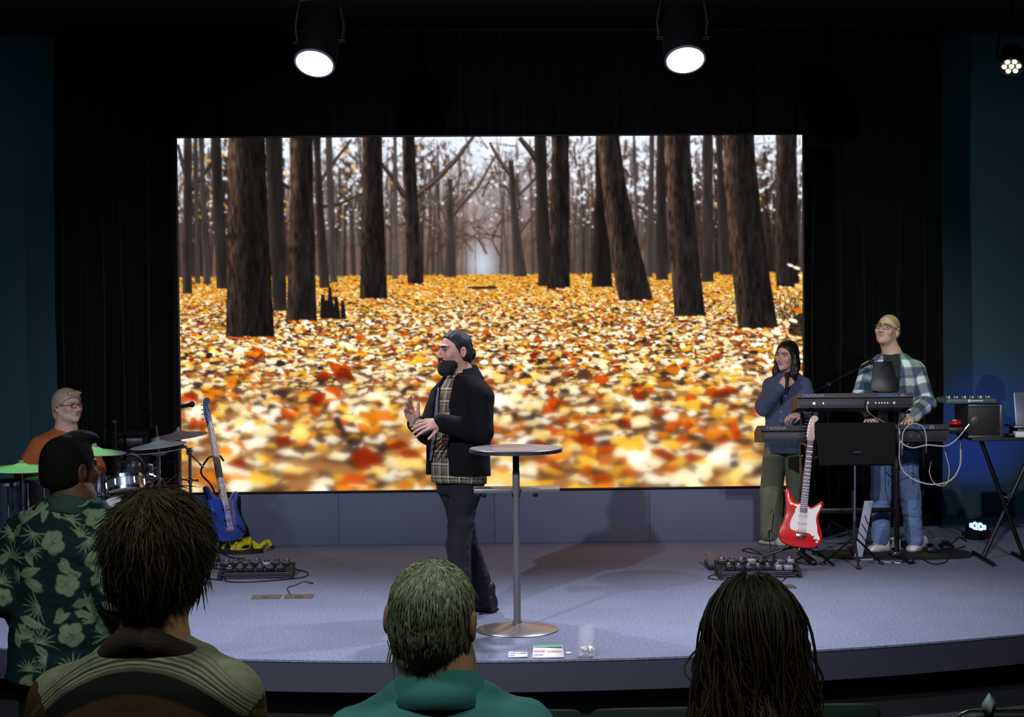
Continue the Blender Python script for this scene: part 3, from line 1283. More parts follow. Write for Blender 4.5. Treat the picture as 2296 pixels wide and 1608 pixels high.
class Head:
    """head frame: x to the person's left, y towards the back, z up"""

    def __init__(s, c, yaw, pitch=0.0, tilt=0.0, scale=1.0):
        f = facing(yaw)
        left = np.array([-f[1], f[0], 0])
        up = np.array([0, 0, 1.0])
        f2 = f * cos(RAD(pitch)) + up * sin(RAD(pitch))
        up2 = up * cos(RAD(pitch)) - f * sin(RAD(pitch))
        l2 = left * cos(RAD(tilt)) + up2 * sin(RAD(tilt))
        u2 = up2 * cos(RAD(tilt)) - left * sin(RAD(tilt))
        s.M = np.stack([l2, -f2, u2], 1)
        s.c = np.asarray(c, float)
        s.k = scale

    def p(s, x, y, z):
        return s.c + s.M @ (np.array([x, y, z]) * s.k)

    def loc(s, V):
        return ((V - s.c) @ s.M) / s.k


def head_field(H, neck, h=0.0036, neck_r=0.056, jaw=1.0, nose=1.0, wide=1.0, drop=0.05):
    k = H.k
    lo, hi = bounds([H.p(*q) for q in ((.1, .13, .13), (-.1, -.14, -.14), (.1, -.14, .13), (-.1, .13, -.14))] + [neck], 0.075 * k + .02)
    F = Field(lo, hi, h)
    E = lambda c, r, kk=.02, op='u': F.ell(H.p(*c), np.array(r) * k, H.M, kk, op)
    Cn = lambda a, b, ra, rb, kk=.01, op='u': F.cone(H.p(*a), H.p(*b), ra * k, rb * k, kk, op)
    E((0, .014, .034), (.075 * wide, .097, .084))
    E((0, -.032, -.02), (.063 * wide, .064, .088), .025)
    E((0, -.036, -.070), (.053 * wide * jaw, .054, .046), .02)
    E((0, -.078, -.097), (.022 * jaw, .02, .018), .02)
    for s_ in (-1, 1):
        E((s_ * .043 * wide, -.068, -.022), (.022, .022, .022), .025)
        Cn((s_ * .012, -.092, .030), (s_ * .046, -.078, .026), .010, .008, .014)
        E((s_ * .031, -.100, .006), (.019, .017, .012), .012, 's')
        E((s_ * .013, -.104, -.034), (.010 * nose, .012, .009), .006)
        # ear with its hollow
        E((s_ * .079 * wide, .014, -.006), (.011, .021, .034), .005)
        E((s_ * .089 * wide, .010, -.004), (.008, .011, .020), .004, 's')
        E((s_ * .031, -.0875, .0145), (.017, .010, .0035), .006)
    Cn((0, -.090, .016), (0, -.117, -.026), .0085, .0125 * nose, .008)
    Cn((-.019, -.091, -.055), (.019, -.091, -.055), .005, .005, .006)
    E((0, -.0965, -.0535), (.021, .008, .0055), .004)
    E((0, -.0945, -.0645), (.018, .008, .0065), .004)
    E((0, -.104, -.0590), (.024, .008, .0014), .003, 's')
    nb = np.asarray(neck, float)
    F.cone(H.p(0, .018, -.055), nb, neck_r * k, (neck_r + .008) * k, .03)
    F.cone(nb, nb - np.array([0, 0, drop]), (neck_r + .01) * k, (neck_r + .03) * k, .02)
    return F


def skin_tint(H, V, base, lips=None, brow=None, beard=None, cheeks=0.12, socket=.9):
    base = np.array(lin(base))
    L = H.loc(V)
    C = np.tile(base, (len(V), 1))
    def mixin(col, w):
        nonlocal C
        C = C * (1 - w[:, None]) + np.array(lin(col)) * w[:, None]
    g = lambda c, r: np.exp(-(((L - np.array(c)) / np.array(r)) ** 2).sum(1))
    red = tuple(np.clip(np.array([1.05, .72, .66]) * np.array([x ** (1 / 2.2) for x in base]), 0, 1))
    mixin(red, cheeks * 2 * np.clip(g((.045, -.08, -.025), (.03, .05, .03)) + g((-.045, -.08, -.025), (.03, .05, .03)) + g((0, -.118, -.025), (.018, .02, .02)), 0, 1))
    if beard:
        w = np.clip((-.026 - L[:, 2]) / .012, 0, 1) * np.clip((.01 - L[:, 1]) / .02, 0, 1) * (L[:, 2] > -.125)
        mixin(beard[0], w * beard[1])
    if lips:
        mixin(lips, np.clip(1.3 * g((0, -.1, -.059), (.021, .02, .009)), 0, 1))
    if brow:
        for s_ in (-1, 1):
            mixin(brow, np.clip(1.9 * g((s_ * .031, -.092, .0275), (.022, .03, .0062)), 0, 1))
    for s_ in (-1, 1):     # socket shade painted into the skin, then eye whites and irises
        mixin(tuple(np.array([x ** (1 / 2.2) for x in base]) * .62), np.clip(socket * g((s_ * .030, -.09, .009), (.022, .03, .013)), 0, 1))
        mixin((.66, .62, .60), np.clip(2.0 * g((s_ * .031, -.087, .006), (.010, .016, .0036)) - .6, 0, 1))
        mixin((.10, .07, .06), np.clip(2.2 * g((s_ * .031, -.087, .0062), (.0058, .016, .0050)) - .5, 0, 1))
        mixin((.14, .10, .10), np.clip(1.6 * g((s_ * .031, -.09, .0125), (.0155, .016, .0022)) - .3, 0, 1))
    return C


def hand_field(wrist, palm_dir, palm_up, size=1.0, curl=(.4, .4, .4, .4), spread=.10, thumb=(.5, .6), side=1, h=0.003, forearm=None, fr=.028, curl2=None):
    """palm_dir: wrist to knuckles; palm_up: back of the hand; side=+1: thumb on the palm_dir x palm_up side"""
    d = np.asarray(palm_dir, float)
    d /= np.linalg.norm(d)
    u = np.asarray(palm_up, float)
    u = u - d * (u @ d)
    u /= np.linalg.norm(u)
    t = np.cross(d, u) * side
    w = np.asarray(wrist, float)
    pts = [w - d * .03, w + d * .22 * size]
    if forearm is not None:
        pts.append(np.asarray(forearm))
    lo, hi = bounds(pts, .085 * size)
    F = Field(lo, hi, h)
    S = size
    if forearm is not None:
        F.cone(forearm, w, fr * 1.25, fr, .01)
    # palm: four metacarpal bones and a heel
    for i in range(4):
        x = (i - 1.5) * .0205
        F.cone(w + t * (-x * .7) * S + d * .018 * S, w + t * (-x) * S + d * .088 * S, .0145 * S, .0115 * S, .014)
    F.cone(w + d * .01 * S, w + d * .045 * S, .026 * S, .026 * S, .015, flat=(u, .62))
    L = (.092, .100, .094, .074)
    for i in range(4):
        x = (i - 1.5) * .0205
        p = w + t * (-x) * S + d * .090 * S
        a = -(i - 1.5) * spread
        dd = d * cos(a) + t * sin(a)
        c = curl[i]
        seg = np.array([.45, .31, .24]) * L[i] * S
        r = np.array([.0094, .0084, .0076, .0066]) * S * (1.0 if i < 3 else .88)
        ang = 0
        cs = (c * .8, c * 1.1, c * .8) if curl2 is None else tuple(c * q for q in curl2)
        for j in range(3):
            ang += cs[j]
            q = p + seg[j] * (dd * cos(ang) - u * sin(ang))
            F.cone(p, q, r[j], r[j + 1], .0035)
            p = q
    # thumb leaves the side of the palm near its base
    p = w + t * .018 * S + d * .022 * S - u * .006
    a, c = thumb
    dd = d * cos(a) + t * sin(a) * .9 - u * .35
    dd /= np.linalg.norm(dd)
    q = p + dd * .042 * S
    F.cone(p, q, .0145 * S, .0115 * S, .010)
    d2 = dd * cos(c * .5) + d * sin(c * .5)
    d2 /= np.linalg.norm(d2)
    q2 = q + d2 * .034 * S
    F.cone(q, q2, .0108 * S, .0095 * S, .004)
    d3 = d2 * cos(c * .4) + d * sin(c * .4)
    F.cone(q2, q2 + d3 / np.linalg.norm(d3) * .026 * S, .0093 * S, .0075 * S, .003)
    return F


def torso_frame(pelvis, neck, yaw):
    up = np.asarray(neck, float) - np.asarray(pelvis, float)
    L = np.linalg.norm(up)
    up = up / L
    f = facing(yaw)
    left = np.array([-f[1], f[0], 0])
    left = left - up * (left @ up)
    left /= np.linalg.norm(left)
    back = np.cross(up, left)
    return np.stack([left, back, up], 1), L


def core_body(J, h=0.019):
    pts = [J[k] for k in J if isinstance(J[k], np.ndarray)]
    lo, hi = bounds(pts, .16)
    F = Field(lo, hi, h)
    Mx, L = torso_frame(J['pelvis'], J['neck'], J['yaw'])
    fat = J.get('fat', 1.0)
    F.loft([(-.10, 0, 0, .09, .07), (0, 0, 0, .118 * fat, .078 * fat), (L * .4, 0, -.005, .112 * fat, .078 * fat), (L * .75, 0, 0, .145, .095), (L * .95, 0, .01, .10, .06)], J['pelvis'], Mx, .03)
    for s_ in 'LR':
        F.cone(J['neck'] - Mx[:, 2] * .05, J['sh' + s_], .05, .045, .03)
        F.chain([J['sh' + s_], J['el' + s_], J['wr' + s_]], [.043, .034, .024], .02)
        F.chain([J['hip' + s_], J['kn' + s_], J['an' + s_]], [.056, .042, .032], .02)
        F.cone(J['an' + s_], (J['an' + s_] + J['toe' + s_]) / 2 + np.array([0, 0, .02]), .028, .018, .02)
    return F.skin()


def fab_coords(V, J, sleeves=True):
    """cloth coordinates: around and along the torso, or around and along a sleeve"""
    Mx, L = torso_frame(J['pelvis'], J['neck'], J['yaw'])
    q = (V - J['pelvis']) @ Mx
    uv = np.stack([np.arctan2(q[:, 0], -q[:, 1]) * .17, q[:, 2], np.zeros(len(V))], -1)
    best = np.full(len(V), 1e9)
    if sleeves:
        ax = np.maximum(np.abs(q[:, 0]) - .14, 0) * .0
        dt = np.abs((np.abs(q[:, 0] / .19) ** 2 + np.abs(q[:, 1] / .14) ** 2) ** .5 - 1) * .14
        for s_ in 'LR':
            off = 0
            for a, b in ((J['sh' + s_], J['el' + s_]), (J['el' + s_], J['wr' + s_])):
                ab = b - a
                l = np.linalg.norm(ab)
                t = np.clip(((V - a) @ ab) / (l * l), -.1, 1)
                w = V - a - t[:, None] * ab
                d = np.linalg.norm(w, axis=1)
                x, y, _ = basis(ab)
                m = (d < .085) & (d < best) & (t > .12 if off == 0 else True)
                best[m] = d[m]
                uv[m, 0] = np.arctan2(w[m] @ y, w[m] @ x) * .065
                uv[m, 1] = .55 - (off + t[m] * l)
                off += l
    return uv


def shoe(name, heel, toe, material, sole_mat, parent, w=.046, hgt=.07, shaft=0.0, h=.005):
    heel, toe = np.asarray(heel, float), np.asarray(toe, float)
    d = toe - heel
    L = np.linalg.norm(d)
    d = d / L
    F = Field(*bounds([heel, toe, heel + (0, 0, hgt + shaft)], .09), h)
    up = np.array([0, 0, 1.0])
    up = up - d * (up @ d)
    up /= np.linalg.norm(up)
    x = np.cross(d, up)
    Mx = np.stack([x, up, d], 1)
    F.loft([(.0, 0, hgt * .55, w * .72, hgt * .5), (.02, 0, hgt * .6, w * .82, hgt * .6), (L * .35, 0, hgt * .52, w * .86, hgt * .52), (L * .7, 0, hgt * .36, w, hgt * .36), (L * .92, 0, hgt * .27, w * .85, hgt * .27), (L, 0, hgt * .22, w * .5, hgt * .18)],
           heel, Mx, .01, p=2.5)
    if shaft:
        F.cone(heel + d * .05 + up * hgt * .8, heel + d * .045 + up * (hgt + shaft), .042, .045, .02)
    V, Fc = F.skin()
    o = np.array(parent.location)
    sh = raw_mesh(name, V - o, Fc, material, parent)
    F = Field(*bounds([heel, toe], .08), h)
    F.loft([(-.006, 0, .008, w * .75, .012), (L * .35, 0, .008, w * .82, .011), (L * .7, 0, .008, w * 1.06, .011), (L * .95, 0, .009, w * .85, .010), (L * 1.015, 0, .011, w * .5, .008)], heel, Mx, .004, p=3)
    V, Fc = F.skin()
    raw_mesh('sole', V - o - np.array(sh.location), Fc, sole_mat, sh)
    return sh


def strands(paths, radii, seg=3):
    """paths (n, m, 3), radii (n, m): thin tapered locks as one mesh"""
    P = np.asarray(paths, np.float64)
    R = np.asarray(radii, np.float64)
    n, m, _ = P.shape
    T = np.gradient(P, axis=1)
    T /= (np.linalg.norm(T, axis=2, keepdims=True) + 1e-9)
    ref = np.zeros_like(T)
    ref[..., 0] = 1
    par = np.abs(T[..., 0]) > .9
    ref[par] = (0, 1, 0)
    A = np.cross(T, ref)
    A /= (np.linalg.norm(A, axis=2, keepdims=True) + 1e-9)
    B = np.cross(T, A)
    V = []
    for k in range(seg):
        a = 2 * pi * k / seg
        V.append(P + R[..., None] * (A * cos(a) + B * sin(a)))
    V = np.stack(V, 2).reshape(-1, 3)
    i = np.arange(n)[:, None, None] * m * seg + np.arange(m - 1)[None, :, None] * seg
    k = np.arange(seg)[None, None]
    k2 = (k + 1) % seg
    F = np.stack([i + k, i + k2, i + seg + k2, i + seg + k], -1).reshape(-1, 4)
    return V, F


# ------------------------------------------------------------------ people
M_SKIN = mat_attr('skin', rough=0.55, var=0.06, scale=50, bump=0.05, bscale=300, spec=0.4)
M_HAIRBLACK = mat('hair_black', (0.050, 0.047, 0.050), 0.68, var=0.5, scale=60, stretch=(1, 1, .25), bump=0.5, bscale=120)
M_SHOEBLACK = mat('shoe_black', (0.07, 0.07, 0.08), 0.5)
M_SOLEBLACK = mat('sole_black', (0.04, 0.04, 0.04), 0.8)
M_GLASSFRAME = mat('spectacle_frame', (0.10, 0.07, 0.07), 0.35)
M_LENS, _nt, _b = new_mat('spectacle_lens')
_b.inputs['Base Color'].default_value = (.95, .97, 1, 1)
_b.inputs['Roughness'].default_value = 0.02
_b.inputs['Alpha'].default_value = 0.06
_b.inputs['Specular IOR Level'].default_value = 0.7

PROF = [(-.20, .165, .125), (0, .168, .125), (.25, .158, .118), (.5, .170, .122), (.72, .184, .118), (.86, .165, .098), (.95, .092, .074), (1.03, .058, .058)]


def tsecs(L, w, d, off, t0=-.2, t1=1.03, belly=0.0):
    out = []
    ts = sorted(set([t0, t1] + [p[0] for p in PROF if t0 < p[0] < t1]))
    P = np.array(PROF)
    for t in ts:
        a, b = np.interp(t, P[:, 0], P[:, 1]), np.interp(t, P[:, 0], P[:, 2])
        bl = belly * math.exp(-((t - .22) / .25) ** 2)
        out.append((t * L, 0, -bl * .5, a * w + off + bl * .3, b * d + off + bl * .5))
    return out


def add(root, name, VF, m, attrs=None):
    V, F = VF
    if attrs is not None:
        attrs = {k: v for k, v in attrs.items()}
    return raw_mesh(name, V - np.array(root.location), F, m, root, True, None, attrs)


def top_field(J, off, h, w=1.0, d=1.0, t0=-.2, belly=0, sleeve=(.064, .053, .043), sleeve_end='wr', t1=1.0, upto=1.0, pad=.16):
    pts = [J[k] for k in ('pelvis', 'neck', 'shL', 'shR', 'elL', 'elR', 'wrL', 'wrR')]
    Mx, L = torso_frame(J['pelvis'], J['neck'], J['yaw'])
    pts.append(J['pelvis'] + Mx[:, 2] * t0 * L)
    F = Field(*bounds(pts, pad), h)
    F.loft(tsecs(L, w, d, off, t0, t1, belly), J['pelvis'], Mx, .02)
    for s_ in 'LR':
        F.cone(J['neck'] - Mx[:, 2] * .045, J['sh' + s_], .045 + off, sleeve[0] + off * .8, .045)
        e = J['el' + s_]
        if sleeve_end == 'wr':
            F.chain([J['sh' + s_], e, J['wr' + s_]], [sleeve[0] + off, sleeve[1] + off, sleeve[2] + off], .018)
        else:
            p = J['sh' + s_] + (e - J['sh' + s_]) * upto
            F.cone(J['sh' + s_], p, sleeve[0] + off, sleeve[1] + off, .02)
    return F, Mx, L


def trousers_field(J, h, r=(.088, .064, .052), w=1.0, d=1.0, hemz=None, pad=.13, pel=.02):
    pts = [J[k] for k in ('pelvis', 'hipL', 'hipR', 'knL', 'knR', 'anL', 'anR')]
    F = Field(*bounds(pts, pad), h)
    Mx, L = torso_frame(J['pelvis'], J['neck'], J['yaw'])
    F.loft([(-.10, 0, .005, .15 * w, .11 * d), (-.03, 0, .005, .168 * w, .122 * d), (.05, 0, 0, .165 * w, .118 * d), (.11, 0, 0, .158 * w, .112 * d)], J['pelvis'], Mx, .03)
    for s_ in 'LR':
        F.chain([J['hip' + s_], J['kn' + s_], J['an' + s_]], list(r), pel)
    if hemz is not None:
        F.cut((0, 0, hemz), (0, 0, -1))
    return F


def collar(root, J, m, r=.068, hgt=.04, lean=.02, name='collar', open_deg=40, thick=.006, drop=0.0, up=None):
    """stand-and-fall collar around the neck, open in front"""
    Mx, L = torso_frame(J['pelvis'], J['neck'], J['yaw'])
    c = J['neck'] + Mx[:, 2] * (-.015 + drop)
    V, n = [], 40
    for i in range(n + 1):
        a = RAD(open_deg / 2 + (360 - open_deg) * i / n)
        dr = np.array([sin(a), -cos(a)])     # a=0 is the front
        fall = .5 - .5 * cos(a)              # 1 at the back
        prof = [(r * 1.0, -.03), (r * 1.02, hgt * (.55 + .45 * fall)), (r * 1.14, hgt * (.62 + .45 * fall)), (r * 1.42, hgt * .40 * fall), (r * 1.60 + lean, -.022)]
        for (rr, z) in prof:
            V.append(c + Mx[:, 0] * dr[0] * rr * 1.05 + Mx[:, 1] * dr[1] * rr + Mx[:, 2] * (z - .02 * (1 - fall)))
    F = []
    k = 5
    for i in range(n):
        for j in range(k - 1):
            F.append((i * k + j, (i + 1) * k + j, (i + 1) * k + j + 1, i * k + j + 1))
    mb = MB()
    mb.put(V, F)
    o = mb.build(name, m, root, sharp=60)
    so = o.modifiers.new('thickness', 'SOLIDIFY')
    so.thickness = thick
    so.offset = 0
    return o


def hair_cap(H, off=.010, A=(-.088, .078), B=(-.012, -.012), bottom=-.075, h=.0042, extra=None, wide=1.0, groove=.0025, seed=1, back=1.0, crown=0.0):
    lo, hi = bounds([H.p(*q) for q in ((.12, .17, .15), (-.12, -.14, -.15), (.12, -.14, .15), (-.12, .17, -.15))], .02)
    F = Field(lo, hi, h)
    k = H.k
    F.ell(H.p(0, .014, .034 + crown * .5), np.array([.075 * wide + off, .097 * back + off, .084 + off + crown * .5]) * k, H.M, .01)
    F.ell(H.p(0, .038, -.035), np.array([.064 * wide + off, .064 + off, .062]) * k, H.M, .05)
    (y0, z0), (y1, z1) = A, B
    n = np.array([0, z0 - z1, y1 - y0])
    n = n / np.linalg.norm(n)
    F.cut(H.p(0, y0, z0), -(H.M @ n), .006)
    F.cut(H.p(0, 0, bottom), -H.M[:, 2], .012)
    if extra:
        extra(F)
    if groove:
        F.wave(groove, lambda P: np.sin(H.loc(P)[:, 0] * 260 + 3 * np.sin(H.loc(P)[:, 2] * 30 + seed)) * .5 + (vnoise3(H.loc(P) * np.array([120, 25, 30]) + seed * 7, np.random.default_rng(seed)) - .5) * 1.6)
    return F.skin()


def spectacles(root, H, frame_mat, lens_w=.024, lens_h=.017, z=.006):
    mb = MB()
    for s_ in (-1, 1):
        c = (s_ * .032, -.112, z)
        ring = [H.p(c[0] + lens_w * cos(a) * (1 + .12 * abs(sin(2 * a))), c[1] + .012 * (abs(c[0] + lens_w * cos(a)) / .06) ** 2, c[2] + lens_h * sin(a) * (1 + .1 * abs(sin(2 * a)))) for a in np.linspace(0, 2 * pi, 25)[:-1]]
        mb.tube(ring, .0017, 6, close=True)
        mb.tube([H.p(s_ * .056, -.104, z + .006), H.p(s_ * .078, -.085, z + .006), H.p(s_ * .087, .0, z + .004), H.p(s_ * .084, .022, z - .012)], .0022, 6)
    mb.tube([H.p(-.009, -.113, z + .004), H.p(0, -.116, z + .007), H.p(.009, -.113, z + .004)], .0022, 6)
    g = mb.build('spectacles', frame_mat, root)
    for s_ in (-1, 1):
        V = [H.p(s_ * .032, -.111, z)] + [H.p(s_ * .032 + lens_w * .97 * cos(a), -.112 + .012 * (abs(s_ * .032 + lens_w * cos(a)) / .06) ** 2, z + lens_h * .97 * sin(a)) for a in np.linspace(0, 2 * pi, 21)[:-1]]
        mb = MB()
        mb.put(V, [(0, 1 + i, 1 + (i + 1) % 20) for i in range(20)])
        mb.build('lens', M_LENS, g)
    return g


# ---- presenter ----------------------------------------------------
def presenter():
    root = thing('person', 'person in black jacket over plaid shirt standing mid-stage with hands together', 'person', G(1062, 1385))
    J = dict(yaw=48, fat=1.1, pelvis=at(1030, 1072, 11.12), neck=at(1036, 838, 11.15),
             shL=at(1076, 892, 10.98), shR=at(994, 892, 11.30), elL=at(1078, 968, 10.93), elR=at(960, 970, 11.22), wrL=at(990, 949, 10.80), wrR=at(933, 951, 10.98),
             hipL=at(1044, 1104, 11.05), hipR=at(1020, 1104, 11.19), knL=at(1027, 1222, 10.97), knR=at(1046, 1222, 11.20), anL=at(1038, 1368, 10.92), anR=at(1088, 1338, 11.28),
             toeL=G(1003, 1404), toeR=G(1052, 1368))
    H = Head(at(1019, 787, 11.10), 58, 0, 0, 1.02)
    hf = head_field(H, J['neck'], neck_r=.060, nose=1.15, wide=1.02, drop=.06).skin()
    hL = hand_field(J['wrL'], at(950, 953, 10.74) - J['wrL'], (-.1, -.75, .6), 1.06, (.25, .3, .35, .45), .16, (.75, .3), side=-1, forearm=J['wrL'] + (J['elL'] - J['wrL']) * .3).skin()
    hR = hand_field(J['wrR'], at(914, 917, 10.93) - J['wrR'], (-.75, .5, .1), 1.06, (.25, .28, .32, .4), .10, (.6, .3), side=-1, forearm=J['wrR'] + (J['elR'] - J['wrR']) * .3).skin()
    V, F = merge([hf, hL, hR, core_body(J)])
    C = skin_tint(H, V, (.76, .59, .52), lips=(.60, .36, .34), brow=(.10, .08, .08))
    add(root, 'body', (V, F), M_SKIN, {'tint': C})
    # hair combed back into a low bun
    def bun(Fd):
        Fd.ell(H.p(0, .118, -.020), (.034, .032, .042), H.M, .012)
        Fd.ell(H.p(0, .100, -.055), (.024, .022, .034), H.M, .015)
    add(root, 'hair', hair_cap(H, .007, A=(-.078, .098), B=(-.006, -.012), bottom=-.062, extra=bun, seed=3), M_HAIRBLACK)
    Fd = Field(*bounds([H.p(.08, -.13, -.02), H.p(-.08, .03, -.17), H.p(.08, .03, -.02), H.p(-.08, -.13, -.17)], .03), .003)
    Fd.ell(H.p(0, -.036, -.068), (.064, .066, .060), H.M, .01)
    Fd.ell(H.p(0, -.070, -.112), (.046, .044, .044), H.M, .03)
    Fd.cut(H.p(0, -.010, -.020), H.M @ np.array([0, -.48, 1.0]), .006)
    Fd.cut(H.p(0, .0, 0), H.M[:, 1], .01)
    for s_ in (-1, 1):
        Fd.cone(H.p(s_ * .004, -.103, -.0465), H.p(s_ * .027, -.092, -.060), .0055, .0075, .005)
    Fd.ell(H.p(0, -.104, -.0605), (.019, .03, .0085), H.M, .003, 's')
    Fd.ripple(.003, .008, 4)
    add(root, 'beard', Fd.skin(), mat('beard_black', (0.10, 0.085, 0.08), 0.8, var=.5, scale=140, bump=.8, bscale=300))
    # shirt, open jacket, jeans, boots
    M_PLAID = mat_weave('plaid_flannel', (.17, .17, .19), [(0, .072, 0, .036, (.40, .36, .29), .75), (1, .078, .01, .036, (.42, .38, .30), .6), (0, .072, .036, .009, (.78, .73, .62), .8), (1, .078, .05, .009, (.78, .73, .62), .75), (0, .072, .02, .006, (.70, .65, .54), .6), (1, .078, .03, .006, (.70, .66, .55), .5)])
    Fd, Mx, L = top_field(J, .012, .008, 1.0, 1.06, t0=-.05, belly=.03, t1=1.0, sleeve=(.05, .045, .034))
    Fd.ripple(.004, .07, 5)
    VF = Fd.skin()
    add(root, 'shirt', VF, M_PLAID, {'fab': fab_coords(VF[0], J, False)})
    collar(root, J, M_PLAID, .064, .034, .008, 'shirt_collar', 70)
    Fd, Mx, L = top_field(J, .034, .0075, 1.03, 1.06, t0=.03, belly=.035, t1=.97, sleeve=(.054, .040, .022))
    for s_ in 'LR':      # elasticated cuffs
        a, b = J['wr' + s_], J['el' + s_]
        Fd.cone(a + (b - a) * .03, a + (b - a) * .12, .047, .052, .008)
    fr = J['pelvis'] + Mx[:, 0] * -.012
    Fd.loft([(-.3, -.01, -.25, .112, .23), (L * .45, -.004, -.25, .092, .23), (L * .8, 0, -.25, .066, .22), (L * 1.1, 0, -.25, .056, .26)], fr, Mx, .006, 's', p=6)
    Fd.loft([(L * .84, 0, -.01, .072, .068), (L * 1.08, 0, -.01, .074, .070)], J['pelvis'], Mx, .01, 's', p=2)
    Fd.ripple(.006, .085, 6, (1, 1, .7))
    Fd.ripple(.003, .035, 8, (1, 1, .6))
    add(root, 'jacket', Fd.skin(), mat('jacket_black', (0.044, 0.045, 0.056), 0.9, var=.2, scale=60, bump=.3, bscale=250, spec=.2))
    # stand collar and the turned-out lapel lining
    collar(root, J, MATS['jacket_black'], .076, .062, .012, 'jacket_collar', 100, .010, drop=.006)
    mb = MB()
    lap = []
    for t in np.linspace(.16, .86, 14):
        wv = .040 * sin(pi * min(1, (t - .05) / .85)) + .018
        yy = -(np.interp(t, [p[0] for p in PROF], [p[2] for p in PROF]) * 1.06 + .030 + .018 * math.exp(-((t - .22) / .25) ** 2))
        base = J['pelvis'] + Mx[:, 2] * L * t
        a_ = base + Mx[:, 0] * (-.112 + .035 * t) + Mx[:, 1] * (yy * .93)
        b_ = base + Mx[:, 0] * (-.112 + .035 * t + wv) + Mx[:, 1] * (yy * .93 - .020)
        lap += [a_, b_]
    mb.put(lap, [(2 * i, 2 * i + 1, 2 * i + 3, 2 * i + 2) for i in range(13)])
    o = mb.build('lapel', mat('jacket_lining_grey', (.36, .37, .43), .6, var=.1), root)
    so = o.modifiers.new('thickness', 'SOLIDIFY')
    so.thickness = .008
    Fd = trousers_field(J, .008, (.093, .074, .064), 1.0, 1.03, None)
    Fd.ripple(.006, .06, 7, (1, 1, .8))
    Fd.ripple(.0035, .03, 9, (.7, .7, 1.4))
    add(root, 'jeans', Fd.skin(), mat('denim_dark', (0.072, 0.078, 0.110), 0.9, var=.35, scale=18, bump=.3, bscale=300))
    for s_ in 'LR':
        an, toe = J['an' + s_], J['toe' + s_]
        d = (toe - an)
        d[2] = 0
        d /= np.linalg.norm(d)
        heel = np.array([an[0], an[1], 0]) - d * .075
        heel[2] = .004 if s_ == 'L' else .012
        tip = heel + d * .29
        tip[2] = .004
        shoe('boot', heel, tip, M_SHOEBLACK, M_SOLEBLACK, root, .05, .085, .06)
    return root


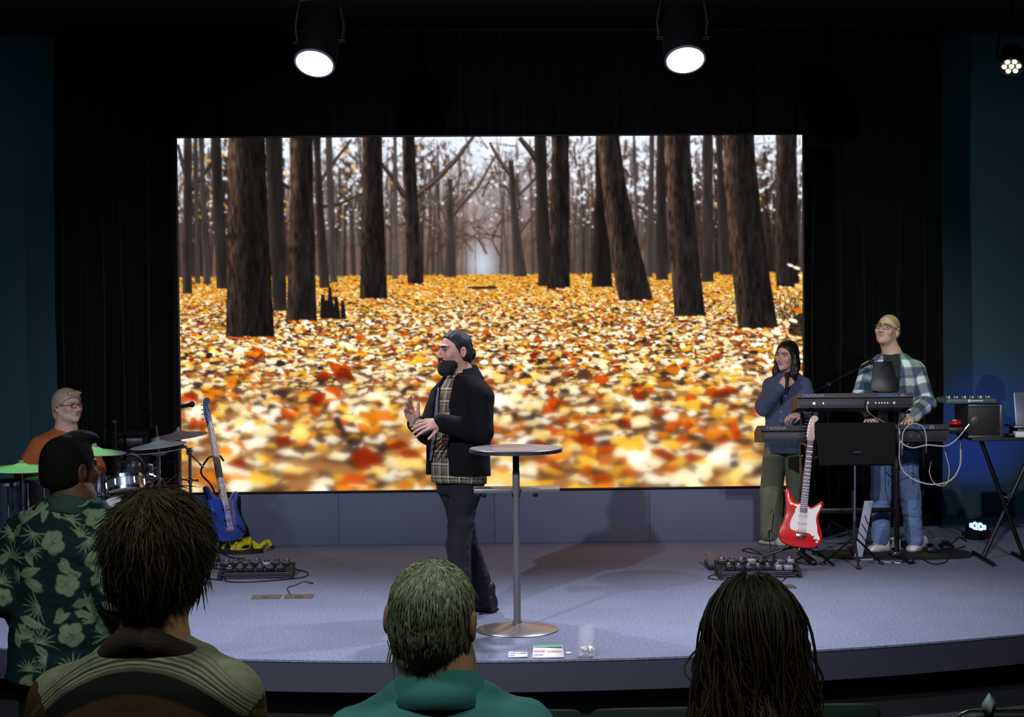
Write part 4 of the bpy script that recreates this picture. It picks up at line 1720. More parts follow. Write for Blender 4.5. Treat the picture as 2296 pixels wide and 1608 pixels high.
# ---- singer ----------------------------------------------------
def singer():
    root = thing('person', 'person in denim blue shirt and olive trousers holding a microphone', 'person', G(1742, 1222))
    J = dict(yaw=30, pelvis=at(1762, 985, 14.28), neck=at(1766, 838, 14.30), shL=at(1802, 864, 14.22), shR=at(1730, 866, 14.34), elL=at(1815, 925, 14.16), elR=at(1712, 915, 14.18), wrL=at(1795, 928, 14.0), wrR=at(1748, 872, 14.02),
             hipL=at(1786, 995, 14.26), hipR=at(1738, 995, 14.30), knL=at(1790, 1105, 14.24), knR=at(1730, 1105, 14.24), anL=at(1776, 1200, 14.26), anR=at(1728, 1198, 14.25), toeL=G(1762, 1222), toeR=G(1704, 1219))
    H = Head(at(1764, 798, 14.24), 42, -2, -4, .97)
    hf = head_field(H, J['neck'], neck_r=.046, jaw=.85, nose=.85, wide=.96).skin()
    hR = hand_field(J['wrR'], at(1765, 850, 13.98) - J['wrR'], (-.3, -.8, .3), .95, (.95, .95, 1.0, 1.05), .03, (.5, 1.2), side=1, h=.0028, forearm=J['wrR'] + (J['elR'] - J['wrR']) * .3).skin()
    hL = hand_field(J['wrL'], at(1776, 934, 13.95) - J['wrL'], (0, -.2, 1), .95, (.4, .4, .4, .4), .08, (.5, .5), side=-1, h=.004, forearm=J['wrL'] + (J['elL'] - J['wrL']) * .3).skin()
    V, F = merge([hf, hR, hL, core_body(J)])
    add(root, 'body', (V, F), M_SKIN, {'tint': skin_tint(H, V, (.83, .66, .60), lips=(.70, .36, .36), brow=(.30, .22, .20), cheeks=.2, socket=.35)})
    def locks(Fd):
        pass
    parts = [hair_cap(H, .012, A=(-.080, .088), B=(-.030, -.02), bottom=-.09, seed=5, wide=.98)]
    Fd = Field(*bounds([H.p(.12, .14, 0), H.p(-.12, -.06, -.32), H.p(.12, -.08, -.32)], .04), .004)
    for s_ in (-1, 1):
        Fd.chain([H.p(s_ * .066, -.018, .03), H.p(s_ * .082, .0, -.05), H.p(s_ * .086, -.012, -.14), H.p(s_ * .080, -.032, -.24)], [.022, .026, .030, .016], .02)
    Fd.chain([H.p(0, .085, .02), H.p(0, .085, -.08), H.p(0, .075, -.20)], [.055, .062, .045], .03)
    Fd.wave(.003, lambda P: np.sin(H.loc(P)[:, 0] * 300 + 8 * H.loc(P)[:, 2] * 6))
    parts.append(Fd.skin())
    add(root, 'hair', merge(parts), mat('hair_darkbrown', (0.10, 0.075, 0.07), 0.4, var=.5, scale=60, stretch=(1, 1, .2), bump=.5, bscale=150))
    M_CHAMB = mat('chambray_blue', (.27, .31, .42), .85, var=.18, scale=25, bump=.25, bscale=300)
    Fd, Mx, L = top_field(J, .022, .0075, .88, .92, t0=-.22, sleeve=(.044, .046, .026), t1=.99)
    Fd.ripple(.008, .07, 11, (1, 1, .6))
    Fd.ripple(.004, .03, 12, (1, 1, .5))
    add(root, 'shirt', Fd.skin(), M_CHAMB)
    collar(root, J, M_CHAMB, .056, .032, .012, 'collar', 80)
    mb = MB()
    for i in range(5):
        p = J['pelvis'] + Mx[:, 2] * (L * (.28 + .13 * i)) - Mx[:, 1] * (.122 + .012 * (i < 3))
        mb = MB()
        mb.sphere(p, .006, 8, 6)
        mb.build('button', mat('button_grey', (.75, .75, .78), .4), root)
    Fd = trousers_field(J, .008, (.092, .096, .088), .90, .95, .045, pel=.012)
    Fd.ripple(.010, .085, 13, (1, 1, .3))
    add(root, 'trousers', Fd.skin(), mat('olive_cotton', (.43, .45, .36), .9, var=.15, scale=20, bump=.2, bscale=250))
    for s_ in 'LR':
        an, toe = J['an' + s_], J['toe' + s_]
        d = toe - an
        d[2] = 0
        d /= np.linalg.norm(d)
        tip = np.array([toe[0], toe[1], .004])
        shoe('shoe', tip - d * .245, tip, mat('shoe_cream', (.80, .77, .70), .6), mat('sole_cream', (.70, .66, .58), .7), root, .043, .06)
    # microphone in her hand
    a = at(1766, 838, 13.965)
    b = at(1763, 886, 13.975)
    root2 = thing('microphone', 'black handheld microphone with silver end held by the singer', 'microphone', b)
    d = b - a
    M_BLK = mat('black_plastic', (.06, .06, .065), .45)
    MB().cyl(a + d * .18, b, .015, .011, 14).build('handle', M_BLK, root2)
    mb = MB()
    mb.sphere(a + d * .06, .025, 16, 10)
    mb.build('grille', mat('mic_grille', (.20, .20, .22), .35, .8, bump=.6, bscale=600), root2)
    mb = MB()
    mb.cyl(b, b + d * .10, .011, .010, 14)
    mb.build('end_cap', mat('steel_bright', (.75, .76, .80), .25, 1.0), root2)
    return root


# ---- keyboard player ----------------------------------------------------
def keyboardist():
    root = thing('person', 'person in plaid overshirt, jeans and spectacles standing and playing keyboards', 'person', G(2005, 1238))
    J = dict(yaw=14, fat=1.05, pelvis=at(2003, 985, 13.80), neck=at(2000, 794, 13.80), shL=at(2052, 832, 13.76), shR=at(1950, 834, 13.82), elL=at(2076, 905, 13.66), elR=at(1932, 892, 13.72), wrL=at(2046, 935, 13.46), wrR=at(1956, 930, 13.46),
             hipL=at(2028, 1000, 13.80), hipR=at(1980, 1000, 13.80), knL=at(2042, 1115, 13.74), knR=at(1976, 1115, 13.74), anL=at(2050, 1208, 13.80), anR=at(1974, 1208, 13.80), toeL=G(2040, 1240), toeR=G(1948, 1240))
    H = Head(at(1990, 741, 13.76), 36, 14, -6, 1.04)
    hf = head_field(H, J['neck'], neck_r=.060, nose=1.05, wide=1.0).skin()
    hs = []
    for s_, t_, sd in (('L', (2034, 945), 1), ('R', (1950, 943), -1)):
        hs.append(hand_field(J['wr' + s_], at(t_[0], t_[1], 13.36) - J['wr' + s_], (0, -.15, 1), 1.05, (.5, .5, .5, .5), .10, (.6, .5), side=sd, h=.003, forearm=J['wr' + s_] + (J['el' + s_] - J['wr' + s_]) * .35).skin())
    V, F = merge([hf] + hs + [core_body(J)])
    add(root, 'body', (V, F), M_SKIN, {'tint': skin_tint(H, V, (.84, .68, .60), lips=(.72, .48, .44), brow=(.45, .34, .26), cheeks=.12, socket=.45)})
    # close-cropped fair hair
    add(root, 'hair', hair_cap(H, .0025, A=(-.070, .088), B=(-.010, .0), bottom=-.05, groove=.0006, seed=4), mat('hair_cropped_fair', (.66, .54, .40), .8, var=.2, scale=200))
    spectacles(root, H, M_GLASSFRAME)
    M_PL = mat_weave('plaid_green_blue', (.88, .92, .94), [(0, .13, 0, .064, (.18, .30, .40), .72), (1, .14, .02, .068, (.12, .22, .40), .72), (0, .13, .035, .02, (.08, .12, .22), .6), (1, .14, .06, .02, (.06, .10, .2), .6)], var=.25)
    Fd, Mx, L = top_field(J, .026, .0075, 1.04, 1.06, t0=-.10, sleeve=(.056, .048, .030), t1=.98)
    fr = J['pelvis']
    Fd.loft([(-.3, .0, -.25, .030, .24), (L * .5, .0, -.25, .040, .24), (L * .85, 0, -.25, .060, .24), (L * 1.1, 0, -.25, .07, .27)], fr, Mx, .006, 's', p=5)
    Fd.loft([(L * .86, 0, -.01, .068, .064), (L * 1.08, 0, -.01, .070, .066)], fr, Mx, .008, 's', p=2)
    Fd.ripple(.007, .08, 21, (1, 1, .6))
    Fd.ripple(.004, .03, 22, (1, 1, .6))
    VF = Fd.skin()
    add(root, 'overshirt', VF, M_PL, {'fab': fab_coords(VF[0], J)})
    collar(root, J, mat('collar_green', (.42, .58, .52), .85), .066, .040, .022, 'collar', 85)
    Fd, Mx, L = top_field(J, .010, .011, 1.0, 1.02, t0=-.12, sleeve=(.045, .04, .03), sleeve_end='el', t1=1.0, upto=.6)
    add(root, 'tee', Fd.skin(), mat('tee_dark', (.13, .17, .18), .9, bump=.2))
    Fd = trousers_field(J, .008, (.096, .078, .070), 1.0, 1.05, .045)
    Fd.ripple(.007, .06, 23, (1, 1, .8))
    Fd.ripple(.004, .028, 24, (.7, .7, 1.6))
    add(root, 'jeans', Fd.skin(), mat('denim_washed', (.42, .51, .68), .9, var=.45, scale=9, bump=.3, bscale=300))
    for s_ in 'LR':
        an, toe = J['an' + s_], J['toe' + s_]
        d = toe - an
        d[2] = 0
        d /= np.linalg.norm(d)
        tip = np.array([toe[0], toe[1], .004])
        shoe('trainer', tip - d * .295, tip, mat('trainer_white', (.92, .93, .90), .6, var=.25, scale=30), mat('trainer_sole', (.55, .55, .52), .7), root, .05, .085)
    return root


# ---- drummer ----------------------------------------------------
def drummer():
    root = thing('person', 'person in rust orange t-shirt seated behind the drum kit', 'person', (*G(120, 1262)[:2], 0))
    J = dict(yaw=-42, fat=1.3, pelvis=at(118, 1118, 13.55), neck=at(148, 965, 13.55), shL=at(188, 998, 13.66), shR=at(88, 1004, 13.42), elL=at(220, 1062, 13.55), elR=at(50, 1068, 13.25), wrL=at(212, 1092, 13.30), wrR=at(110, 1082, 13.10),
             hipL=at(140, 1128, 13.60), hipR=at(100, 1128, 13.48), knL=at(230, 1125, 13.42), knR=at(170, 1130, 13.10), anL=at(235, 1240, 13.40), anR=at(185, 1245, 13.05), toeL=G(262, 1262), toeR=G(215, 1268))
    H = Head(at(152, 911, 13.50), -52, 2, 0, 1.05)
    hf = head_field(H, J['neck'], neck_r=.072, jaw=1.18, wide=1.08, nose=1.1).skin()
    hs = []
    for s_, tgt, sd in (('L', (216, 1106), 1), ('R', (128, 1086), -1)):
        hs.append(hand_field(J['wr' + s_], at(tgt[0], tgt[1], 13.1) - J['wr' + s_], (0, -.2, 1), 1.05, (1.0, 1.0, 1.05, 1.1), .03, (.4, .9), side=sd, h=.004, forearm=J['el' + s_] + (J['wr' + s_] - J['el' + s_]) * .0, fr=.034).skin())
    V, F = merge([hf] + hs + [core_body(J)])
    add(root, 'body', (V, F), M_SKIN, {'tint': skin_tint(H, V, (.83, .66, .62), lips=(.70, .46, .44), brow=(.55, .48, .42), beard=((.80, .72, .68), .5), cheeks=.25)})
    def longback(Fd):
        Fd.ell(H.p(0, .075, -.062), (.070, .042, .062), H.M, .03)
        for s_ in (-1, 1):
            Fd.ell(H.p(s_ * .072, -.002, .03), (.016, .035, .035), H.M, .015)
        Fd.ell(H.p(0, -.078, .092), (.060, .026, .022), H.M, .02)
    add(root, 'hair', hair_cap(H, .016, A=(-.098, .070), B=(-.012, .012), bottom=-.13, extra=longback, wide=1.06, seed=8), mat('hair_grey_fair', (.66, .58, .48), .55, var=.35, scale=60, stretch=(1, 1, .25), bump=.4, bscale=150))
    spectacles(root, H, M_GLASSFRAME, .022, .014)
    mb = MB()
    mb.sphere(H.p(-.088, .006, -.004), .010, 10, 8)
    mb.build('earpiece', mat('black_plastic', (.06, .06, .065), .45), root)
    Fd, Mx, L = top_field(J, .018, .009, 1.12, 1.25, t0=-.2, belly=.07, sleeve=(.066, .064, .05), sleeve_end='el', t1=.985, upto=.85)
    Fd.loft([(L * .93, 0, -.02, .072, .080), (L * 1.1, 0, -.02, .075, .085)], J['pelvis'], Mx, .008, 's', p=2)
    Fd.ripple(.008, .09, 31, (1, 1, .7))
    add(root, 't_shirt', Fd.skin(), mat('tee_rust', (.66, .34, .18), .9, var=.1, scale=20, bump=.2, bscale=250))
    Fd = trousers_field(J, .014, (.10, .08, .06), 1.1, 1.15, None)
    add(root, 'trousers', Fd.skin(), mat('trousers_black', (.08, .08, .09), .9))
    for s_ in 'LR':
        an, toe = J['an' + s_], J['toe' + s_]
        d = toe - an
        d[2] = 0
        d /= np.linalg.norm(d)
        tip = np.array([toe[0], toe[1], .004])
        shoe('shoe', tip - d * .28, tip, M_SHOEBLACK, M_SOLEBLACK, root, .05, .08, h=.008)
    # the throne he sits on
    p = J['pelvis']
    st = thing('drum_stool', 'round black drum stool under the seated drummer', 'stool', (p[0], p[1], 0))
    top = p[2] - .145
    mb = MB()
    mb.lathe([(.0, -.08), (.15, -.08), (.165, -.06), (.165, -.02), (.15, 0), (0, .005)], (p[0], p[1], top), seg=28)
    mb.build('seat', M_SHOEBLACK, st)
    mb = MB()
    mb.cyl((p[0], p[1], .18), (p[0], p[1], top - .08), .014)
    mb.build('post', mat('steel_chrome', (.72, .73, .76), .18, 1.0), st)
    for i in range(3):
        a = 2.1 * i + .3
        mb = MB()
        mb.tube([(p[0], p[1], .3), (p[0] + .12 * cos(a), p[1] + .12 * sin(a), .18), (p[0] + .25 * cos(a), p[1] + .25 * sin(a), .012)], .010, 8)
        mb.build('leg', MATS['steel_chrome'], st)
    # sticks in his hands
    for s_, q in (('L', (262, 1075)), ('R', (178, 1062))):
        a = J['wr' + s_] + (at(*q, 13.05) - J['wr' + s_]) * .12
        b = at(*q, 13.0)
        d = (b - a) / np.linalg.norm(b - a)
        mb = MB()
        mb.tube([b - d * .40, b - d * .06, b - d * .018], [.0072, .0065, .0035], 8)
        mb.sphere(b - d * .012, .006, 8, 6)
        o = mb.build('drumstick', mat('stick_wood', (.72, .58, .40), .5))
        tag(o, 'wooden drumstick in the drummer\'s ' + ('far hand beside the rack tom' if s_ == 'L' else 'near hand behind the left green cymbal'), 'drumstick', 'drumsticks')
    return root


presenter()
singer()
keyboardist()
drummer()


# ------------------------------------------------------------------ audience seen from behind
def scalp_strands(H, capV, n, length, steps, rad, seed, flow=0.35, mess=.25, wave=0.0, wfreq=40, zmin=-.2, off=.012, whorl=(0, .06, .1), grav=0.0, wide=1.0, spread=0.0, back=1.0, ymin=-1.0):
    """locks rooted all over the scalp, combed away from the whorl and kept outside the skull and neck"""
    r = np.random.default_rng(seed)
    Lc = H.loc(capV)
    Lc = Lc[(Lc[:, 2] > zmin) & (Lc[:, 1] > ymin)]
    P = Lc[r.integers(0, len(Lc), n)] + r.normal(size=(n, 3)) * .003
    E = np.array([.075 * wide + off, .097 * back + off, .084 + off])
    C0 = np.array([0, .014, .034])
    E2, C2 = np.array([.061 * wide + off, .061 + off, .062]), np.array([0, .038, -.035])
    w = np.array(whorl)
    L = length * (.6 + .7 * r.random(n))
    st = L / (steps - 1)
    out = [P.copy()]
    jit = r.normal(size=(n, 3)) * mess
    phs = r.random(n) * 1.6 + np.round(P[:, 0] * 60) * 1.9 + np.round(P[:, 1] * 40) * .8
    amp = wave * (.5 + r.random(n))
    D = None
    for k in range(steps - 1):
        nr = (P - C0) / E ** 2
        nr /= np.linalg.norm(nr, axis=1, keepdims=True)
        t = (P - w)
        t = t - nr * (t * nr).sum(1, keepdims=True)
        t /= np.linalg.norm(t, axis=1, keepdims=True) + 1e-6
        t = t + jit + np.array([0, 0, -1.0]) * (flow + grav * k / steps)
        t[:, 0] += spread * np.sign(P[:, 0]) * np.clip(-(P[:, 2] + .0) / .07, 0, 1)
        t /= np.linalg.norm(t, axis=1, keepdims=True)
        D = t if D is None else (D * .45 + t * .55)
        D /= np.linalg.norm(D, axis=1, keepdims=True)
        P = P + D * st[:, None]
        if wave:
            a = phs + k * wfreq * length / steps
            f = min(1, max(0, (k - 3) / steps) * 1.6)
            P = P + np.stack([np.cos(a), .5 * np.sin(a), 0 * a], -1) * (amp * f)[:, None]
        for (cc, ee) in ((C0, E), (C2, E2)):
            q = np.linalg.norm((P - cc) / ee, axis=1)
            m = q < 1.0
            P[m] = cc + (P[m] - cc) / q[m][:, None] * (1.0 + .05 * r.random(m.sum()))[:, None]
        m = (P[:, 2] < -.04) & (np.hypot(P[:, 0], P[:, 1] - .02) < .066)
        if m.any():
            v = P[m][:, :2] - np.array([0, .02])
            P[m, :2] = np.array([0, .02]) + v / (np.linalg.norm(v, axis=1, keepdims=True) + 1e-6) * .069
        out.append(P.copy())
    paths = np.stack(out, 1)
    R = rad * (.6 + .8 * r.random(n))[:, None] * np.interp(np.arange(steps) / (steps - 1), [0, .15, .7, 1], [.6, 1, .8, .12])[None]
    W = H.c + (paths.reshape(-1, 3) * H.k) @ H.M.T
    V, F = strands(W.reshape(n, steps, 3), R)
    return V, F, n, steps


def hair_obj(root, H, dark, light, mixp, seed, cap, hairmat, **kw):
    tips = kw.pop('tips', 0.0)
    sd = kw.pop('sd', .25)
    V, F, n, steps = scalp_strands(H, kw.pop('roots', cap[0]), seed=seed, **kw)
    r = np.random.default_rng(seed + 1)
    w = np.clip(r.normal(mixp, sd, n), 0, 1)
    c = np.array(lin(dark))[None] * (1 - w[:, None]) + np.array(lin(light))[None] * w[:, None]
    c = np.repeat(c[:, None], steps, 1)
    if tips:
        g = (np.linspace(0, 1, steps) ** 1.6 * tips)[None, :, None] * (.4 + 1.0 * r.random((n, 1, 1)))
        g = np.clip(g, 0, 1)
        c = c * (1 - g) + np.array(lin(light)) * g
    c = np.repeat(c.reshape(-1, 3), 3, 0)
    Vc, Fc = cap
    tint = np.concatenate([np.tile(np.array(lin(dark)), (len(Vc), 1)), c])
    V2, F2 = merge([(Vc, Fc), (V, F)])
    return add(root, 'hair', (V2, F2), hairmat, {'tint': tint})


M_HAIRMIX = mat_attr('hair_strands', rough=.6, var=.3, scale=40, spec=.22)


def std_joints(head_x, neck, pelvis, yaw, shL, shR, elL, elR, d, fl=FLOORZ):
    f = facing(yaw)
    left = np.array([-f[1], f[0], 0])
    J = dict(yaw=yaw, pelvis=pelvis, neck=neck, shL=shL, shR=shR, elL=elL, elR=elR)
    J['wrL'] = elL + f * .18 - left * .05 + np.array([0, 0, -.10])
    J['wrR'] = elR + f * .18 + left * .05 + np.array([0, 0, -.10])
    for s_, q in (('L', 1), ('R', -1)):
        J['hip' + s_] = pelvis + left * q * .09 - np.array([0, 0, .05])
        hz = J['hip' + s_][2]
        g = np.array([J['hip' + s_][0], J['hip' + s_][1], 0]) + left * q * .03
        J['kn' + s_] = g + np.array([0, 0, fl + (hz - fl) * .52]) + f * .01
        J['an' + s_] = g + np.array([0, 0, fl + .085])
        J['toe' + s_] = g + f * .17 + np.array([0, 0, fl + .03])
    return J


def lower_half(root, J, col, shoecol):
    Fd = trousers_field(J, .02, (.09, .066, .055), 1.0, 1.0, FLOORZ + .05)
    add(root, 'trousers', Fd.skin(), mat('trousers_' + col[0], col[1], .9))
    for s_ in 'LR':
        an, toe = J['an' + s_], J['toe' + s_]
        d = toe - an
        d[2] = 0
        d /= np.linalg.norm(d)
        heel = np.array([an[0], an[1], FLOORZ + .004]) - d * .07
        shoe('shoe', heel, heel + d * .28, shoecol, M_SOLEBLACK, root, .048, .08, h=.009)


def print_canvas():
    """palm and hibiscus print"""
    K = 3.0
    C = Canvas(int(340 * K), int(470 * K))
    r = np.random.default_rng(3)
    C.A[:] = lin((.07, .20, .23))
    pale, mid = np.array(lin((.64, .72, .62))), np.array(lin((.38, .50, .44)))
    T = lambda x, y: np.array([(x + 30) * K, (y - 1085) * K])
    def leaf(x, y, a, l, w, c):
        p = T(x, y)
        d = np.array([cos(a), -sin(a)])
        n = np.array([-d[1], d[0]])
        C.poly([p, p + (d * .3 * l + n * w) * K, p + (d * .65 * l + n * w * .75) * K, p + d * l * K, p + (d * .65 * l - n * w * .75) * K, p + (d * .3 * l - n * w) * K], c)
        C.line(p, p + d * l * .9 * K, 1.2 * K, .5 * K, mid * .55)
    def frond(x, y, a0, spread_, l, n=9, c=None):
        for i in range(n):
            a = RAD(a0 + spread_ * (i / (n - 1) - .5))
            p = T(x, y)
            ll = l * (.75 + .35 * r.random())
            for k in range(5):
                b = a + (i / (n - 1) - .5) * .9 * k / 4
                q = p + np.array([cos(b), -sin(b)]) * ll / 5 * K
                w = 3.4 * sin(pi * (.22 + .15 * k)) * K * .9
                w2 = 3.4 * sin(pi * (.22 + .15 * (k + 1))) * K * .9
                C.line(p, q + (q - p) * .08, w, w2, pale if c is None else c)
                p = q
    def flower(x, y, s_):
        for i in range(5):
            a = 2 * pi * i / 5 + r.random() * .5
            p = T(x + cos(a) * s_ * .58, y + sin(a) * s_ * .58)
            rr = s_ * .56
            pts = [p + rr * K * np.array([cos(b) * (.95 + .12 * r.random()), sin(b) * (.95 + .12 * r.random())]) for b in np.arange(0, 6.2, .6)]
            C.poly([T(x, y) + (q - T(x, y)) * 1.06 for q in pts], mid * .5)
            C.poly(pts, pale * (.92 + .16 * r.random()))
        for i in range(5):
            a = 2 * pi * i / 5
            C.line(T(x, y), T(x + cos(a) * s_ * .5, y + sin(a) * s_ * .5), 2.2 * K, .8 * K, mid * .6)
        C.line(T(x, y), T(x + s_ * .5, y - s_ * .7), 2.4 * K, 1.6 * K, pale)
    for q in ((95, 1185, 250, 200, 40), (175, 1158, 60, 190, 42), (40, 1245, 80, 170, 38), (112, 1425, 80, 170, 42), (85, 1485, 90, 170, 36), (110, 1345, 200, 150, 44), (215, 1200, 310, 170, 36), (30, 1160, 140, 150, 34),
              (215, 1350, 30, 170, 40), (240, 1280, 20, 150, 34), (180, 1480, 60, 170, 40), (255, 1420, 100, 170, 38), (10, 1300, 70, 150, 34), (285, 1200, 60, 150, 34), (-5, 1210, 120, 150, 30)):
        frond(*q)
        frond(q[0] + 38 * (r.random() - .5) + 12, q[1] + 34, q[2] + 120 * r.random(), 120, q[4] * .75, 7)
    for q in ((118, 1120, 265, 46, 10), (130, 1118, 300, 44, 10), (110, 1120, 235, 40, 9), (150, 1250, 330, 52, 11), (160, 1235, 300, 40, 9), (60, 1280, 20, 56, 12), (70, 1290, -10, 50, 11), (120, 1310, 160, 46, 10),
              (60, 1370, 340, 60, 11), (55, 1385, 320, 55, 10), (180, 1345, 20, 56, 10), (185, 1355, -20, 50, 9), (215, 1115, 200, 46, 9), (240, 1190, 30, 46, 9), (40, 1200, 60, 40, 9), (130, 1455, 140, 44, 9),
              (225, 1300, 60, 46, 10), (230, 1460, 30, 50, 10), (60, 1520, 40, 46, 9), (150, 1520, 20, 50, 9), (250, 1330, 330, 46, 10), (20, 1190, 200, 40, 9), (0, 1260, 40, 44, 10), (280, 1380, 150, 44, 9), (92, 1140, 215, 44, 9), (200, 1140, 350, 40, 8), (75, 1225, 300, 40, 9), (205, 1270, 200, 44, 9), (140, 1380, 30, 46, 9), (100, 1400, 200, 50, 10), (60, 1440, 100, 46, 9), (215, 1510, 120, 44, 9), (160, 1345, 250, 40, 9)):
        leaf(q[0], q[1], RAD(q[2]), q[3], q[4], pale * (.8 + .3 * r.random()))
    for q in ((142, 1205, 24), (172, 1295, 24), (180, 1405, 25), (232, 1155, 20), (232, 1245, 20), (64, 1150, 16), (95, 1530, 20), (250, 1390, 20), (20, 1330, 18)):
        flower(*q)
    return blur(C.A, 1), K


def hawaiian():
    root = thing('person', 'person in green palm print shirt standing with back turned at far left', 'person', (*at(150, 1400, 6.8)[:2], FLOORZ))
    J = std_joints(0, at(168, 1122, 6.80), at(142, 1425, 6.80), -168, at(52, 1198, 6.86), at(248, 1190, 6.74), at(20, 1345, 6.80), at(268, 1340, 6.66), 6.8)
    J['wrL'] = at(60, 1440, 6.98)
    J['wrR'] = at(232, 1440, 6.92)
    H = Head(at(157, 1052, 6.82), -142, -2, 0, 1.04)
    V, F = merge([head_field(H, J['neck'], .004, .064, jaw=1.1, wide=1.05).skin(), core_body(J)])
    arms = Field(*bounds([J['shL'], J['elL'], J['wrL'], J['shR'], J['elR'], J['wrR']], .1), .008)
    for s_ in 'LR':
        arms.chain([J['sh' + s_], J['el' + s_], J['wr' + s_]], [.052, .046, .034], .02)
    V, F = merge([(V, F), arms.skin()] + [hand_field(J['wr' + s_], facing(-168) + np.array([0, 0, -.3]), (0, -.3, 1), 1.05, (.4,) * 4, .06, (.5, .5), side=q, h=.006).skin() for s_, q in (('L', 1), ('R', -1))])
    add(root, 'body', (V, F), M_SKIN, {'tint': skin_tint(H, V, (.52, .35, .26), lips=(.4, .22, .2), brow=(.06, .05, .05))})
    def crest(Fd):
        Fd.ell(H.p(0, -.045, .118), (.055, .045, .026), H.M, .03)
        Fd.ell(H.p(0, -.085, .112), (.050, .028, .022), H.M, .02)
    add(root, 'hair', hair_cap(H, .010, A=(-.092, .085), B=(-.026, -.005), bottom=-.068, h=.0045, extra=crest, wide=1.03, seed=12, groove=.0015), mat('hair_black_short', (.045, .04, .042), .85, var=.5, scale=150, bump=.6, bscale=400))
    Fd, Mx, L = top_field(J, .030, .005, 1.02, 1.12, t0=-.34, belly=.02, sleeve=(.052, .062, .05), sleeve_end='el', t1=.985, upto=.93)
    Fd.ripple(.007, .09, 41, (.8, 1, 1.2))
    Fd.ripple(.004, .035, 42, (.6, 1, 1.8))
    V, F = Fd.skin()
    A, K = print_canvas()
    # flat print laid over the cloth from behind
    c = at(150, 1315, 6.8)
    x = 150 + (V[:, 0] - c[0]) * 588
    y = 1315 - (V[:, 2] - c[2]) * 588
    front = V[:, 1] > J['pelvis'][1]
    x = np.where(front, x + 67, x)
    ix = np.clip(((x + 30) * K).astype(int), 0, A.shape[1] - 1)
    iy = np.clip(((y - 1085) * K).astype(int), 0, A.shape[0] - 1)
    add(root, 'shirt', (V, F), mat_attr('print_cotton', rough=.8, var=.08, scale=80, bump=.15), {'tint': A[iy, ix]})
    o = collar(root, J, mat('print_collar_green', (.25, .36, .34), .8, var=.6, scale=40), .070, .036, .014, 'collar', 60)
    lower_half(root, J, ('charcoal', (.10, .10, .12)), M_SHOEBLACK)


def striped():
    root = thing('person', 'person in striped cardigan with maroon collar standing with back turned', 'person', (*at(340, 1500, 3.9)[:2], FLOORZ))
    nk = at(346, 1440, 3.86)
    J = std_joints(0, nk, nk + np.array([0, 0, -.56]), -172, at(152, 1578, 3.92), at(502, 1572, 3.82), at(92, 1860, 3.95), at(552, 1850, 3.84), 3.86)
    H = Head(at(362, 1256, 3.86), -158, 0, 0, 1.06)
    V, F = merge([head_field(H, J['neck'], .0042, .060).skin(), core_body(J)] + [hand_field(J['wr' + s_], facing(-172) + np.array([0, 0, -.3]), (0, -.3, 1), 1.05, (.4,) * 4, .06, (.5, .5), side=q, h=.007).skin() for s_, q in (('L', 1), ('R', -1))])
    add(root, 'body', (V, F), M_SKIN, {'tint': skin_tint(H, V, (.70, .52, .40))})
    cap = hair_cap(H, .019, A=(-.090, .070), B=(-.040, -.030), bottom=-.055, h=.005, wide=1.02, groove=.004, seed=14, crown=.012)
    hair_obj(root, H, (.12, .09, .062), (.37, .29, .20), .30, 51, cap, M_HAIRMIX, n=7000, length=.060, steps=6, rad=.0015, flow=.42, mess=.32, zmin=-.045, off=.020, wide=1.03, whorl=(.01, .04, .14))
    Fd, Mx, L = top_field(J, .030, .009, 1.06, 1.1, t0=-.25, sleeve=(.056, .052, .04), t1=.97)
    Fd.ripple(.006, .10, 45)
    V, F = Fd.skin()
    q = (V - J['neck']) @ Mx
    v = -q[:, 2] - 2.05 * q[:, 0] ** 2
    sl = (np.abs(q[:, 0]) > .245 + (q[:, 2] + .11) * .62).astype(float) * (q[:, 2] < -.09)
    fab = np.stack([q[:, 0], (v + .035) / .72 - .02 + .35 * sl, sl], -1)
    B = lambda a, b, col, op=1.0: (1, 4.0, (a + b) / 2 - 2.0, b - a, col, op)
    cream, gr = (.47, .46, .38), (.15, .14, .13)
    bands = [B(-.2, .078, cream), B(.004, .008, gr, .35), B(.014, .018, gr, .45), B(.026, .034, gr, .7), B(.040, .045, gr, .7), B(.052, .059, gr, .9), B(.066, .071, gr, .8), B(.078, .150, (.035, .04, .04)), B(.078, .086, (.30, .29, .25), .7), B(.150, .60, (.22, .15, .07)),
             B(.185, .195, (.26, .10, .06), .8), B(.215, .24, (.12, .09, .06), .7), B(.36, .37, (.30, .10, .09), .8), B(.39, .41, (.32, .27, .12), .8), B(.43, .44, (.30, .10, .09), .8), B(.46, .50, (.25, .20, .10), .8)]
    add(root, 'cardigan', (V, F), mat_weave('striped_wool', (.20, .14, .07), bands, .95, var=.35), {'fab': fab})
    # thick rolled shawl collar
    Mc = mat('maroon_wool', (.17, .095, .085), .95, var=.3, scale=60, bump=.5, bscale=200)
    pts = []
    for a in np.linspace(18, 342, 34):
        ca = RAD(a)
        fall = .5 - .5 * cos(ca)
        pts.append(J['neck'] + Mx[:, 0] * sin(ca) * .104 + Mx[:, 1] * (-cos(ca)) * .088 + Mx[:, 2] * (-.006 + .028 * fall - .085 * (1 - fall) - .022 * abs(sin(ca))))
    Fd = Field(*bounds(pts, .05), .006)
    for i in range(len(pts) - 1):
        Fd.cone(pts[i], pts[i + 1], .023, .023, .006, flat=((0, 0, 1), 1.3))
    Fd.ripple(.003, .03, 46)
    add(root, 'collar', Fd.skin(), Mc)
    lower_half(root, J, ('brown', (.14, .11, .09)), M_SHOEBLACK)


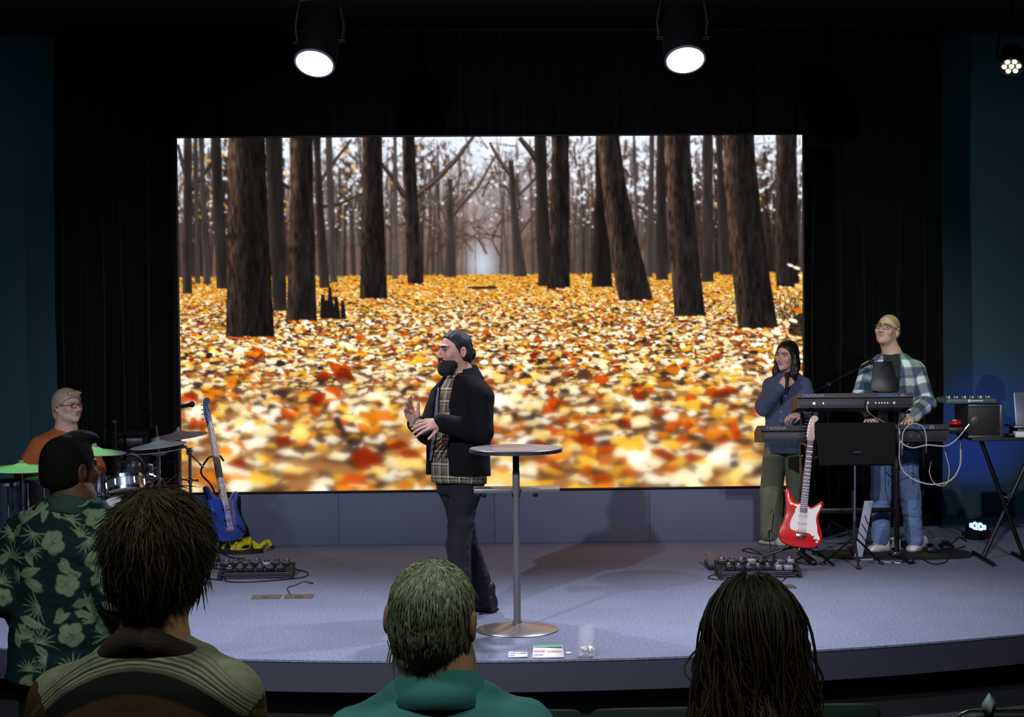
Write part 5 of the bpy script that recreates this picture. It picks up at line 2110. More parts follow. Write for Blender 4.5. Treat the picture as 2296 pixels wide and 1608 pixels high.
def elder():
    root = thing('person', 'person in teal collared shirt standing with back turned at lower centre', 'person', (*at(985, 1500, 3.98)[:2], FLOORZ))
    nk = at(986, 1528, 3.96)
    J = std_joints(0, nk, nk + np.array([0, 0, -.55]), 178, at(808, 1665, 3.98), at(1166, 1650, 3.94), at(755, 1940, 3.98), at(1222, 1930, 3.94), 3.96)
    H = Head(at(968, 1386, 3.96), -170, 0, 5, 1.06)
    V, F = merge([head_field(H, J['neck'], .0038, .066, wide=1.13).skin(), core_body(J)] + [hand_field(J['wr' + s_], facing(178) + np.array([0, 0, -.3]), (0, -.3, 1), 1.05, (.4,) * 4, .06, (.5, .5), side=q, h=.007).skin() for s_, q in (('L', 1), ('R', -1))])
    add(root, 'body', (V, F), M_SKIN, {'tint': skin_tint(H, V, (.66, .47, .36))})
    cap = hair_cap(H, .005, A=(-.10, .060), B=(-.030, -.010), bottom=-.068, h=.004, wide=1.06, groove=.0012, seed=17)
    hair_obj(root, H, (.46, .46, .38), (.74, .74, .62), .40, 61, cap, M_HAIRMIX, n=5600, length=.030, steps=5, rad=.0014, flow=.45, mess=.16, zmin=-.066, off=.004, wide=1.06, whorl=(.0, .045, .12))
    # ends curling over the collar and the beard showing past the right cheek
    r = np.random.default_rng(9)
    ps = []
    for i in range(420):
        a = r.normal() * .30 + 1.0
        p = np.array([-.055 * sin(a) * 1.1 - .006, .018 + .062 * cos(a), -.082 - .012 * r.random()])
        L_ = .035 + .03 * r.random()
        q = [p + np.array([-.006 * t, .008 * t * (1 - t) * 4 + .006 * t * t, -L_ * t]) + r.normal(size=3) * .004 * t for t in np.linspace(0, 1, 5)]
        ps.append([H.p(*x) for x in q])
    V1, F1 = strands(np.array(ps), np.tile(np.array([.0018, .0019, .0017, .0012, .0003]), (len(ps), 1)))
    add(root, 'nape_hair', (V1, F1), mat('hair_grey_nape', (.52, .52, .42), .5, var=.4, scale=90))
    ps = []
    for i in range(420):
        s_ = -1 if r.random() < .9 else 1
        u = r.random()
        p = np.array([s_ * (.080 - .055 * u) * 1.1, -.015 - .075 * u, -.050 - .045 * u + .01 * r.normal()])
        L_ = .06 + .05 * r.random()
        o = np.array([s_ * .010, -.012, -1.0]) + r.normal(size=3) * .10
        o /= np.linalg.norm(o)
        q = [p + o * L_ * t + np.array([s_ * .012, 0, 0]) * t * (1 - t) for t in np.linspace(0, 1, 5)]
        ps.append([H.p(*x) for x in q])
    V1, F1 = strands(np.array(ps), np.tile(np.array([.002, .002, .0018, .0012, .0003]), (len(ps), 1)))
    add(root, 'beard', (V1, F1), mat('beard_white', (.72, .72, .62), .6, var=.25, scale=90))
    Fd, Mx, L = top_field(J, .024, .009, 1.08, 1.1, t0=-.25, sleeve=(.058, .052, .04), t1=.975)
    Fd.ripple(.007, .11, 47)
    Fd.ripple(.003, .04, 48)
    Mt = mat('teal_cotton', (.22, .47, .47), .85, var=.08, scale=15, bump=.2, bscale=300)
    add(root, 'shirt', Fd.skin(), Mt)
    collar(root, J, Mt, .070, .050, .010, 'collar', 50, .006)
    lower_half(root, J, ('grey', (.20, .20, .21)), M_SHOEBLACK)


def longhair():
    root = thing('person', 'person in dark sweater standing with back turned at lower right', 'person', (*at(1690, 1500, 4.2)[:2], FLOORZ))
    nk = at(1690, 1560, 4.2)
    J = std_joints(0, nk, nk + np.array([0, 0, -.52]), 178, at(1545, 1680, 4.2), at(1840, 1680, 4.2), at(1505, 1920, 4.2), at(1880, 1920, 4.2), 4.2)
    H = Head(at(1686, 1412, 4.2), 178, 0, 0, .99)
    V, F = merge([head_field(H, J['neck'], .005, .05, jaw=.9).skin(), core_body(J)] + [hand_field(J['wr' + s_], facing(178) + np.array([0, 0, -.3]), (0, -.3, 1), .95, (.4,) * 4, .06, (.5, .5), side=q, h=.007).skin() for s_, q in (('L', 1), ('R', -1))])
    add(root, 'body', (V, F), M_SKIN, {'tint': skin_tint(H, V, (.72, .54, .44))})
    V0, F0 = hair_cap(H, .018, A=(-.085, .085), B=(-.045, -.03), bottom=-.10, h=.005, groove=.003, seed=19)
    Fd = Field(*bounds([H.p(.15, .12, .05), H.p(-.15, -.05, -.40)], .05), .008)
    Fd.loft([(-.42, 0, .05, .125, .04), (-.30, 0, .05, .125, .045), (-.18, 0, .05, .108, .05), (-.06, 0, .045, .09, .065), (.06, 0, .03, .08, .07)], H.c, H.M, .03)
    Fd.wave(.006, lambda P: np.sin(H.loc(P)[:, 0] * 140 + 2.5 * np.sin(H.loc(P)[:, 2] * 34)))
    cap = merge([(V0, F0), Fd.skin()])
    hair_obj(root, H, (.062, .048, .040), (.36, .275, .175), .10, 71, cap, M_HAIRMIX, roots=V0, tips=.9, n=2600, length=.40, steps=15, rad=.0034, flow=.30, mess=.12, zmin=-.09, off=.018, wide=1.02, whorl=(.0, -.02, .13), wave=.021, wfreq=30, grav=2.0, spread=.75, sd=.10)
    Fd, Mx, L = top_field(J, .020, .012, .9, .95, t0=-.22, sleeve=(.046, .044, .034), t1=.97)
    add(root, 'sweater', Fd.skin(), mat('sweater_dark', (.09, .09, .10), .95, var=.3, scale=60))
    lower_half(root, J, ('navy', (.10, .11, .16)), M_SHOEBLACK)


hawaiian()
striped()
elder()
longhair()


# ------------------------------------------------------------------ props
M_BLK = mat('black_plastic', (.06, .06, .065), .45)
M_BLKM = mat('black_metal', (.055, .055, .06), .4, .3)
M_CHROME = mat('steel_chrome', (.72, .73, .76), .18, 1.0)
M_STEEL = mat('steel_bright', (.75, .76, .80), .25, 1.0)
M_BRUSH = mat('steel_brushed', (.50, .49, .50), .40, .45, var=.1, scale=40, stretch=(1, 1, .05))
M_WHITE = mat('white_plastic', (.86, .86, .86), .5)
M_CABLE = mat('cable_black', (.05, .05, .06), .6)
M_CABLEW = mat('cable_white', (.72, .72, .70), .5)
X_, Y_, Z_ = np.array([1., 0, 0]), np.array([0, 1., 0]), np.array([0, 0, 1.])


def rot_about(ax, deg, v):
    ax = np.asarray(ax, float) / np.linalg.norm(ax)
    c, s_ = cos(RAD(deg)), sin(RAD(deg))
    v = np.asarray(v, float)
    return v * c + np.cross(ax, v) * s_ + ax * (ax @ v) * (1 - c)


def pub_table():
    p = G(1160, 1413)
    p[2] = 0
    root = thing('pub_table', 'tall round pub table with steel pole beside the presenter', 'table', p)
    zt = at(1153, 1003, 10.65)[2]
    mb = MB()
    mb.lathe([(0, .0), (.268, .0), (.275, .004), (.275, .022), (.270, .027), (0, .027)], (p[0], p[1], zt - .027), seg=64)
    top = mb.build('tabletop', mat('table_laminate', (.50, .45, .45), .35, var=.12, scale=30), root)
    mb = MB()
    mb.lathe([(.276, .002), (.2785, .004), (.2785, .023), (.276, .025)], (p[0], p[1], zt - .027), seg=64)
    mb.build('edge_band', mat('edge_band_steel', (.50, .50, .54), .3, .9), top)
    mb = MB()
    mb.cyl((p[0], p[1], .04), (p[0], p[1], zt - .14), .0215, seg=24)
    mb.build('pole', M_BRUSH, root)
    mb = MB()
    mb.cyl((p[0], p[1], zt - .14), (p[0], p[1], zt - .03), .0195, seg=24)
    mb.build('pole_sleeve', M_BLK, root)
    mb = MB()
    mb.lathe([(0, .002), (.242, .002), (.246, .005), (.240, .009), (.17, .019), (.08, .033), (.034, .042), (.024, .046), (0, .046)], (p[0], p[1], 0), seg=64)
    mb.build('base', mat('base_steel', (.60, .58, .58), .28, .75), root)
    mb = MB()
    mb.cyl((p[0], p[1], .042), (p[0], p[1], .056), .028, seg=24)
    mb.build('base_collar', M_BRUSH, root)
    zs = at(1155, 1098, 10.72)[2]
    mb = MB()
    mb.box((p[0] + .005, p[1] + .10, zs), (.515, .16, .026), .004)
    tray = mb.build('tray', mat('tray_grey', (.50, .48, .48), .35, .3), root)
    mb = MB()
    mb.box((p[0], p[1] + .03, zs - .02), (.05, .08, .03), .004)
    mb.build('bracket', M_BLKM, tray)
    for dx in (-.225, -.19, .115):
        mb = MB()
        mb.box((p[0] + dx, p[1] + .05, zs - .026), (.03, .04, .026), .006)
        mb.build('clip', M_BLKM, tray)


pub_table()


def stage_front_items():
    p = G(1316, 1472)
    p[2] = .001
    root = thing('jar', 'clear cylindrical jar with coins at the bottom near the stage edge', 'jar', p)
    m, nt, b = new_mat('jar_plastic')
    b.inputs['Base Color'].default_value = (.93, .95, 1, 1)
    b.inputs['Roughness'].default_value = .05
    b.inputs['Alpha'].default_value = .14
    b.inputs['Roughness'].default_value = .12
    mb = MB()
    mb.lathe([(0, 0), (.046, 0), (.049, .004), (.049, .155), (.044, .165), (.044, .172), (.042, .172), (.042, .163), (.046, .153), (.046, .006), (0, .005)], p, seg=40)
    mb.build('vessel', m, root)
    r = random.Random(4)
    for i in range(46):
        a, rr = r.random() * 6.28, .035 * math.sqrt(r.random())
        c = p + np.array([rr * cos(a), rr * sin(a), .010 + .040 * r.random()])
        n = np.array([r.gauss(0, .5), r.gauss(0, .5), 1])
        n /= np.linalg.norm(n)
        mb = MB()
        mb.cyl(c - n * .001, c + n * .001, .011, seg=12)
        mb.build('coin', [mat('coin_silver', (.85, .84, .80), .4, .4), mat('coin_pale', (.90, .86, .78), .5)][i % 2], root)
    mb = MB()
    mb.lathe([(0, 0), (.017, 0), (.019, .003), (.017, .007), (0, .008)], G(1275, 1466) + Z_ * .001, seg=20)
    tag(mb.build('token', M_WHITE), 'small white round cap lying beside the coin jar', 'cap')
    # leaflets
    for (x0, x1, y0, y1, label, cols) in ((1139, 1184, 1476, 1466, 'small white printed card near the stage edge', [(.90, .92, .92), (.62, .72, .70)]),
                                          (1193, 1265, 1477, 1452, 'colourful printed leaflet with green stripe near the stage edge', [(.92, .88, .88), (.30, .66, .50)])):
        a, b_, c, d = G(x0, y0), G(x1, y0), G(x1 - 4, y1), G(x0 + 4, y1)
        root = thing('leaflet', label, 'leaflet', a)
        mb = MB()
        n_ = 8
        V = []
        for j in range(n_ + 1):
            t = j / n_
            for (l, rgt) in (((a), (b_)),):
                pass
            L = a + (d - a) * t
            R = b_ + (c - b_) * t
            zz = .004 + .012 * sin(pi * t) + .010 * t
            V += [L + Z_ * zz, R + Z_ * (zz + .003 * cos(5 * t))]
        F = [(2 * j, 2 * j + 1, 2 * j + 3, 2 * j + 2) for j in range(n_)]
        mb.put(V, F)
        o = mb.build('sheet', mat('paper_' + label[:5], cols[0], .6, var=.1), root)
        so = o.modifiers.new('thickness', 'SOLIDIFY')
        so.thickness = .0012
        pr = [((.02, .98), (.64, .92), cols[1]), ((.05, .40), (.32, .44), (.80, .62, .68)), ((.45, .95), (.30, .40), (.85, .68, .60)), ((.05, .35), (.12, .18), (.62, .64, .78))]
        for k, ((u0, u1), (t0, t1), cc) in enumerate(pr):
            mb = MB()
            V = []
            for t in np.linspace(t0, t1, 4):
                L, R = a + (d - a) * t, b_ + (c - b_) * t
                zz = .0056 + .012 * sin(pi * t) + .010 * t
                V += [L + (R - L) * u0 + Z_ * zz, L + (R - L) * u1 + Z_ * (zz + .002)]
            mb.put(V, [(2 * j, 2 * j + 1, 2 * j + 3, 2 * j + 2) for j in range(3)])
            mb.build('print', mat('ink_%d_%s' % (k, label[:5]), cc, .6), root)
    # brass-brown floor box lids
    for (x0, x1, y0, y1, lab) in ((563, 632, 1343, 1336, 'leftmost brown flush floor pocket lid on the left of the stage'), (636, 705, 1343, 1334, 'brown flush floor pocket lid, right one of the left pair'), (1738, 1779, 1320, 1313, 'brown flush floor pocket lid at right in front of the pedalboard')):
        a, b_ = G(x0, y0), G(x1, y1)
        c = (a + b_) / 2
        root = thing('floor_pocket', lab, 'floor plate', (c[0], c[1], 0), 'floor pocket lids')
        w, dd = abs(b_[0] - a[0]), .15
        mb = MB()
        mb.box((c[0], c[1], .003), (w, dd, .006), .002)
        mb.build('lid', mat('pocket_bronze', (.40, .36, .34), .45, .5), root)
        mb = MB()
        mb.box((c[0], c[1] - dd * .3, .0072), (w * .25, .02, .003), .001)
        mb.build('finger_pull', M_BLKM, root)


stage_front_items()


# ---- guitars ----------------------------------------------------
def closed_spline(pts, n=5):
    P = [np.array(p, float) for p in pts]
    m = len(P)
    out = []
    for i in range(m):
        a, b, c, d = P[i - 1], P[i], P[(i + 1) % m], P[(i + 2) % m]
        for k in range(n):
            t = k / n
            out.append(0.5 * ((2 * b) + (c - a) * t + (2 * a - 5 * b + 4 * c - d) * t * t + (3 * b - a - 3 * c + d) * t ** 3))
    return out


BODY = [(0, 0), (.09, .006), (.146, .04), (.166, .09), (.158, .14), (.136, .19), (.124, .235), (.129, .28), (.146, .33), (.151, .362), (.138, .376), (.112, .36), (.085, .335), (.055, .322), (.034, .33), (-.034, .345), (-.055, .345),
        (-.076, .36), (-.10, .40), (-.125, .437), (-.146, .44), (-.153, .42), (-.146, .37), (-.136, .31), (-.13, .25), (-.141, .19), (-.163, .13), (-.168, .085), (-.148, .035), (-.09, .006)]
GUARD = [(-.030, .335), (.030, .322), (.050, .305), (.085, .318), (.124, .348), (.130, .33), (.108, .27), (.104, .22), (.118, .17), (.126, .125), (.146, .088), (.132, .070), (.095, .10), (.05, .118), (0, .118), (-.045, .122), (-.082, .135), (-.092, .17), (-.082, .22), (-.066, .26), (-.058, .30)]
HEADST = [(-.021, 0), (.021, 0), (.030, .03), (.026, .06), (.020, .11), (.020, .145), (.034, .158), (.044, .175), (.036, .196), (.012, .202), (-.010, .188), (-.026, .15), (-.034, .08), (-.030, .03)]


def guitar(name, label, base, up, face, cols, guard=True, scale=1.0, bass=False):
    """base: lowest point of the body; up: along the neck; face: the way the top looks"""
    up = np.asarray(up, float) / np.linalg.norm(up)
    z = np.asarray(face, float)
    z = z - up * (z @ up)
    z /= np.linalg.norm(z)
    x = np.cross(up, z)
    root = thing(name, label, 'guitar', base)
    S = scale
    def mbf():
        return MB().frame(base, x, up, z)
    body = mbf().slab([p * S for p in closed_spline(BODY, 4)], -.022 * S, .022 * S, .008).build('body', cols['body'], root, sharp=50)
    if guard:
        mbf().slab([p * S for p in closed_spline(GUARD, 4)], .0225 * S, .0255 * S).build('pickguard', cols['guard'], body)
    n0, n1 = .31 * S, (.83 if not bass else .92) * S
    mbf().slab([(-.028 * S, n0), (.028 * S, n0), (.0215 * S, n1), (-.0215 * S, n1)], .006, .030, .004).build('neck', cols['neck'], root)
    fb = mbf().slab([(-.0285 * S, n0 - .035), (.0285 * S, n0 - .035), (.022 * S, n1), (-.022 * S, n1)], .030, .036, .002).build('fretboard', cols['board'], root)
    for k in range(1, 20):
        y = n1 - (n1 - (n0 - .03)) * (1 - 2 ** (-k / 12)) * 1.42
        if y > n0 - .03:
            w = .0215 + (.028 - .0215) * (n1 - y) / (n1 - n0)
            mbf().box((0, y, .0366), (2 * w * S, .0025, .002)).build('fret', M_STEEL, fb)
            if k in (3, 5, 7, 9, 12, 15):
                mbf().cyl((0, y + .012, .0362), (0, y + .012, .0370), .0035, seg=10).build('inlay', M_WHITE, fb)
    hs = mbf()
    hs.slab([(p[0] * S, p[1] * S + n1) for p in closed_spline(HEADST, 4)], .010, .024, .003)
    hd = hs.build('headstock', cols['head'], root)
    nt_ = 4 if bass else 6
    for i in range(nt_):
        y = n1 + (.035 + .025 * i * (6 / nt_) * .98) * S
        xx = (-.030 + .014 * (i / nt_)) * S
        t = mbf().cyl((xx, y, .024), (xx, y, .034), .0045, seg=10).build('tuner', M_CHROME, hd)
        m = mbf()
        m.cyl((xx - .004, y, .017), (xx - .022, y, .017), .003, seg=8)
        m.sphere((xx - .026, y, .017), .008, 10, 7, (1, .7, .6))
        m.build('peg', M_CHROME, hd)
    mbf().box((0, .088 * S, .029), (.075 * S, .035 * S, .012), .003).build('bridge', cols.get('bridge', M_CHROME), body)
    for k, y in enumerate((.135, .19, .25) if not bass else (.16, .24)):
        mbf().box((0, y * S, .027), (.075 * S, .020 * S, .010), .004).build('pickup', cols['pickup'], body)
    for k in range(3):
        mbf().cyl(((.085 + .020 * k) * S, (.105 - .024 * k) * S, .0255), ((.085 + .020 * k) * S, (.105 - .024 * k) * S, .040), .0095, .008, 14).build('knob', cols['knob'], body)
    ns = 4 if bass else 6
    for i in range(ns):
        xx = (i - (ns - 1) / 2) * .0085 * (6 / ns)
        xt = (-.030 + .014 * (i / nt_)) * S
        yt = n1 + (.035 + .025 * i * (6 / nt_) * .98) * S
        mbf().tube([(xx * 1.2, .088 * S, .037), (xx * .8, n1, .0385), (xt, yt, .030)], .0006 if not bass else .001, 4).build('string', M_STEEL, root)
    for (xx, y) in ((-.149 * S, .425 * S), (0, -.004)):
        mbf().cyl((xx, y, 0), (xx + (-.012 if xx else 0), y - (0 if xx else .012), 0), .005, .0075, 10).build('strap_button', M_CHROME, body)
    return root, x, up, z


def red_guitar():
    b = at(1792, 1228, 12.86)
    t = at(1822, 932, 13.00)
    S = np.linalg.norm(t - b) / 1.032
    g, x, u, z = guitar('electric_guitar', 'glossy red electric guitar with white pickguard on a stand', b, t - b, (-.05, -1, .15),
                        dict(body=mat('guitar_red', (.80, .10, .09), .25, coat=.6, var=.05), guard=mat('guard_white', (.90, .88, .84), .4, var=.03), neck=mat('maple', (.80, .66, .52), .4), board=mat('board_grey', (.46, .43, .45), .5, var=.2, scale=60),
                             head=mat('maple_pale', (.85, .74, .66), .4), pickup=mat('pickup_white', (.86, .85, .82), .4), knob=mat('knob_white', (.88, .87, .84), .4)), scale=S)
    st = thing('guitar_stand', 'black tubular tripod stand holding the red guitar', 'guitar stand', (b[0], b[1] + .1, 0))
    back = b + np.array([.02, .12, 0])
    mb = MB()
    mb.tube([(back[0], back[1], .17), (back[0] + .02, back[1] + .05, .55), b + u * .66 - z * .05], .010, 8)
    mb.build('post', M_BLKM, st)
    for s_ in (-1, 1):
        mb = MB()
        mb.tube([(back[0], back[1], .14), b + x * s_ * .06 + u * .02 - z * .04, b + x * s_ * .085 - u * .006 - z * .01, b + x * s_ * .09 - u * .004 + z * .045], .008, 8)
        mb.build('cradle_arm', M_BLKM, st)
    mb = MB()
    c = b + u * .66
    mb.tube([c - z * .05, c + x * .045 - z * .03, c + x * .05 + z * .04], .007, 8)
    mb.tube([c - z * .05, c - x * .045 - z * .03, c - x * .05 + z * .04], .007, 8)
    mb.build('neck_yoke', M_BLKM, st)
    hub = np.array([back[0], back[1], .17])
    for e in (G(1658, 1278), G(1868, 1270), G(1830, 1228)):
        mb = MB()
        mb.tube([hub, hub * .4 + e * .6 + Z_ * .03, e + Z_ * .010], .009, 8)
        lg = mb.build('leg', M_BLKM, st)
        mb = MB()
        mb.sphere(e + Z_ * .011, .011, 8, 6)
        mb.build('rubber_foot', M_BLK, lg)


def blue_guitar():
    b = at(515, 1214, 14.10)
    b[2] = max(b[2], .06)
    t = at(456, 893, 14.25)
    S = np.linalg.norm(t - b) / 1.122
    g, x, u, z = guitar('bass_guitar', 'blue bass guitar leaning on a stand left of the screen', b, t - b, (.74, -.66, .1),
                        dict(body=mat('guitar_blue', (.20, .32, .72), .25, coat=.6, var=.5, scale=6), guard=M_BLK, neck=mat('maple', (.80, .66, .52), .4), board=mat('maple_board', (.70, .62, .58), .5, var=.1, scale=60),
                             head=mat('head_blue', (.26, .36, .60), .35), pickup=mat('pickup_black', (.08, .08, .09), .5), knob=M_BLK, bridge=mat('bridge_grey', (.62, .60, .62), .4, .5)), guard=False, scale=S, bass=True)
    st = thing('guitar_stand', 'black tubular stand holding the blue bass beside the drums', 'guitar stand', (b[0] - .05, b[1] + .08, 0))
    hub = np.array([b[0] - .10, b[1] + .08, .18])
    c = b + u * .60 * S
    mb = MB()
    mb.tube(spline([hub, hub + Z_ * .30 + (-.03, 0, 0), c - x * .12 - z * .05 - u * .05, c - x * .05 - z * .03 + u * .05, c - z * .035 + u * .07, c + x * .07 - z * .02 + u * .07, c + x * .09 + u * .02], 5), .008, 8)
    mb.build('post', M_BLKM, st)
    for s_ in (-1, 1):
        mb = MB()
        mb.tube([hub, b + x * s_ * .06 + u * .03 - z * .04, b + x * s_ * .085 - u * .008 - z * .01, b + x * s_ * .085 - u * .004 + z * .045], .008, 8)
        mb.build('cradle_arm', M_BLKM, st)
    for a in (200, 320, 80):
        e = np.array([hub[0] + .24 * cos(RAD(a)), hub[1] + .16 * sin(RAD(a)), .010])
        mb = MB()
        mb.tube([hub, e], .009, 8)
        mb.build('leg', M_BLKM, st)


red_guitar()
blue_guitar()


def ribbon(pts, w, th, m, parent, name, normal=None):
    P = spline(pts, 8)
    mb = MB()
    V = []
    for i, p in enumerate(P):
        t = P[min(i + 1, len(P) - 1)] - P[max(i - 1, 0)]
        t /= np.linalg.norm(t) + 1e-9
        s_ = np.cross(t, Z_)
        if np.linalg.norm(s_) < .2:
            s_ = Y_.copy()
        s_ /= np.linalg.norm(s_)
        s_ = rot_about(t, 55 + 25 * sin(i * .35), s_)
        V += [p + s_ * w / 2, p - s_ * w / 2]
    mb.put(V, [(2 * i, 2 * i + 1, 2 * i + 3, 2 * i + 2) for i in range(len(P) - 1)])
    o = mb.build(name, m, parent, sharp=None)
    so = o.modifiers.new('thickness', 'SOLIDIFY')
    so.thickness = th
    return o


def yellow_strap():
    p = G(545, 1236)
    root = thing('strap', 'crumpled bright yellow strap lying below the blue bass', 'strap', (p[0], p[1], 0))
    M_Y = mat('strap_yellow', (.84, .80, .16), .6, var=.15, scale=30)
    k = lambda x, y, h: G(x, y) + Z_ * h
    ribbon([k(500, 1238, .02), k(510, 1232, .07), k(522, 1236, .05), k(530, 1240, .018), k(540, 1236, .05), k(560, 1232, .055), k(585, 1236, .02)], .045, .003, M_Y, root, 'loop')
    ribbon([k(520, 1240, .015), k(535, 1234, .06), k(556, 1230, .075), k(562, 1236, .03), k(545, 1240, .02), k(528, 1239, .02)], .05, .003, M_Y, root, 'loop')
    ribbon([k(570, 1236, .02), k(580, 1233, .025), k(592, 1232, .05), k(602, 1230, .055), k(606, 1234, .03), k(596, 1238, .02)], .035, .003, M_Y, root, 'loop')
    ribbon([k(480, 1240, .012), k(510, 1243, .012), k(550, 1243, .012), k(590, 1240, .012)], .05, .004, mat('webbing_black', (.06, .06, .05), .8), root, 'backing')


yellow_strap()


# ---- pedalboards ----------------------------------------------------
def pedalboard(label, x0, x1, yf, depth, tilt, n, seed, long_strip=False):
    a, b_ = G(x0, yf), G(x1, yf)
    c = (a + b_) / 2
    w = np.linalg.norm(b_ - a)
    root = thing('pedalboard', label, 'pedalboard', (c[0], c[1] + depth / 2, 0), 'effects pedalboards')
    r = random.Random(seed)
    M_BRD = mat('board_black', (.10, .10, .12), .6)
    # sloped frame of four rails on two side cheeks
    for i in range(4):
        yy = c[1] + .03 + (depth - .06) * i / 3
        zz = .028 + tilt * i / 3
        mb = MB()
        mb.box((c[0], yy, zz), (w, depth / 4 - .018, .014), .004)
        mb.build('rail', M_BRD, root)
    for s_ in (-1, 1):
        mb = MB()
        V = [(0, 0, 0), (0, depth, 0), (0, depth, .034 + tilt), (0, 0, .034)]
        xx = c[0] + s_ * (w / 2 - .012)
        mb.put([(xx - .012, c[1] + v[1], v[2]) for v in V] + [(xx + .012, c[1] + v[1], v[2]) for v in V], [(0, 1, 2, 3), (7, 6, 5, 4), (0, 4, 5, 1), (1, 5, 6, 2), (2, 6, 7, 3), (3, 7, 4, 0)])
        mb.build('side_cheek', M_BRD, root)
    cols = [(.10, .10, .12), (.32, .33, .36), (.13, .14, .18), (.55, .55, .58), (.08, .08, .09), (.20, .18, .17), (.12, .14, .20), (.16, .16, .17)]
    for row in range(2):
        m_ = n if row == 1 else n - 1
        for i in range(m_):
            px = c[0] - w / 2 + .045 + (w - .09) * (i + .5 * (row == 0)) / max(1, n - 1) * .98
            if px > c[0] + w / 2 - .04:
                continue
            py = c[1] + depth * (.28 if row == 0 else .70)
            pz = .035 + tilt * (.28 if row == 0 else .70)
            pw = .046 + .016 * r.random()
            ph = .026 + .012 * r.random()
            col = r.choice(cols)
            q = MB()
            q.box((px, py, pz + ph / 2), (pw, depth * .34, ph), .005)
            ped = q.build('pedal', mat('pedal_%d' % cols.index(col), col, .35, .3), root)
            for k in range(3):
                MB().cyl((px + (k - 1) * pw * .3, py + depth * .09, pz + ph), (px + (k - 1) * pw * .3, py + depth * .09, pz + ph + .012), .006, .005, 10).build('knob', [M_CHROME, M_WHITE, M_BLK][k if r.random() < .7 else 0], ped)
            MB().cyl((px, py - depth * .08, pz + ph), (px, py - depth * .08, pz + ph + .014), .007, seg=10).build('footswitch', M_CHROME, ped)
    return root


pedalboard('low black pedalboard of small effects pedals at left on the carpet', 488, 655, 1300, .22, .06, 7, 3)
pedalboard('long black pedalboard with rows of silver switches at right on the carpet', 1612, 1800, 1298, .24, .07, 8, 8)
# volume pedal standing at the end of the right board
a = G(1612, 1288)
root = thing('volume_pedal', 'small black and silver rocker pedal left of the right pedalboard', 'pedal', (a[0] - .02, a[1] + .2, 0))
mb = MB()
mb.box((a[0] - .0, a[1] + .30, .025), (.10, .22, .05), .008)
mb.build('base', M_BLK, root)
q = MB()
q.frame((a[0], a[1] + .30, .075), X_, rot_about(X_, 16, Y_), rot_about(X_, 16, Z_))
q.box((0, 0, 0), (.09, .21, .014), .004)
q.build('treadle', mat('tread_grey', (.40, .40, .42), .5, .4), root)


def cable(label, pts, r=.0045, m=None, group='loose cables on the stage', name='cable', plugs=True, n=8):
    P = spline(pts, n)
    root = thing(name, label, 'cable', P[0], group)
    MB().tube(P, r, 7).build('lead', m or M_CABLE, root)
    if plugs:
        for (p, q) in ((P[0], P[1]), (P[-1], P[-2])):
            d = (p - q) / (np.linalg.norm(p - q) + 1e-9)
            MB().cyl(p - d * .01, p + d * .035, r * 1.7, r * 1.4, 10).build('plug', M_BLK if m is None else M_STEEL, root)


gz = lambda x, y, h=.006: G(x, y) + Z_ * h
cable('black cable winding from the yellow strap to the left pedalboard', [gz(492, 1240), gz(520, 1252), gz(552, 1256), gz(530, 1264), gz(490, 1268), gz(476, 1274), gz(500, 1279)])
cable('black cable looping right of the left pedalboard and along its front', [gz(628, 1280), gz(660, 1278), gz(690, 1286), gz(680, 1296), gz(630, 1302), gz(560, 1307), gz(510, 1306), gz(505, 1299)])
cable('black cable end curling left of the left pedalboard', [gz(458, 1287), gz(460, 1296), gz(480, 1301), gz(500, 1303)], plugs=False)
cable('short thin cable lying above the left floor pocket lids', [gz(696, 1309), gz(680, 1306), gz(662, 1314), gz(645, 1320), gz(650, 1334)], .003)
cable('thin black cable curling behind the right pedalboard near the cream shoe', [gz(1700, 1240), gz(1680, 1232), gz(1664, 1236), gz(1690, 1242), gz(1720, 1246), gz(1745, 1236)])
cable('dark cable rising from the right pedalboard past the red guitar', [gz(1742, 1262), gz(1728, 1240, .03), gz(1725, 1225, .12), at(1730, 1190, 13.7), at(1735, 1150, 13.75)], plugs=False)
cable('black cable bundle lying between the right pedalboard and the red guitar', [gz(1640, 1262), gz(1680, 1252), gz(1740, 1254), gz(1790, 1262), gz(1812, 1268), gz(1822, 1256)])
cable('black cable running along the back of the right pedalboard', [gz(1620, 1272), gz(1670, 1264), gz(1720, 1266), gz(1770, 1262), gz(1800, 1250)])
cable('thin cable loop left of the right pedalboard on the carpet', [gz(1616, 1290), gz(1596, 1292), gz(1588, 1297), gz(1604, 1301), gz(1640, 1303)], .0035)
cable('thin cable hanging off the front of the right pedalboard', [gz(1760, 1299), gz(1752, 1306), gz(1744, 1308)], .003)


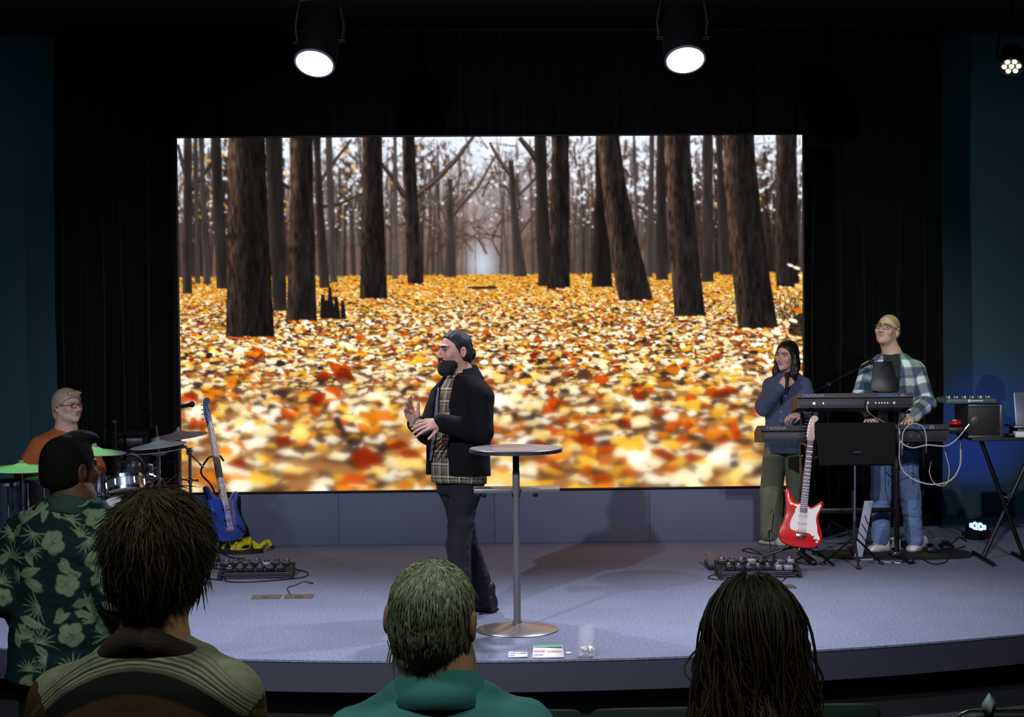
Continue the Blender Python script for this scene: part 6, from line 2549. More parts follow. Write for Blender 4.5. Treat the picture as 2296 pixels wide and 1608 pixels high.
# ---- keyboards ----------------------------------------------------
def keyboard(label, x0, x1, yc, d, depth, hgt, tilt, model, tier):
    a, b_ = at(x0, yc, d), at(x1, yc, d)
    c = (a + b_) / 2
    w = np.linalg.norm(b_ - a)
    x = (b_ - a) / w
    x[2] = 0
    x /= np.linalg.norm(x)
    y = np.cross(Z_, x)
    y = rot_about(x, -tilt, y)      # falls away towards the player
    z = np.cross(x, y)
    root = thing('keyboard', label, 'keyboard', c)
    f = lambda: MB().frame(c, x, y, z)
    M_KB = mat('keyboard_black', (.11, .11, .125), .5, var=.1)
    M_KB2 = mat('keyboard_panel', (.16, .155, .17), .55, var=.08)
    V = [(-w / 2, 0, -hgt * .5), (-w / 2, 0, hgt * .12), (-w / 2, -.012, hgt * .20), (-w / 2, -.012, hgt * .5), (-w / 2, depth * .55, hgt * .5), (-w / 2, depth, hgt * .12), (-w / 2, depth, -hgt * .5)]
    n = len(V)
    m = f()
    m.put(V + [(w / 2, v[1], v[2]) for v in V], [tuple(reversed(range(n))), tuple(range(n, 2 * n))] + [(i, (i + 1) % n, n + (i + 1) % n, n + i) for i in range(n)])
    body = m.build('case', M_KB, root)
    # rear connector panel
    m = f()
    m.box((0, -.003, -hgt * .19), (w * .965, .006, hgt * .50), .002)
    m.build('rear_panel', M_KB2, body)
    r = random.Random(tier)
    js = [-.36, -.28, .10, .17, .20, .225, .25, .275, .33] if tier == 1 else [-.30, -.24, .05, .12, .3, .34]
    for u in js:
        m = f()
        m.cyl((u * w, -.006, -hgt * .2), (u * w, -.012, -hgt * .2), .006 if u not in (.10, .33, -.36) else .010, seg=10)
        m.build('socket', M_STEEL, body)
    # keys on the player's side
    nk = int(w * .86 / .0235)
    for i in range(nk):
        xx = -w * .43 + (i + .5) * w * .86 / nk
        m = f()
        m.box((xx, depth * .78, hgt * .30), (w * .86 / nk - .001, depth * .40, .012), .001)
        m.build('key', M_WHITE, root)
    lettering('maker_name', 'YAMAHA', c + x * (-w / 2 + .035) - y * .0125 + z * (hgt * .25), x, z, hgt * .20, mat('letter_grey', (.55, .56, .60), .5), body, width=w * (.19 if tier == 1 else .11))
    m0 = w / 2 - (.25 if tier == 1 else .30)
    Lz = hgt * .24
    lettering('model_name', model[0], c + x * m0 - y * .0125 + z * Lz, x, z, hgt * .19, mat('letter_blue', (.22, .42, .85), .5), body, width=.145)
    lettering('model_number', model[1], c + x * (m0 + .152) - y * .0125 + z * Lz, x, z, hgt * .20, mat('letter_grey', (.55, .56, .60), .5), body, width=.036)
    lettering('model_plus', model[2], c + x * (m0 + .196) - y * .0125 + z * Lz * 1.1, x, z, hgt * .11, mat('letter_blue', (.22, .42, .85), .5), body)
    return root, c, w, x


kU, cU, wU, xU = keyboard('black upper synthesizer keyboard on the two-tier stand', 1788, 2048, 898, 13.10, .33, .105, 9, ('MODX', '6', '+'), 1)
kL, cL, wL, xL = keyboard('long black lower synthesizer keyboard behind the music stand', 1706, 2128, 972, 13.16, .36, .125, 4, ('MODX', '8', '+'), 2)

root = thing('keyboard_stand', 'black two-tier keyboard stand under both synthesizers', 'stand', (cL[0], cL[1] + .2, 0))
for s_ in (-1, 1):
    xx = cL[0] + s_ * .36 + .04
    y0 = cL[1] + .20
    mb = MB()
    mb.box((xx, y0 + .17, cL[2] * .5), (.035, .05, cL[2] - .05), .006)
    mb.build('column', M_BLKM, root)
    mb = MB()
    mb.box((xx, y0 - .02, cL[2] - .088), (.04, .36, .03), .006)
    mb.build('lower_arm', M_BLKM, root)
    mb = MB()
    mb.box((xx, y0 + .17, (cL[2] + cU[2]) / 2 - .05), (.03, .03, cU[2] - cL[2] + .04), .005)
    mb.build('riser', M_BLKM, root)
    mb = MB()
    mb.box((xx, y0 - .0, cU[2] - .095), (.035, .36, .025), .005)
    mb.build('upper_arm', M_BLKM, root)
    mb = MB()
    mb.box((xx, y0 + .0, .02), (.045, .56, .035), .008)
    mb.build('foot', M_BLKM, root)
mb = MB()
mb.box((cL[0] + .04, y0 + .17, .35), (.72, .025, .04), .005)
mb.build('cross_bar', M_BLKM, root)

# tablet in its holder on the upper keyboard
t0, t1 = at(1957, 878, 13.22), at(2012, 878, 13.22)
root = thing('tablet_holder', 'black tablet holder seen from behind standing on the upper keyboard', 'tablet', (t0 + t1) / 2)
u = rot_about(X_, -18, Z_)
nrm = np.cross(X_, u)
fr = lambda: MB().frame((t0 + t1) / 2 + Z_ * .005, X_, u, -nrm)
m = fr()
m.slab(closed_spline([(-.095, 0), (.095, 0), (.088, .11), (.070, .215), (.055, .222), (-.055, .222), (-.072, .215), (-.088, .11)], 3), -.006, .006, .003)
m.build('tablet', M_BLK, root)
m = fr()
m.slab([(-.06, .03), (.045, .03), (.03, .16), (-.045, .16)], .008, .012)
m.build('back_plate', mat('tablet_grey', (.22, .22, .25), .4), root)
m = fr()
m.box((0, .004, .02), (.16, .016, .05), .004)
m.build('ledge', M_BLKM, root)
m = fr()
m.tube([(.02, .12, .012), (.04, .04, .06), (.045, .0, .075)], .006, 8)
m.build('prop', M_BLKM, root)


def boom_stand(label, foot, top, tip, tail, mic=True):
    root = thing('microphone_stand', label, 'microphone stand', (foot[0], foot[1], 0), 'boom microphone stands')
    MB().cyl((foot[0], foot[1], .12), top, .010, seg=12).build('shaft', M_BLKM, root)
    MB().cyl((foot[0], foot[1], .08), (foot[0], foot[1], .22), .017, seg=12).build('hub', M_BLKM, root)
    for k in range(3):
        a = RAD(100 + 120 * k)
        MB().tube([(foot[0], foot[1], .16), (foot[0] + .3 * cos(a), foot[1] + .3 * sin(a), .012)], .008, 8).build('leg', M_BLKM, root)
    MB().tube([tail, top, tip], .0075, 8).build('boom', M_BLKM, root)
    m = MB()
    m.sphere(top, .020, 10, 8)
    m.cyl(np.array(top) - Y_ * .03, np.array(top) + Y_ * .03, .012, seg=10)
    m.build('clutch', M_BLK, root)
    if mic:
        d = np.array(tip) - np.array(top)
        d /= np.linalg.norm(d)
        m = MB()
        m.cyl(tip, tip + d * .11, .011, .016, 12)
        m.build('microphone_body', M_BLK, root)
        m = MB()
        m.sphere(tip + d * .13, .024, 12, 8)
        m.build('microphone_grille', mat('mic_grille', (.20, .20, .22), .35, .8, bump=.6, bscale=600), root)


fo = G(1860, 1212)
boom_stand('black boom microphone stand behind the red guitar, arm rising to the keyboard player', fo, at(1858, 862, 13.95), at(1930, 824, 13.62), at(1828, 878, 14.1))
fo = G(262, 1245)
boom_stand('black boom microphone stand behind the drum kit, arm reaching to the screen edge', fo, at(258, 945, 13.9), at(398, 914, 13.7), at(215, 958, 13.95))

# music stand
b = G(1918, 1272)
root = thing('music_stand', 'black sheet music stand with wide desk seen from behind', 'music stand', (b[0], b[1], 0))
dz = 12.95
c = at(1920, 996, dz)
u = rot_about(X_, -14, Z_)
nrm = np.cross(X_, u)
f = lambda: MB().frame(c, X_, u, -nrm)
W = 182 * dz / 4000
Hh = 98 * dz / 4000
m = f()
m.slab([(-W / 2 + .03, -Hh / 2), (W / 2 - .03, -Hh / 2), (W / 2 - .015, -Hh / 2 + .02), (W / 2, Hh / 2), (-W / 2, Hh / 2), (-W / 2 + .015, -Hh / 2 + .02)], -.002, .002)
desk = m.build('desk', mat('desk_black', (.035, .035, .04), .75, spec=.2), root)
m = f()
m.box((0, -Hh / 2 + .004, -.03), (W - .07, .008, .06), .002)
m.build('lip', MATS['desk_black'], desk)
m = f()
m.box((0, .02, .008), (.05, Hh * .75, .012), .003)
m.build('spine', M_BLK, desk)
for s_ in (-1, 1):
    m = f()
    m.box((s_ * W * .24, Hh * .30, .006), (W * .42, .012, .008), .003)
    m.build('rib', M_BLK, desk)
kn = at(1919, 1014, dz - .03)
MB().cyl(kn + X_ * -.02, kn + X_ * .035, .012, .010, 12).build('tilt_knob', M_CHROME, root)
MB().cyl((b[0] + .0, b[1] + .02, .30), kn + Y_ * .02, .008, seg=12).build('inner_tube', M_CHROME, root)
MB().cyl((b[0], b[1] + .02, .10), ((b[0] + kn[0]) / 2, b[1] + .02, .56), .013, seg=12).build('outer_tube', mat('tube_grey', (.25, .23, .24), .4, .6), root)
for a in (265, 25, 155):
    e = np.array([b[0] + .24 * cos(RAD(a)), b[1] + .02 + .24 * sin(RAD(a)), .012])
    if a == 265:
        e = np.array([b[0], b[1] - .10, .012])
    lg = MB().tube([(b[0], b[1] + .02, .22), e], .008, 8).build('leg', M_BLKM, root)
    MB().box(e, (.035, .05, .02), .006).build('foot_pad', mat('rubber_brown', (.16, .12, .12), .7), lg)
# pale board leaning behind it
a, t = G(1925, 1250), at(1944, 1125, 13.3)
root = thing('board', 'pale narrow board leaning behind the music stand', 'board', (a[0], a[1], 0))
d = t - a
m = MB()
m.frame(a + Z_ * .004, X_, d / np.linalg.norm(d), np.cross(X_, d / np.linalg.norm(d)))
L = np.linalg.norm(d)
m.slab([(-.035, 0), (.03, 0), (.045, L), (-.02, L)], -.004, .004, .001)
m.build('panel', mat('board_pale', (.72, .75, .82), .6), root)
for k in range(3):
    m = MB()
    m.frame(a + Z_ * .004, X_, d / L, np.cross(X_, d / L))
    m.put([(-.03 + .012 * k, L * (.45 + .15 * k), .006), (-.025 + .012 * k, L * (.46 + .15 * k), .006), (.035, L * (.30 + .15 * k), .006), (.03, L * (.29 + .15 * k), .006)], [(0, 1, 2, 3)])
    m.build('stripe', M_BLK, root)

# ---- rack table on the right ----------------------------------------------------
dR = 13.25
pA, pB = at(2168, 985, dR), at(2330, 985, dR)
base = (pA + pB) / 2
gy = G(2230, 1262)
root = thing('equipment_stand', 'black folding cross-legged stand carrying the rack case and laptop', 'stand', (base[0], base[1], 0))
zt = at(2200, 978, dR)[2]
MB().box((base[0], base[1] + .05, zt - .012), (pB[0] - pA[0] + .02, .42, .024), .006).build('tabletop', mat('top_dark', (.12, .12, .14), .6), root)
for k, (x0, x1) in enumerate(((2196, 2296), (2330, 2210))):
    yy = base[1] - .03 + .06 * k
    a0, a1 = at(x0, 985, dR), at(x1, 1248, dR)
    mb = MB()
    mb.tube([(a0[0], yy, zt - .024), (a1[0], yy, .03)], .017, 8)
    mb.build('leg', M_BLKM, root)
    mb = MB()
    mb.tube([(a1[0] - .02, yy - .32, .016), (a1[0] + .01, yy + .30, .016)], .016, 8)
    mb.build('foot_bar', M_BLKM, root)
mb = MB()
xc = at(2258, 1110, dR)
mb.cyl((xc[0], base[1] - .08, xc[2]), (xc[0], base[1] + .08, xc[2]), .022, seg=14)
mb.build('pivot', M_STEEL, root)
# black rack case
r0, r1 = at(2160, 972, dR - .05), at(2238, 905, dR - .05)
root = thing('rack_case', 'black rack case with grey corner edge on the folding stand', 'case', ((r0[0] + r1[0]) / 2, base[1], zt))
w, h = r1[0] - r0[0], r1[2] - zt
cx = (r0[0] + r1[0]) / 2
MB().box((cx, base[1] + .02, zt + h / 2 + .001), (w, .36, h), .006).build('shell', mat('case_dark', (.10, .085, .085), .6), root)
for zz in (zt + .008, zt + h - .006):
    MB().box((cx, base[1] - .162, zz), (w, .010, .016), .002).build('edge_trim', mat('trim_grey', (.34, .35, .40), .4, .6), root)
MB().box((cx + w / 2 - .012, base[1] - .163, zt + h / 2), (.030, .014, h), .003).build('edge_trim', MATS['trim_grey'], root)
for zz in (zt + h * .82, zt + h * .2):
    MB().cyl((cx + w * .36, base[1] - .158, zz), (cx + w * .36, base[1] - .168, zz), .007, seg=10).build('screw', M_STEEL, root)
mb = MB()
mb.lathe([(0, 0), (.03, .0), (.03, .004), (.02, .006), (0, .006)], (cx - w * .30, base[1] - .161, zt + h * .52), (0, -1, 0), 16)
mb.build('latch', mat('latch_brass', (.45, .42, .36), .4, .8), root)
# mixer on the case
c0, c1 = at(2112, 906, dR - .05), at(2226, 893, dR - .05)
cc = (c0 + c1) / 2
zc = zt + h + .003
root = thing('mixer', 'slim mixing controller with rows of small knobs on the rack case', 'mixer', (cc[0], base[1], zc))
w2 = c1[0] - c0[0]
q = MB().frame((cc[0], base[1] - .0, zc), X_, Y_, Z_)
q.box((0, 0, .022), (w2, .30, .040), .014)
body = q.build('body', mat('mixer_green_grey', (.30, .37, .36), .5), root)
for i in range(9):
    for j in range(3):
        MB().cyl((cc[0] - w2 * .42 + w2 * .84 * i / 8, base[1] - .11 + .07 * j, zc + .042), (cc[0] - w2 * .42 + w2 * .84 * i / 8, base[1] - .11 + .07 * j, zc + .054), .008, .006, 10).build('knob', [M_WHITE, mat('knob_grey', (.5, .52, .55), .4), M_BLK][(i + j) % 3], body)
q = MB()
q.cyl((cc[0] - .02, base[1] - .150, zc + .026), (cc[0] - .02, base[1] - .153, zc + .026), .011, seg=16)
q.box((cc[0] + .035, base[1] - .1515, zc + .026), (.095, .003, .008))
q.build('badge', mat('badge_white', (.85, .87, .92), .5), body)
# red rounded shaker on a small shelf
p = at(2145, 950, dR + .05)
root = thing('shelf_bracket', 'small black shelf sticking out left of the rack case', 'shelf', (p[0], p[1], p[2] - .02))
MB().box((p[0] + .005, p[1], p[2] - .045), (.19, .16, .05), .008).build('tray', M_BLK, root)
MB().box((p[0] + .04, p[1] + .06, (p[2] - .07 + zt) / 2 - .01), (.03, .03, max(.05, p[2] - .07 - zt + .05)), .004).build('post', M_BLKM, root)
root = thing('shaker', 'small glossy red oval shaker beside the rack case', 'shaker', (p[0], p[1], p[2] - .02))
Fd = Field(*bounds([p - .1, p + .1], .02), .004)
Fd.ell(p + Z_ * .004, (.070, .045, .023), None, 0)
Fd.ell(p + np.array([.03, 0, .010]), (.036, .034, .024), None, .01)
V, F = Fd.skin()
raw_mesh('shell', V - np.array(root.location), F, mat('shaker_red', (.66, .10, .10), .25, coat=.5), root)
MB().box(p + np.array([-.02, -.01, .026]), (.03, .03, .008), .003).build('cap', M_WHITE, root)
# laptop and interface
l0 = at(2258, 932, dR + .1)
root = thing('laptop', 'grey laptop with open lid at the right edge of the stage', 'laptop', (l0[0] + .18, base[1] + .02, zt))
zl = zt + .07
MB().box((l0[0] + .18, base[1] + .05, zl), (.36, .24, .018), .004).build('base', mat('laptop_grey', (.45, .47, .52), .35, .6), root)
q = MB().frame((l0[0] + .18, base[1] - .07, zl + .009), X_, rot_about(X_, -12, Z_), rot_about(X_, -12, -Y_))
q.box((.01, .125, 0), (.36, .25, .008), .004)
q.build('lid', MATS['laptop_grey'], root)
MB().box((l0[0] + .18, base[1] + .05, zt + .03), (.30, .20, .058), .004).build('riser', M_BLK, root)
p = at(2285, 945, dR - .12)
root = thing('audio_interface', 'small white audio interface with plugged cables below the laptop', 'audio interface', (p[0], base[1] - .12, zt))
MB().box((p[0] + .02, base[1] - .13, zt + .022), (.12, .08, .042), .005).build('box', M_WHITE, root)
for k in range(3):
    MB().cyl((p[0] - .045, base[1] - .15 + .02 * k, zt + .02), (p[0] - .085, base[1] - .15 + .02 * k, zt + .02), .007, seg=10).build('plug', M_STEEL, root)
# drooping pale cables
dC = 13.02
k = lambda x, y, dd=0: at(x, y, dC + dd)
cable('thick pale cable drooping in a wide loop below the keyboards', [k(2017, 985), k(2018, 1040), k(2040, 1070), k(2085, 1086), k(2130, 1078), k(2152, 1045), k(2154, 1003)], .0055, M_CABLEW, 'pale cables by the keyboards')
cable('pale cable running from the lower keyboard up to the rack case', [k(2016, 958), k(2020, 990), k(2045, 1004), k(2080, 998), k(2120, 1000), k(2145, 985), k(2166, 960)], .005, M_CABLEW, 'pale cables by the keyboards')
cable('pale cable arched over the front of the lower keyboard', [k(2023, 1010), k(2024, 975), k(2034, 957), k(2050, 950), k(2068, 956), k(2076, 975), k(2077, 1005)], .004, M_CABLEW, 'pale cables by the keyboards')
cable('thin pale cable hanging in a small loop under the lower keyboard', [k(2086, 1045), k(2084, 1060), k(2092, 1080), k(2108, 1090), k(2124, 1082), k(2128, 1050), k(2118, 1010)], .003, M_CABLEW, 'pale cables by the keyboards')
cable('short pale cable plugged into the back of the upper keyboard', [k(1943, 906, .02), k(1946, 922), k(1960, 935, .1), k(1985, 948, .2)], .004, M_CABLEW, 'pale cables by the keyboards')
cable('pale cable lying on the carpet behind the music stand foot', [gz(1925, 1258), gz(1960, 1256), gz(1985, 1262), gz(2010, 1264)], .005, M_CABLEW)
cable('dark cable lying in curves across the floor mat', [gz(1960, 1256), gz(2010, 1264), gz(2060, 1254), gz(2090, 1266), gz(2120, 1262), gz(2135, 1238), gz(2160, 1228)])
cable('dark cable trailing from the blue floor light', [gz(2165, 1214), gz(2150, 1206), gz(2140, 1216), gz(2120, 1230), gz(2100, 1236)])

# floor mat with foot pedals under the keyboards
m0, m1 = G(1905, 1256), G(2150, 1246)
root = thing('floor_mat', 'thin black mat on the carpet under the keyboard player', 'mat', ((m0[0] + m1[0]) / 2, m0[1] + .25, 0))
mb = MB()
mb.slab(closed_spline([(m0[0] - .15, m0[1] + .1), ((m0[0] + m1[0]) / 2, m0[1] - .04), (m1[0], m0[1] - .0), (m1[0] + .12, m0[1] + .25), (m1[0], m0[1] + .45), (m0[0] - .1, m0[1] + .5)], 6), .001, .006)
mb.build('sheet', mat('mat_black', (.06, .06, .07), .8, var=.3, scale=60), root)
for (x, y, lab) in ((1925, 1243, 'black sustain pedal near the music stand foot'), (2010, 1250, 'black foot pedal just in front of the white trainers'), (2090, 1240, 'black foot pedal with silver tread right of the white trainers'), (2125, 1233, 'small black foot pedal nearest the folding stand')):
    p = G(x, y)
    root = thing('foot_pedal', lab, 'pedal', (p[0], p[1], .006), 'foot pedals under the keyboards')
    MB().box((p[0], p[1] + .04, .022), (.085, .16, .030), .006).build('base', M_BLK, root)
    q = MB().frame((p[0], p[1] + .02, .046), X_, rot_about(X_, 9, Y_), rot_about(X_, 9, Z_))
    q.box((0, 0, 0), (.065, .13, .012), .004)
    q.build('tread', [M_CHROME, M_BLKM][x % 2], root)


# ---- lights as fixtures ----------------------------------------------------
def par(name, label, lens, n, up, r, L, col, strength, power, angle, leds=0, pipe=True, group=None, lightcol=None, yoke=True, blend=.6):
    n = np.asarray(n, float)
    n /= np.linalg.norm(n)
    root = thing(name, label, 'stage light', lens, group)
    x, y, _ = basis(n)
    M_H = mat('fixture_black', (.03, .03, .032), .6)
    mb = MB()
    mb.lathe([(r * .55, -L), (r * .9, -L * .92), (r * 1.05, -L * .5), (r * 1.12, -.02), (r * 1.12, .012), (r * 1.0, .012), (r * 1.0, -.008), (0, -.008)], lens, n, 32)
    mb.build('housing', M_H, root)
    if leds:
        mb = MB()
        mb.lathe([(0, -.004), (r * .98, -.004), (r * .98, 0), (0, 0)], lens, n, 24)
        mb.build('face', M_H, root)
        for k in range(leds):
            rr = 0 if k == 0 else r * .62
            a = 2 * pi * k / (leds - 1)
            c = lens + x * rr * cos(a) + y * rr * sin(a) + n * .004
            MB().cyl(c, c + n * .008, r * .24, r * .2, 14).build('emitter', mat_emit('led_%.2f' % col[0], col, strength), root)
    else:
        mb = MB()
        mb.lathe([(0, 0), (r * .97, 0), (r * .93, .008), (r * .6, .016), (0, .02)], lens, n, 40)
        mb.build('lens', mat_emit('lens_' + name, col, strength), root)
        mb = MB()
        mb.lathe([(r * .98, .0), (r * 1.08, .0), (r * 1.08, .022), (r * .98, .022)], lens, n, 40)
        mb.build('bezel', mat('bezel_grey', (.55, .56, .62), .4), root)
    if yoke:
        c = lens - n * L * .45
        h = np.array([up[0], up[1], up[2]], float)
        ax = np.cross(h, n)
        ax /= np.linalg.norm(ax)
        MB().tube([c + ax * r * 1.25, c + ax * r * 1.35 + h * r * .8, c + ax * r * 1.1 + h * r * 2.2, c - ax * r * 1.1 + h * r * 2.2, c - ax * r * 1.35 + h * r * .8, c - ax * r * 1.25], .012, 8).build('yoke', M_H, root)
        for s_ in (-1, 1):
            MB().cyl(c + ax * s_ * r * 1.0, c + ax * s_ * r * 1.42, .016, seg=12).build('yoke_knob', M_BLKM, root)
        top = c + h * r * 2.2
        if pipe:
            MB().cyl(top, (top[0], top[1], CEIL - .03), .016, seg=12).build('drop_pipe', M_H, root)
            MB().lathe([(0, 0), (.06, 0), (.06, .02), (0, .02)], (top[0], top[1], CEIL - .03), seg=20).build('ceiling_plate', M_H, root)
    o = spot('beam', lens + n * .03, lens + n, power, lightcol or col, angle, blend, r * .6)
    o.parent = root
    o.location = Vector(lens + n * .03) - root.location
    return root


dL = 12.2
par('spotlight', 'bright round white stage light hanging above the left half of the screen', at(706, 138, dL), (-.14, -.55, -.80), (0, 0, 1), .130, .42, (.92, .94, 1.0), 14, 740, 105, blend=1.0, lightcol=(.80, .84, 1.0), group='hanging white spotlights')
par('spotlight', 'bright round white stage light hanging above the right half of the screen', at(1536, 130, dL), (.02, -.55, -.80), (0, 0, 1), .130, .42, (.92, .94, 1.0), 14, 900, 105, blend=1.0, lightcol=(.80, .84, 1.0), group='hanging white spotlights')
pp = at(2268, 148, 12.0)
tg = at(2010, 780, 13.75)
par('par_light', 'small yellow green LED stage light hanging at the top right', pp, (-.25, -.60, -.75), (0, 0, 1), .075, .16, (.95, 1.0, .40), 4, 5, 60, 7)
o = spot('beam', pp + np.array([-.1, .1, -.1]), tg, 25, (.62, 1.0, .30), 17, .6, .05)
pb = at(2192, 1182, 14.45)
par('par_light', 'small blue LED light on the floor shining up the right wall', pb, (.05, -.35, .93), (0, 0, -1), .085, .12, (.22, .42, 1.0), 2.4, 2, 60, 9, pipe=False)
spot('beam', pb + np.array([.02, .10, .05]), (pb[0] + .45, 15.75, .75), 85, (.03, .07, 1.0), 40, .9, .06)
spot('beam', pb + np.array([.02, .12, .02]), (pb[0] + .2, 15.75, .75), 4, (.03, .07, 1.0), 70, .9, .06)


# ---- drums ----------------------------------------------------
def tripod(root, x, y, top, m=M_CHROME, spread_=.24):
    MB().cyl((x, y, .10), (x, y, top), .0125, seg=12).build('tube', m, root)
    for z in (.45, top * .72):
        q = MB()
        q.cyl((x, y, z - .02), (x, y, z + .02), .019, seg=12)
        q.cyl((x, y, z), (x + .05, y - .03, z), .006, seg=8)
        q.sphere((x + .06, y - .035, z), .012, 8, 6)
        q.build('clamp', m, root)
    for k in range(3):
        a = RAD(95 + 120 * k)
        lg = MB().tube([(x, y, .34), (x + spread_ * cos(a), y + spread_ * sin(a), .015)], .008, 8).build('leg', m, root)
        MB().sphere((x + spread_ * cos(a), y + spread_ * sin(a), .016), .016, 8, 6).build('rubber_foot', M_BLK, lg)


def cymbal(label, px, py, d, r, tilt, col, hihat=False, name='cymbal'):
    c = at(px, py, d)
    root = thing(name, label, 'cymbal', (c[0], c[1], 0), 'cymbals on stands')
    n = np.array([tilt[0], tilt[1], 1.0])
    n /= np.linalg.norm(n)
    prof = [(0, .030), (.03, .029), (.055, .018), (.072, .010), (r * .6, .004), (r, -.010), (r, -.013), (r * .6, .001), (.06, .008), (0, .020)]
    MB().lathe(prof, c, n, 48).build('bow', col, root, sharp=60)
    if hihat:
        MB().lathe([(q, -h - .055) for q, h in prof], c, n, 48).build('lower_bow', col, root, sharp=60)
        MB().cyl(c, c + n * .14, .004, seg=8).build('rod', M_CHROME, root)
    m = MB()
    m.cyl(c + n * .028, c + n * .052, .019, .014, 14)
    m.build('felt', mat('felt_grey', (.45, .47, .48), .9), root)
    MB().cyl(c + n * .05, c + n * .062, .010, seg=10).build('wing_nut', M_CHROME, root)
    base = c - n * .06
    MB().tube([c + n * .03, c - n * .03, (c[0], c[1], c[2] - .09)], .006, 8).build('tilter', M_CHROME, root)
    tripod(root, c[0], c[1], c[2] - .08, spread_=.15)


M_CYM = mat('cymbal_rubber', (.58, .60, .62), .55, var=.08, scale=20)
M_CYMD = mat('cymbal_rubber_mauve', (.45, .40, .43), .55, var=.1, scale=20)
cymbal('electronic cymbal at the far left, lit bright green', 48, 1048, 12.9, .27, (.02, -.02), M_CYM)
cymbal('electronic cymbal in front of the drummer\'s chest, lit bright green', 212, 1011, 12.9, .225, (.05, -.02), M_CYM)
cymbal('grey hi-hat pair of electronic cymbals right of the drum kit', 355, 996, 13.0, .205, (-.10, -.03), M_CYM, True, 'hi_hat')
cymbal('mauve grey crash cymbal tilted above the hi-hat', 402, 975, 13.3, .21, (-.10, -.06), M_CYMD)
# slim stand with red lead near the screen
c = at(426, 1012, 13.6)
root = thing('cymbal_arm_stand', 'slim chrome stand with clamps between the hi-hat and the bass guitar', 'stand', (c[0], c[1], 0))
tripod(root, c[0], c[1], c[2] + .02)
MB().box(c, (.05, .05, .06), .01).build('clamp_block', M_CHROME, root)
MB().tube([c, at(412, 1000, 13.4), at(402, 985, 13.32)], .008, 8).build('arm', M_BLKM, root)
cable('short red lead hanging from the slim chrome stand', [at(430, 1022, 13.55), at(438, 1030, 13.52), at(450, 1042, 13.5)], .005, mat('lead_red', (.75, .16, .16), .5))


def drum(label, c, n, r, L, shell, head, group='drums of the kit', lugs=6, legs=0, name='drum'):
    n = np.asarray(n, float)
    n /= np.linalg.norm(n)
    root = thing(name, label, 'drum', c, group)
    x, y, _ = basis(n)
    MB().lathe([(0, -L), (r * .98, -L), (r * .98, 0), (r * .94, 0), (r * .94, -.01), (0, -.01)], c, n, 40).build('shell', shell, root)
    for k, h in (('top', 0), ('bottom', -L)):
        MB().lathe([(r * .96, h - .012), (r * 1.03, h - .012), (r * 1.04, h + .012), (r * .96, h + .014)], c, n, 40).build('hoop', M_CHROME, root)
        MB().lathe([(0, h - .002 if h == 0 else h - .006), (r * .97, h - .002 if h == 0 else h - .006), (r * .97, h + .006 if h == 0 else h + .002), (0, h + .006 if h == 0 else h + .002)], c, n, 40).build('drumhead', head, root)
    for k in range(lugs):
        a = 2 * pi * k / lugs + .3
        p = c + (x * cos(a) + y * sin(a)) * r * 1.03
        MB().cyl(p - n * .01, p - n * (L - .01), .0045, seg=6).build('tension_rod', M_CHROME, root)
        q = p - n * L * .5
        MB().cyl(q - n * .02, q + n * .02, .011, seg=8).build('lug', M_CHROME, root)
    for k in range(legs):
        a = 2 * pi * k / legs + .5
        p = c + (x * cos(a) + y * sin(a)) * r * 1.06
        e = np.array([p[0], p[1], .012])
        MB().tube([p - n * L * .4, (p[0], p[1], .1), e], .007, 8).build('leg', M_CHROME, root)
    return root


M_SH = mat('shell_navy', (.16, .20, .27), .35, coat=.3)
M_HEADW = mat('drumhead_white', (.80, .80, .78), .5)
M_HEADG = mat('drumhead_mesh', (.58, .57, .54), .7)
dD = 13.15
s_ = 4000 / dD
def tom_holder(root_c, target):
    pass
t1 = drum('small navy rack tom beside the drummer, upright', at(290, 1040, dD), (.04, -.05, 1), 24 / s_, 48 / s_, M_SH, M_HEADG)
t2 = drum('chrome hooped tom with pale head tilted towards the audience', at(283, 1098, dD - .25), (.14, -.28, -1), 40 / s_, 26 / s_, mat('shell_silver', (.50, .52, .60), .3, .7), M_HEADG)
t3 = drum('white snare drum by the drummer\'s hand', at(222, 1075, dD - .1), (.05, -.05, 1), 34 / s_, 40 / s_, mat('shell_white', (.78, .80, .86), .35), M_HEADW)
t4 = drum('low tom with shiny pale head behind the audience', at(272, 1140, dD - .3), (.1, -.75, 1), 42 / s_, 34 / s_, M_SH, M_HEADW, legs=3)
t5 = drum('dark blue floor tom at the far left', at(15, 1082, dD - .1), (0, -.04, 1), 38 / s_, 100 / s_, M_SH, mat('drumhead_black', (.10, .10, .11), .6), legs=3)
t6 = drum('black floor tom in front of the drummer', at(95, 1076, dD - .55), (0, -.05, 1), 36 / s_, 90 / s_, mat('shell_black', (.06, .06, .07), .35), mat('drumhead_black', (.10, .10, .11), .6), legs=3)
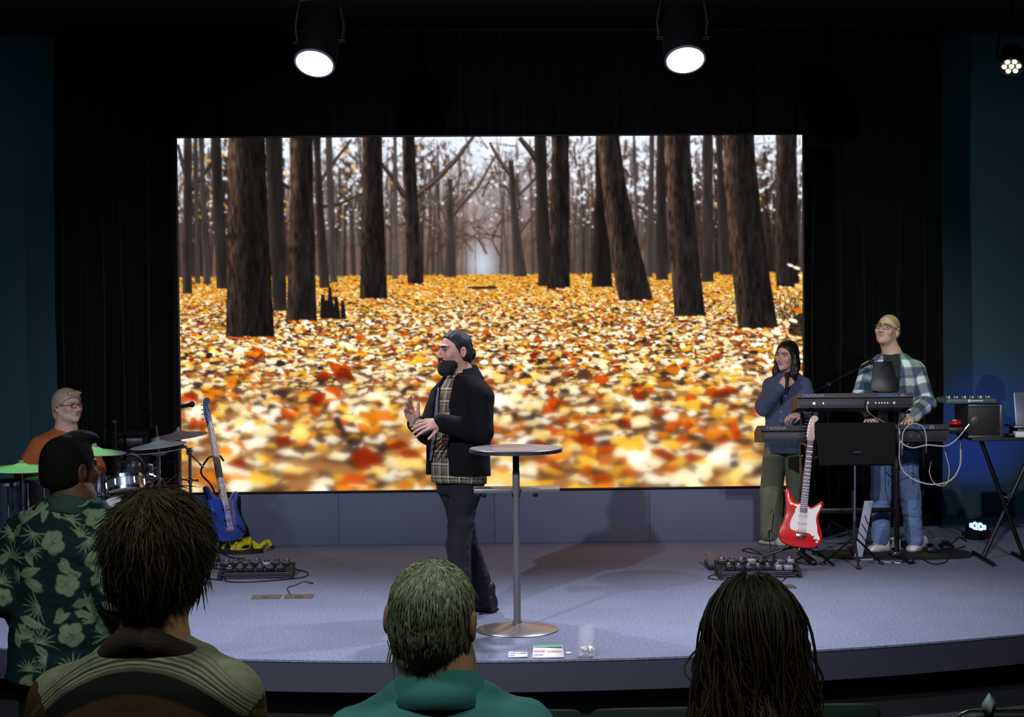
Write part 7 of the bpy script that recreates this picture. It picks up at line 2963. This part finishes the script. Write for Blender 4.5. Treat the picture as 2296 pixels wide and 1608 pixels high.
# chrome drum rack carrying the toms
root = thing('drum_rack', 'chrome tubular rack with clamps carrying the toms and hi-hat', 'drum rack', (*at(330, 1240, 13.1)[:2], 0))
q0 = at(338, 1100, 13.10)
q1 = at(352, 1000, 13.05)
MB().tube([(q0[0], q0[1], .02), (q0[0], q0[1], at(338, 1040, 13.1)[2])], .019, 10).build('upright', M_CHROME, root)
q2 = at(232, 1118, 12.95)
MB().tube([(q2[0], q2[1], .02), (q2[0], q2[1], at(232, 1060, 12.95)[2])], .019, 10).build('upright', M_CHROME, root)
MB().tube([at(226, 1112, 12.95), at(290, 1114, 13.02), at(345, 1112, 13.1)], .019, 10).build('crossbar', M_CHROME, root)
MB().tube([at(296, 1112, 13.03), at(296, 1092, 13.10), at(292, 1086, 13.14)], .012, 8).build('tom_arm', M_CHROME, root)
MB().tube([at(338, 1060, 13.1), at(355, 1055, 13.05), at(358, 1030, 13.0)], .012, 8).build('hat_arm', M_CHROME, root)
r = random.Random(2)
for k in range(12):
    p = at(322 + 48 * r.random(), 1042 + 62 * r.random(), 13.02 + .08 * r.random())
    d = np.array([r.gauss(0, 1), r.gauss(0, 1), r.gauss(0, 1)])
    d /= np.linalg.norm(d)
    m = MB()
    m.cyl(p - d * .028, p + d * .028, .013, seg=10)
    m.cyl(p, p + np.cross(d, (0, .3, 1)) * .04, .006, seg=8)
    m.build('clamp', M_CHROME, root)
# teal module box and drum key pouch behind
c = at(333, 1062, 13.35)
root = thing('drum_module', 'small teal and grey box mounted behind the hi-hat stand', 'drum module', c)
q = MB().frame(c, rot_about(Y_, -35, X_), Y_, rot_about(Y_, -35, Z_))
q.box((0, 0, 0), (.11, .06, .055), .012)
q.build('case', mat('module_teal', (.12, .42, .52), .5), root)
q = MB().frame(c, rot_about(Y_, -15, X_), Y_, rot_about(Y_, -15, Z_))
q.box((.075, -.01, .03), (.035, .05, .10), .008)
q.build('sleeve', mat('module_grey', (.42, .45, .52), .5), root)
# loudspeaker behind the kit
a = at(295, 1010, 14.4)
root = thing('loudspeaker', 'black loudspeaker standing in the dark behind the drum kit', 'loudspeaker', (a[0], a[1] + .1, 0))
zt_ = at(295, 965, 14.4)[2]
MB().box((a[0], a[1] + .1, zt_ / 2 + .001), (.30, .30, zt_), .012).build('cabinet', mat('cabinet_black', (.03, .03, .032), .8, spec=.2), root)
m = MB()
m.lathe([(.115, 0), (.12, .006), (.105, .008), (.06, -.03), (.03, -.025), (0, -.02)], (a[0], a[1] - .052, zt_ - .30), (0, -1, 0), 32)
m.build('cone', M_BLKM, root)
MB().box((a[0], a[1] - .052, zt_ - .10), (.2, .006, .08), .003).build('horn', M_BLKM, root)


# ---- audience chairs ----------------------------------------------------
def chair():
    root = empty('auditorium_chair')
    M_UP = mat('upholstery_green', (.17, .22, .20), .9, var=.2, scale=120, bump=.3)
    Fd = Field((-.3, -.1, .40), (.3, .12, .95), .010)
    Fd.loft([(.46, 0, 0, .235, .028), (.60, 0, .012, .245, .034), (.80, 0, .004, .25, .034), (.872, 0, -.002, .248, .032), (.893, 0, -.004, .238, .024), (.90, 0, -.004, .22, .014)], (0, 0, 0), np.eye(3), 0, p=3.2)
    V, F = Fd.skin()
    raw_mesh('backrest', V, F, M_UP, root)
    Fd = Field((-.3, -.1, .36), (.3, .62, .55), .010)
    Fd.loft([(.40, 0, .25, .23, .22), (.43, 0, .25, .25, .24), (.465, 0, .25, .25, .24), (.49, 0, .25, .235, .225)], (0, 0, 0), np.eye(3), 0, p=4)
    V, F = Fd.skin()
    raw_mesh('seat', V, F, M_UP, root)
    for sx in (-1, 1):
        MB().tube([(sx * .23, .44, .41), (sx * .235, .46, .014)], .012, 8).build('leg', M_BLKM, root)
        MB().tube([(sx * .23, .0, .80), (sx * .232, .02, .42), (sx * .235, -.06, .014)], .012, 8).build('leg', M_BLKM, root)
        MB().tube([(sx * .232, .02, .40), (sx * .23, .44, .40)], .011, 8).build('side_rail', M_BLKM, root)
    return root


proto = chair()
labs = ['dark green auditorium chair beside the teal shirt, leftmost of the row', 'dark green auditorium chair just left of the person at lower right', 'dark green auditorium chair just right of the person at lower right']
for i, (px, py) in enumerate(((1146, 1592), (1482, 1587), (1815, 1579))):
    o = proto if i == 0 else dup(proto)
    v = FW + RT * (px - 1148) / FPX - UP * (py - 804) / FPX
    p = CP + v * ((FLOORZ + .90 - CAMZ) / v[2])
    o.location = (p[0], p[1], FLOORZ)
    tag(o, labs[i], 'chair', 'row of green chairs')
# dark seat and folded pale card at the lower right
p = at(2216, 1605, 5.2)
root = thing('side_chair', 'black chair at the lower right corner with a pale card on it', 'chair', (p[0], p[1], FLOORZ))
zc = at(2216, 1590, 5.2)[2] - FLOORZ
Fd = Field((p[0] - .3, p[1] - .12, FLOORZ + .3), (p[0] + .3, p[1] + .12, FLOORZ + zc + .1), .012)
Fd.loft([(.45, 0, 0, .22, .03), (zc - .06, 0, 0, .235, .034), (zc - .015, 0, 0, .22, .03), (zc, 0, 0, .19, .016)], (p[0] + .13, p[1], FLOORZ), np.eye(3), 0, p=3.5)
V, F = Fd.skin()
raw_mesh('backrest', V - np.array(root.location), F, M_BLK, root)
MB().box((p[0] + .13, p[1] + .26, FLOORZ + .44), (.46, .44, .06), .02).build('seat', M_BLK, root)
for sx in (-1, 1):
    for yy in (.05, .44):
        MB().cyl((p[0] + .13 + sx * .2, p[1] + yy, FLOORZ + .01), (p[0] + .13 + sx * .2, p[1] + yy, FLOORZ + .42), .012, seg=10).build('leg', M_BLKM, root)
q = at(2216, 1580, 5.19)
root = thing('folded_card', 'small pale folded card peeking up at the lower right corner', 'card', (q[0], q[1], FLOORZ + zc))
A = at(2218, 1553, 5.19)
Lf, Rt_, Md = at(2201, 1578, 5.19), at(2233, 1576, 5.19), at(2222, 1578, 5.12)
zb = FLOORZ + zc + .001
for nm, (a_, b_) in (('leaf', (Lf, Md)), ('leaf', (Md, Rt_))):
    m = MB()
    m.put([A, a_, b_, (b_[0], b_[1], zb), (a_[0], a_[1], zb)], [(0, 1, 2), (1, 4, 3, 2)])
    o = m.build(nm, mat('card_pale', (.62, .68, .68), .6), root)
    so = o.modifiers.new('thickness', 'SOLIDIFY')
    so.thickness = .002
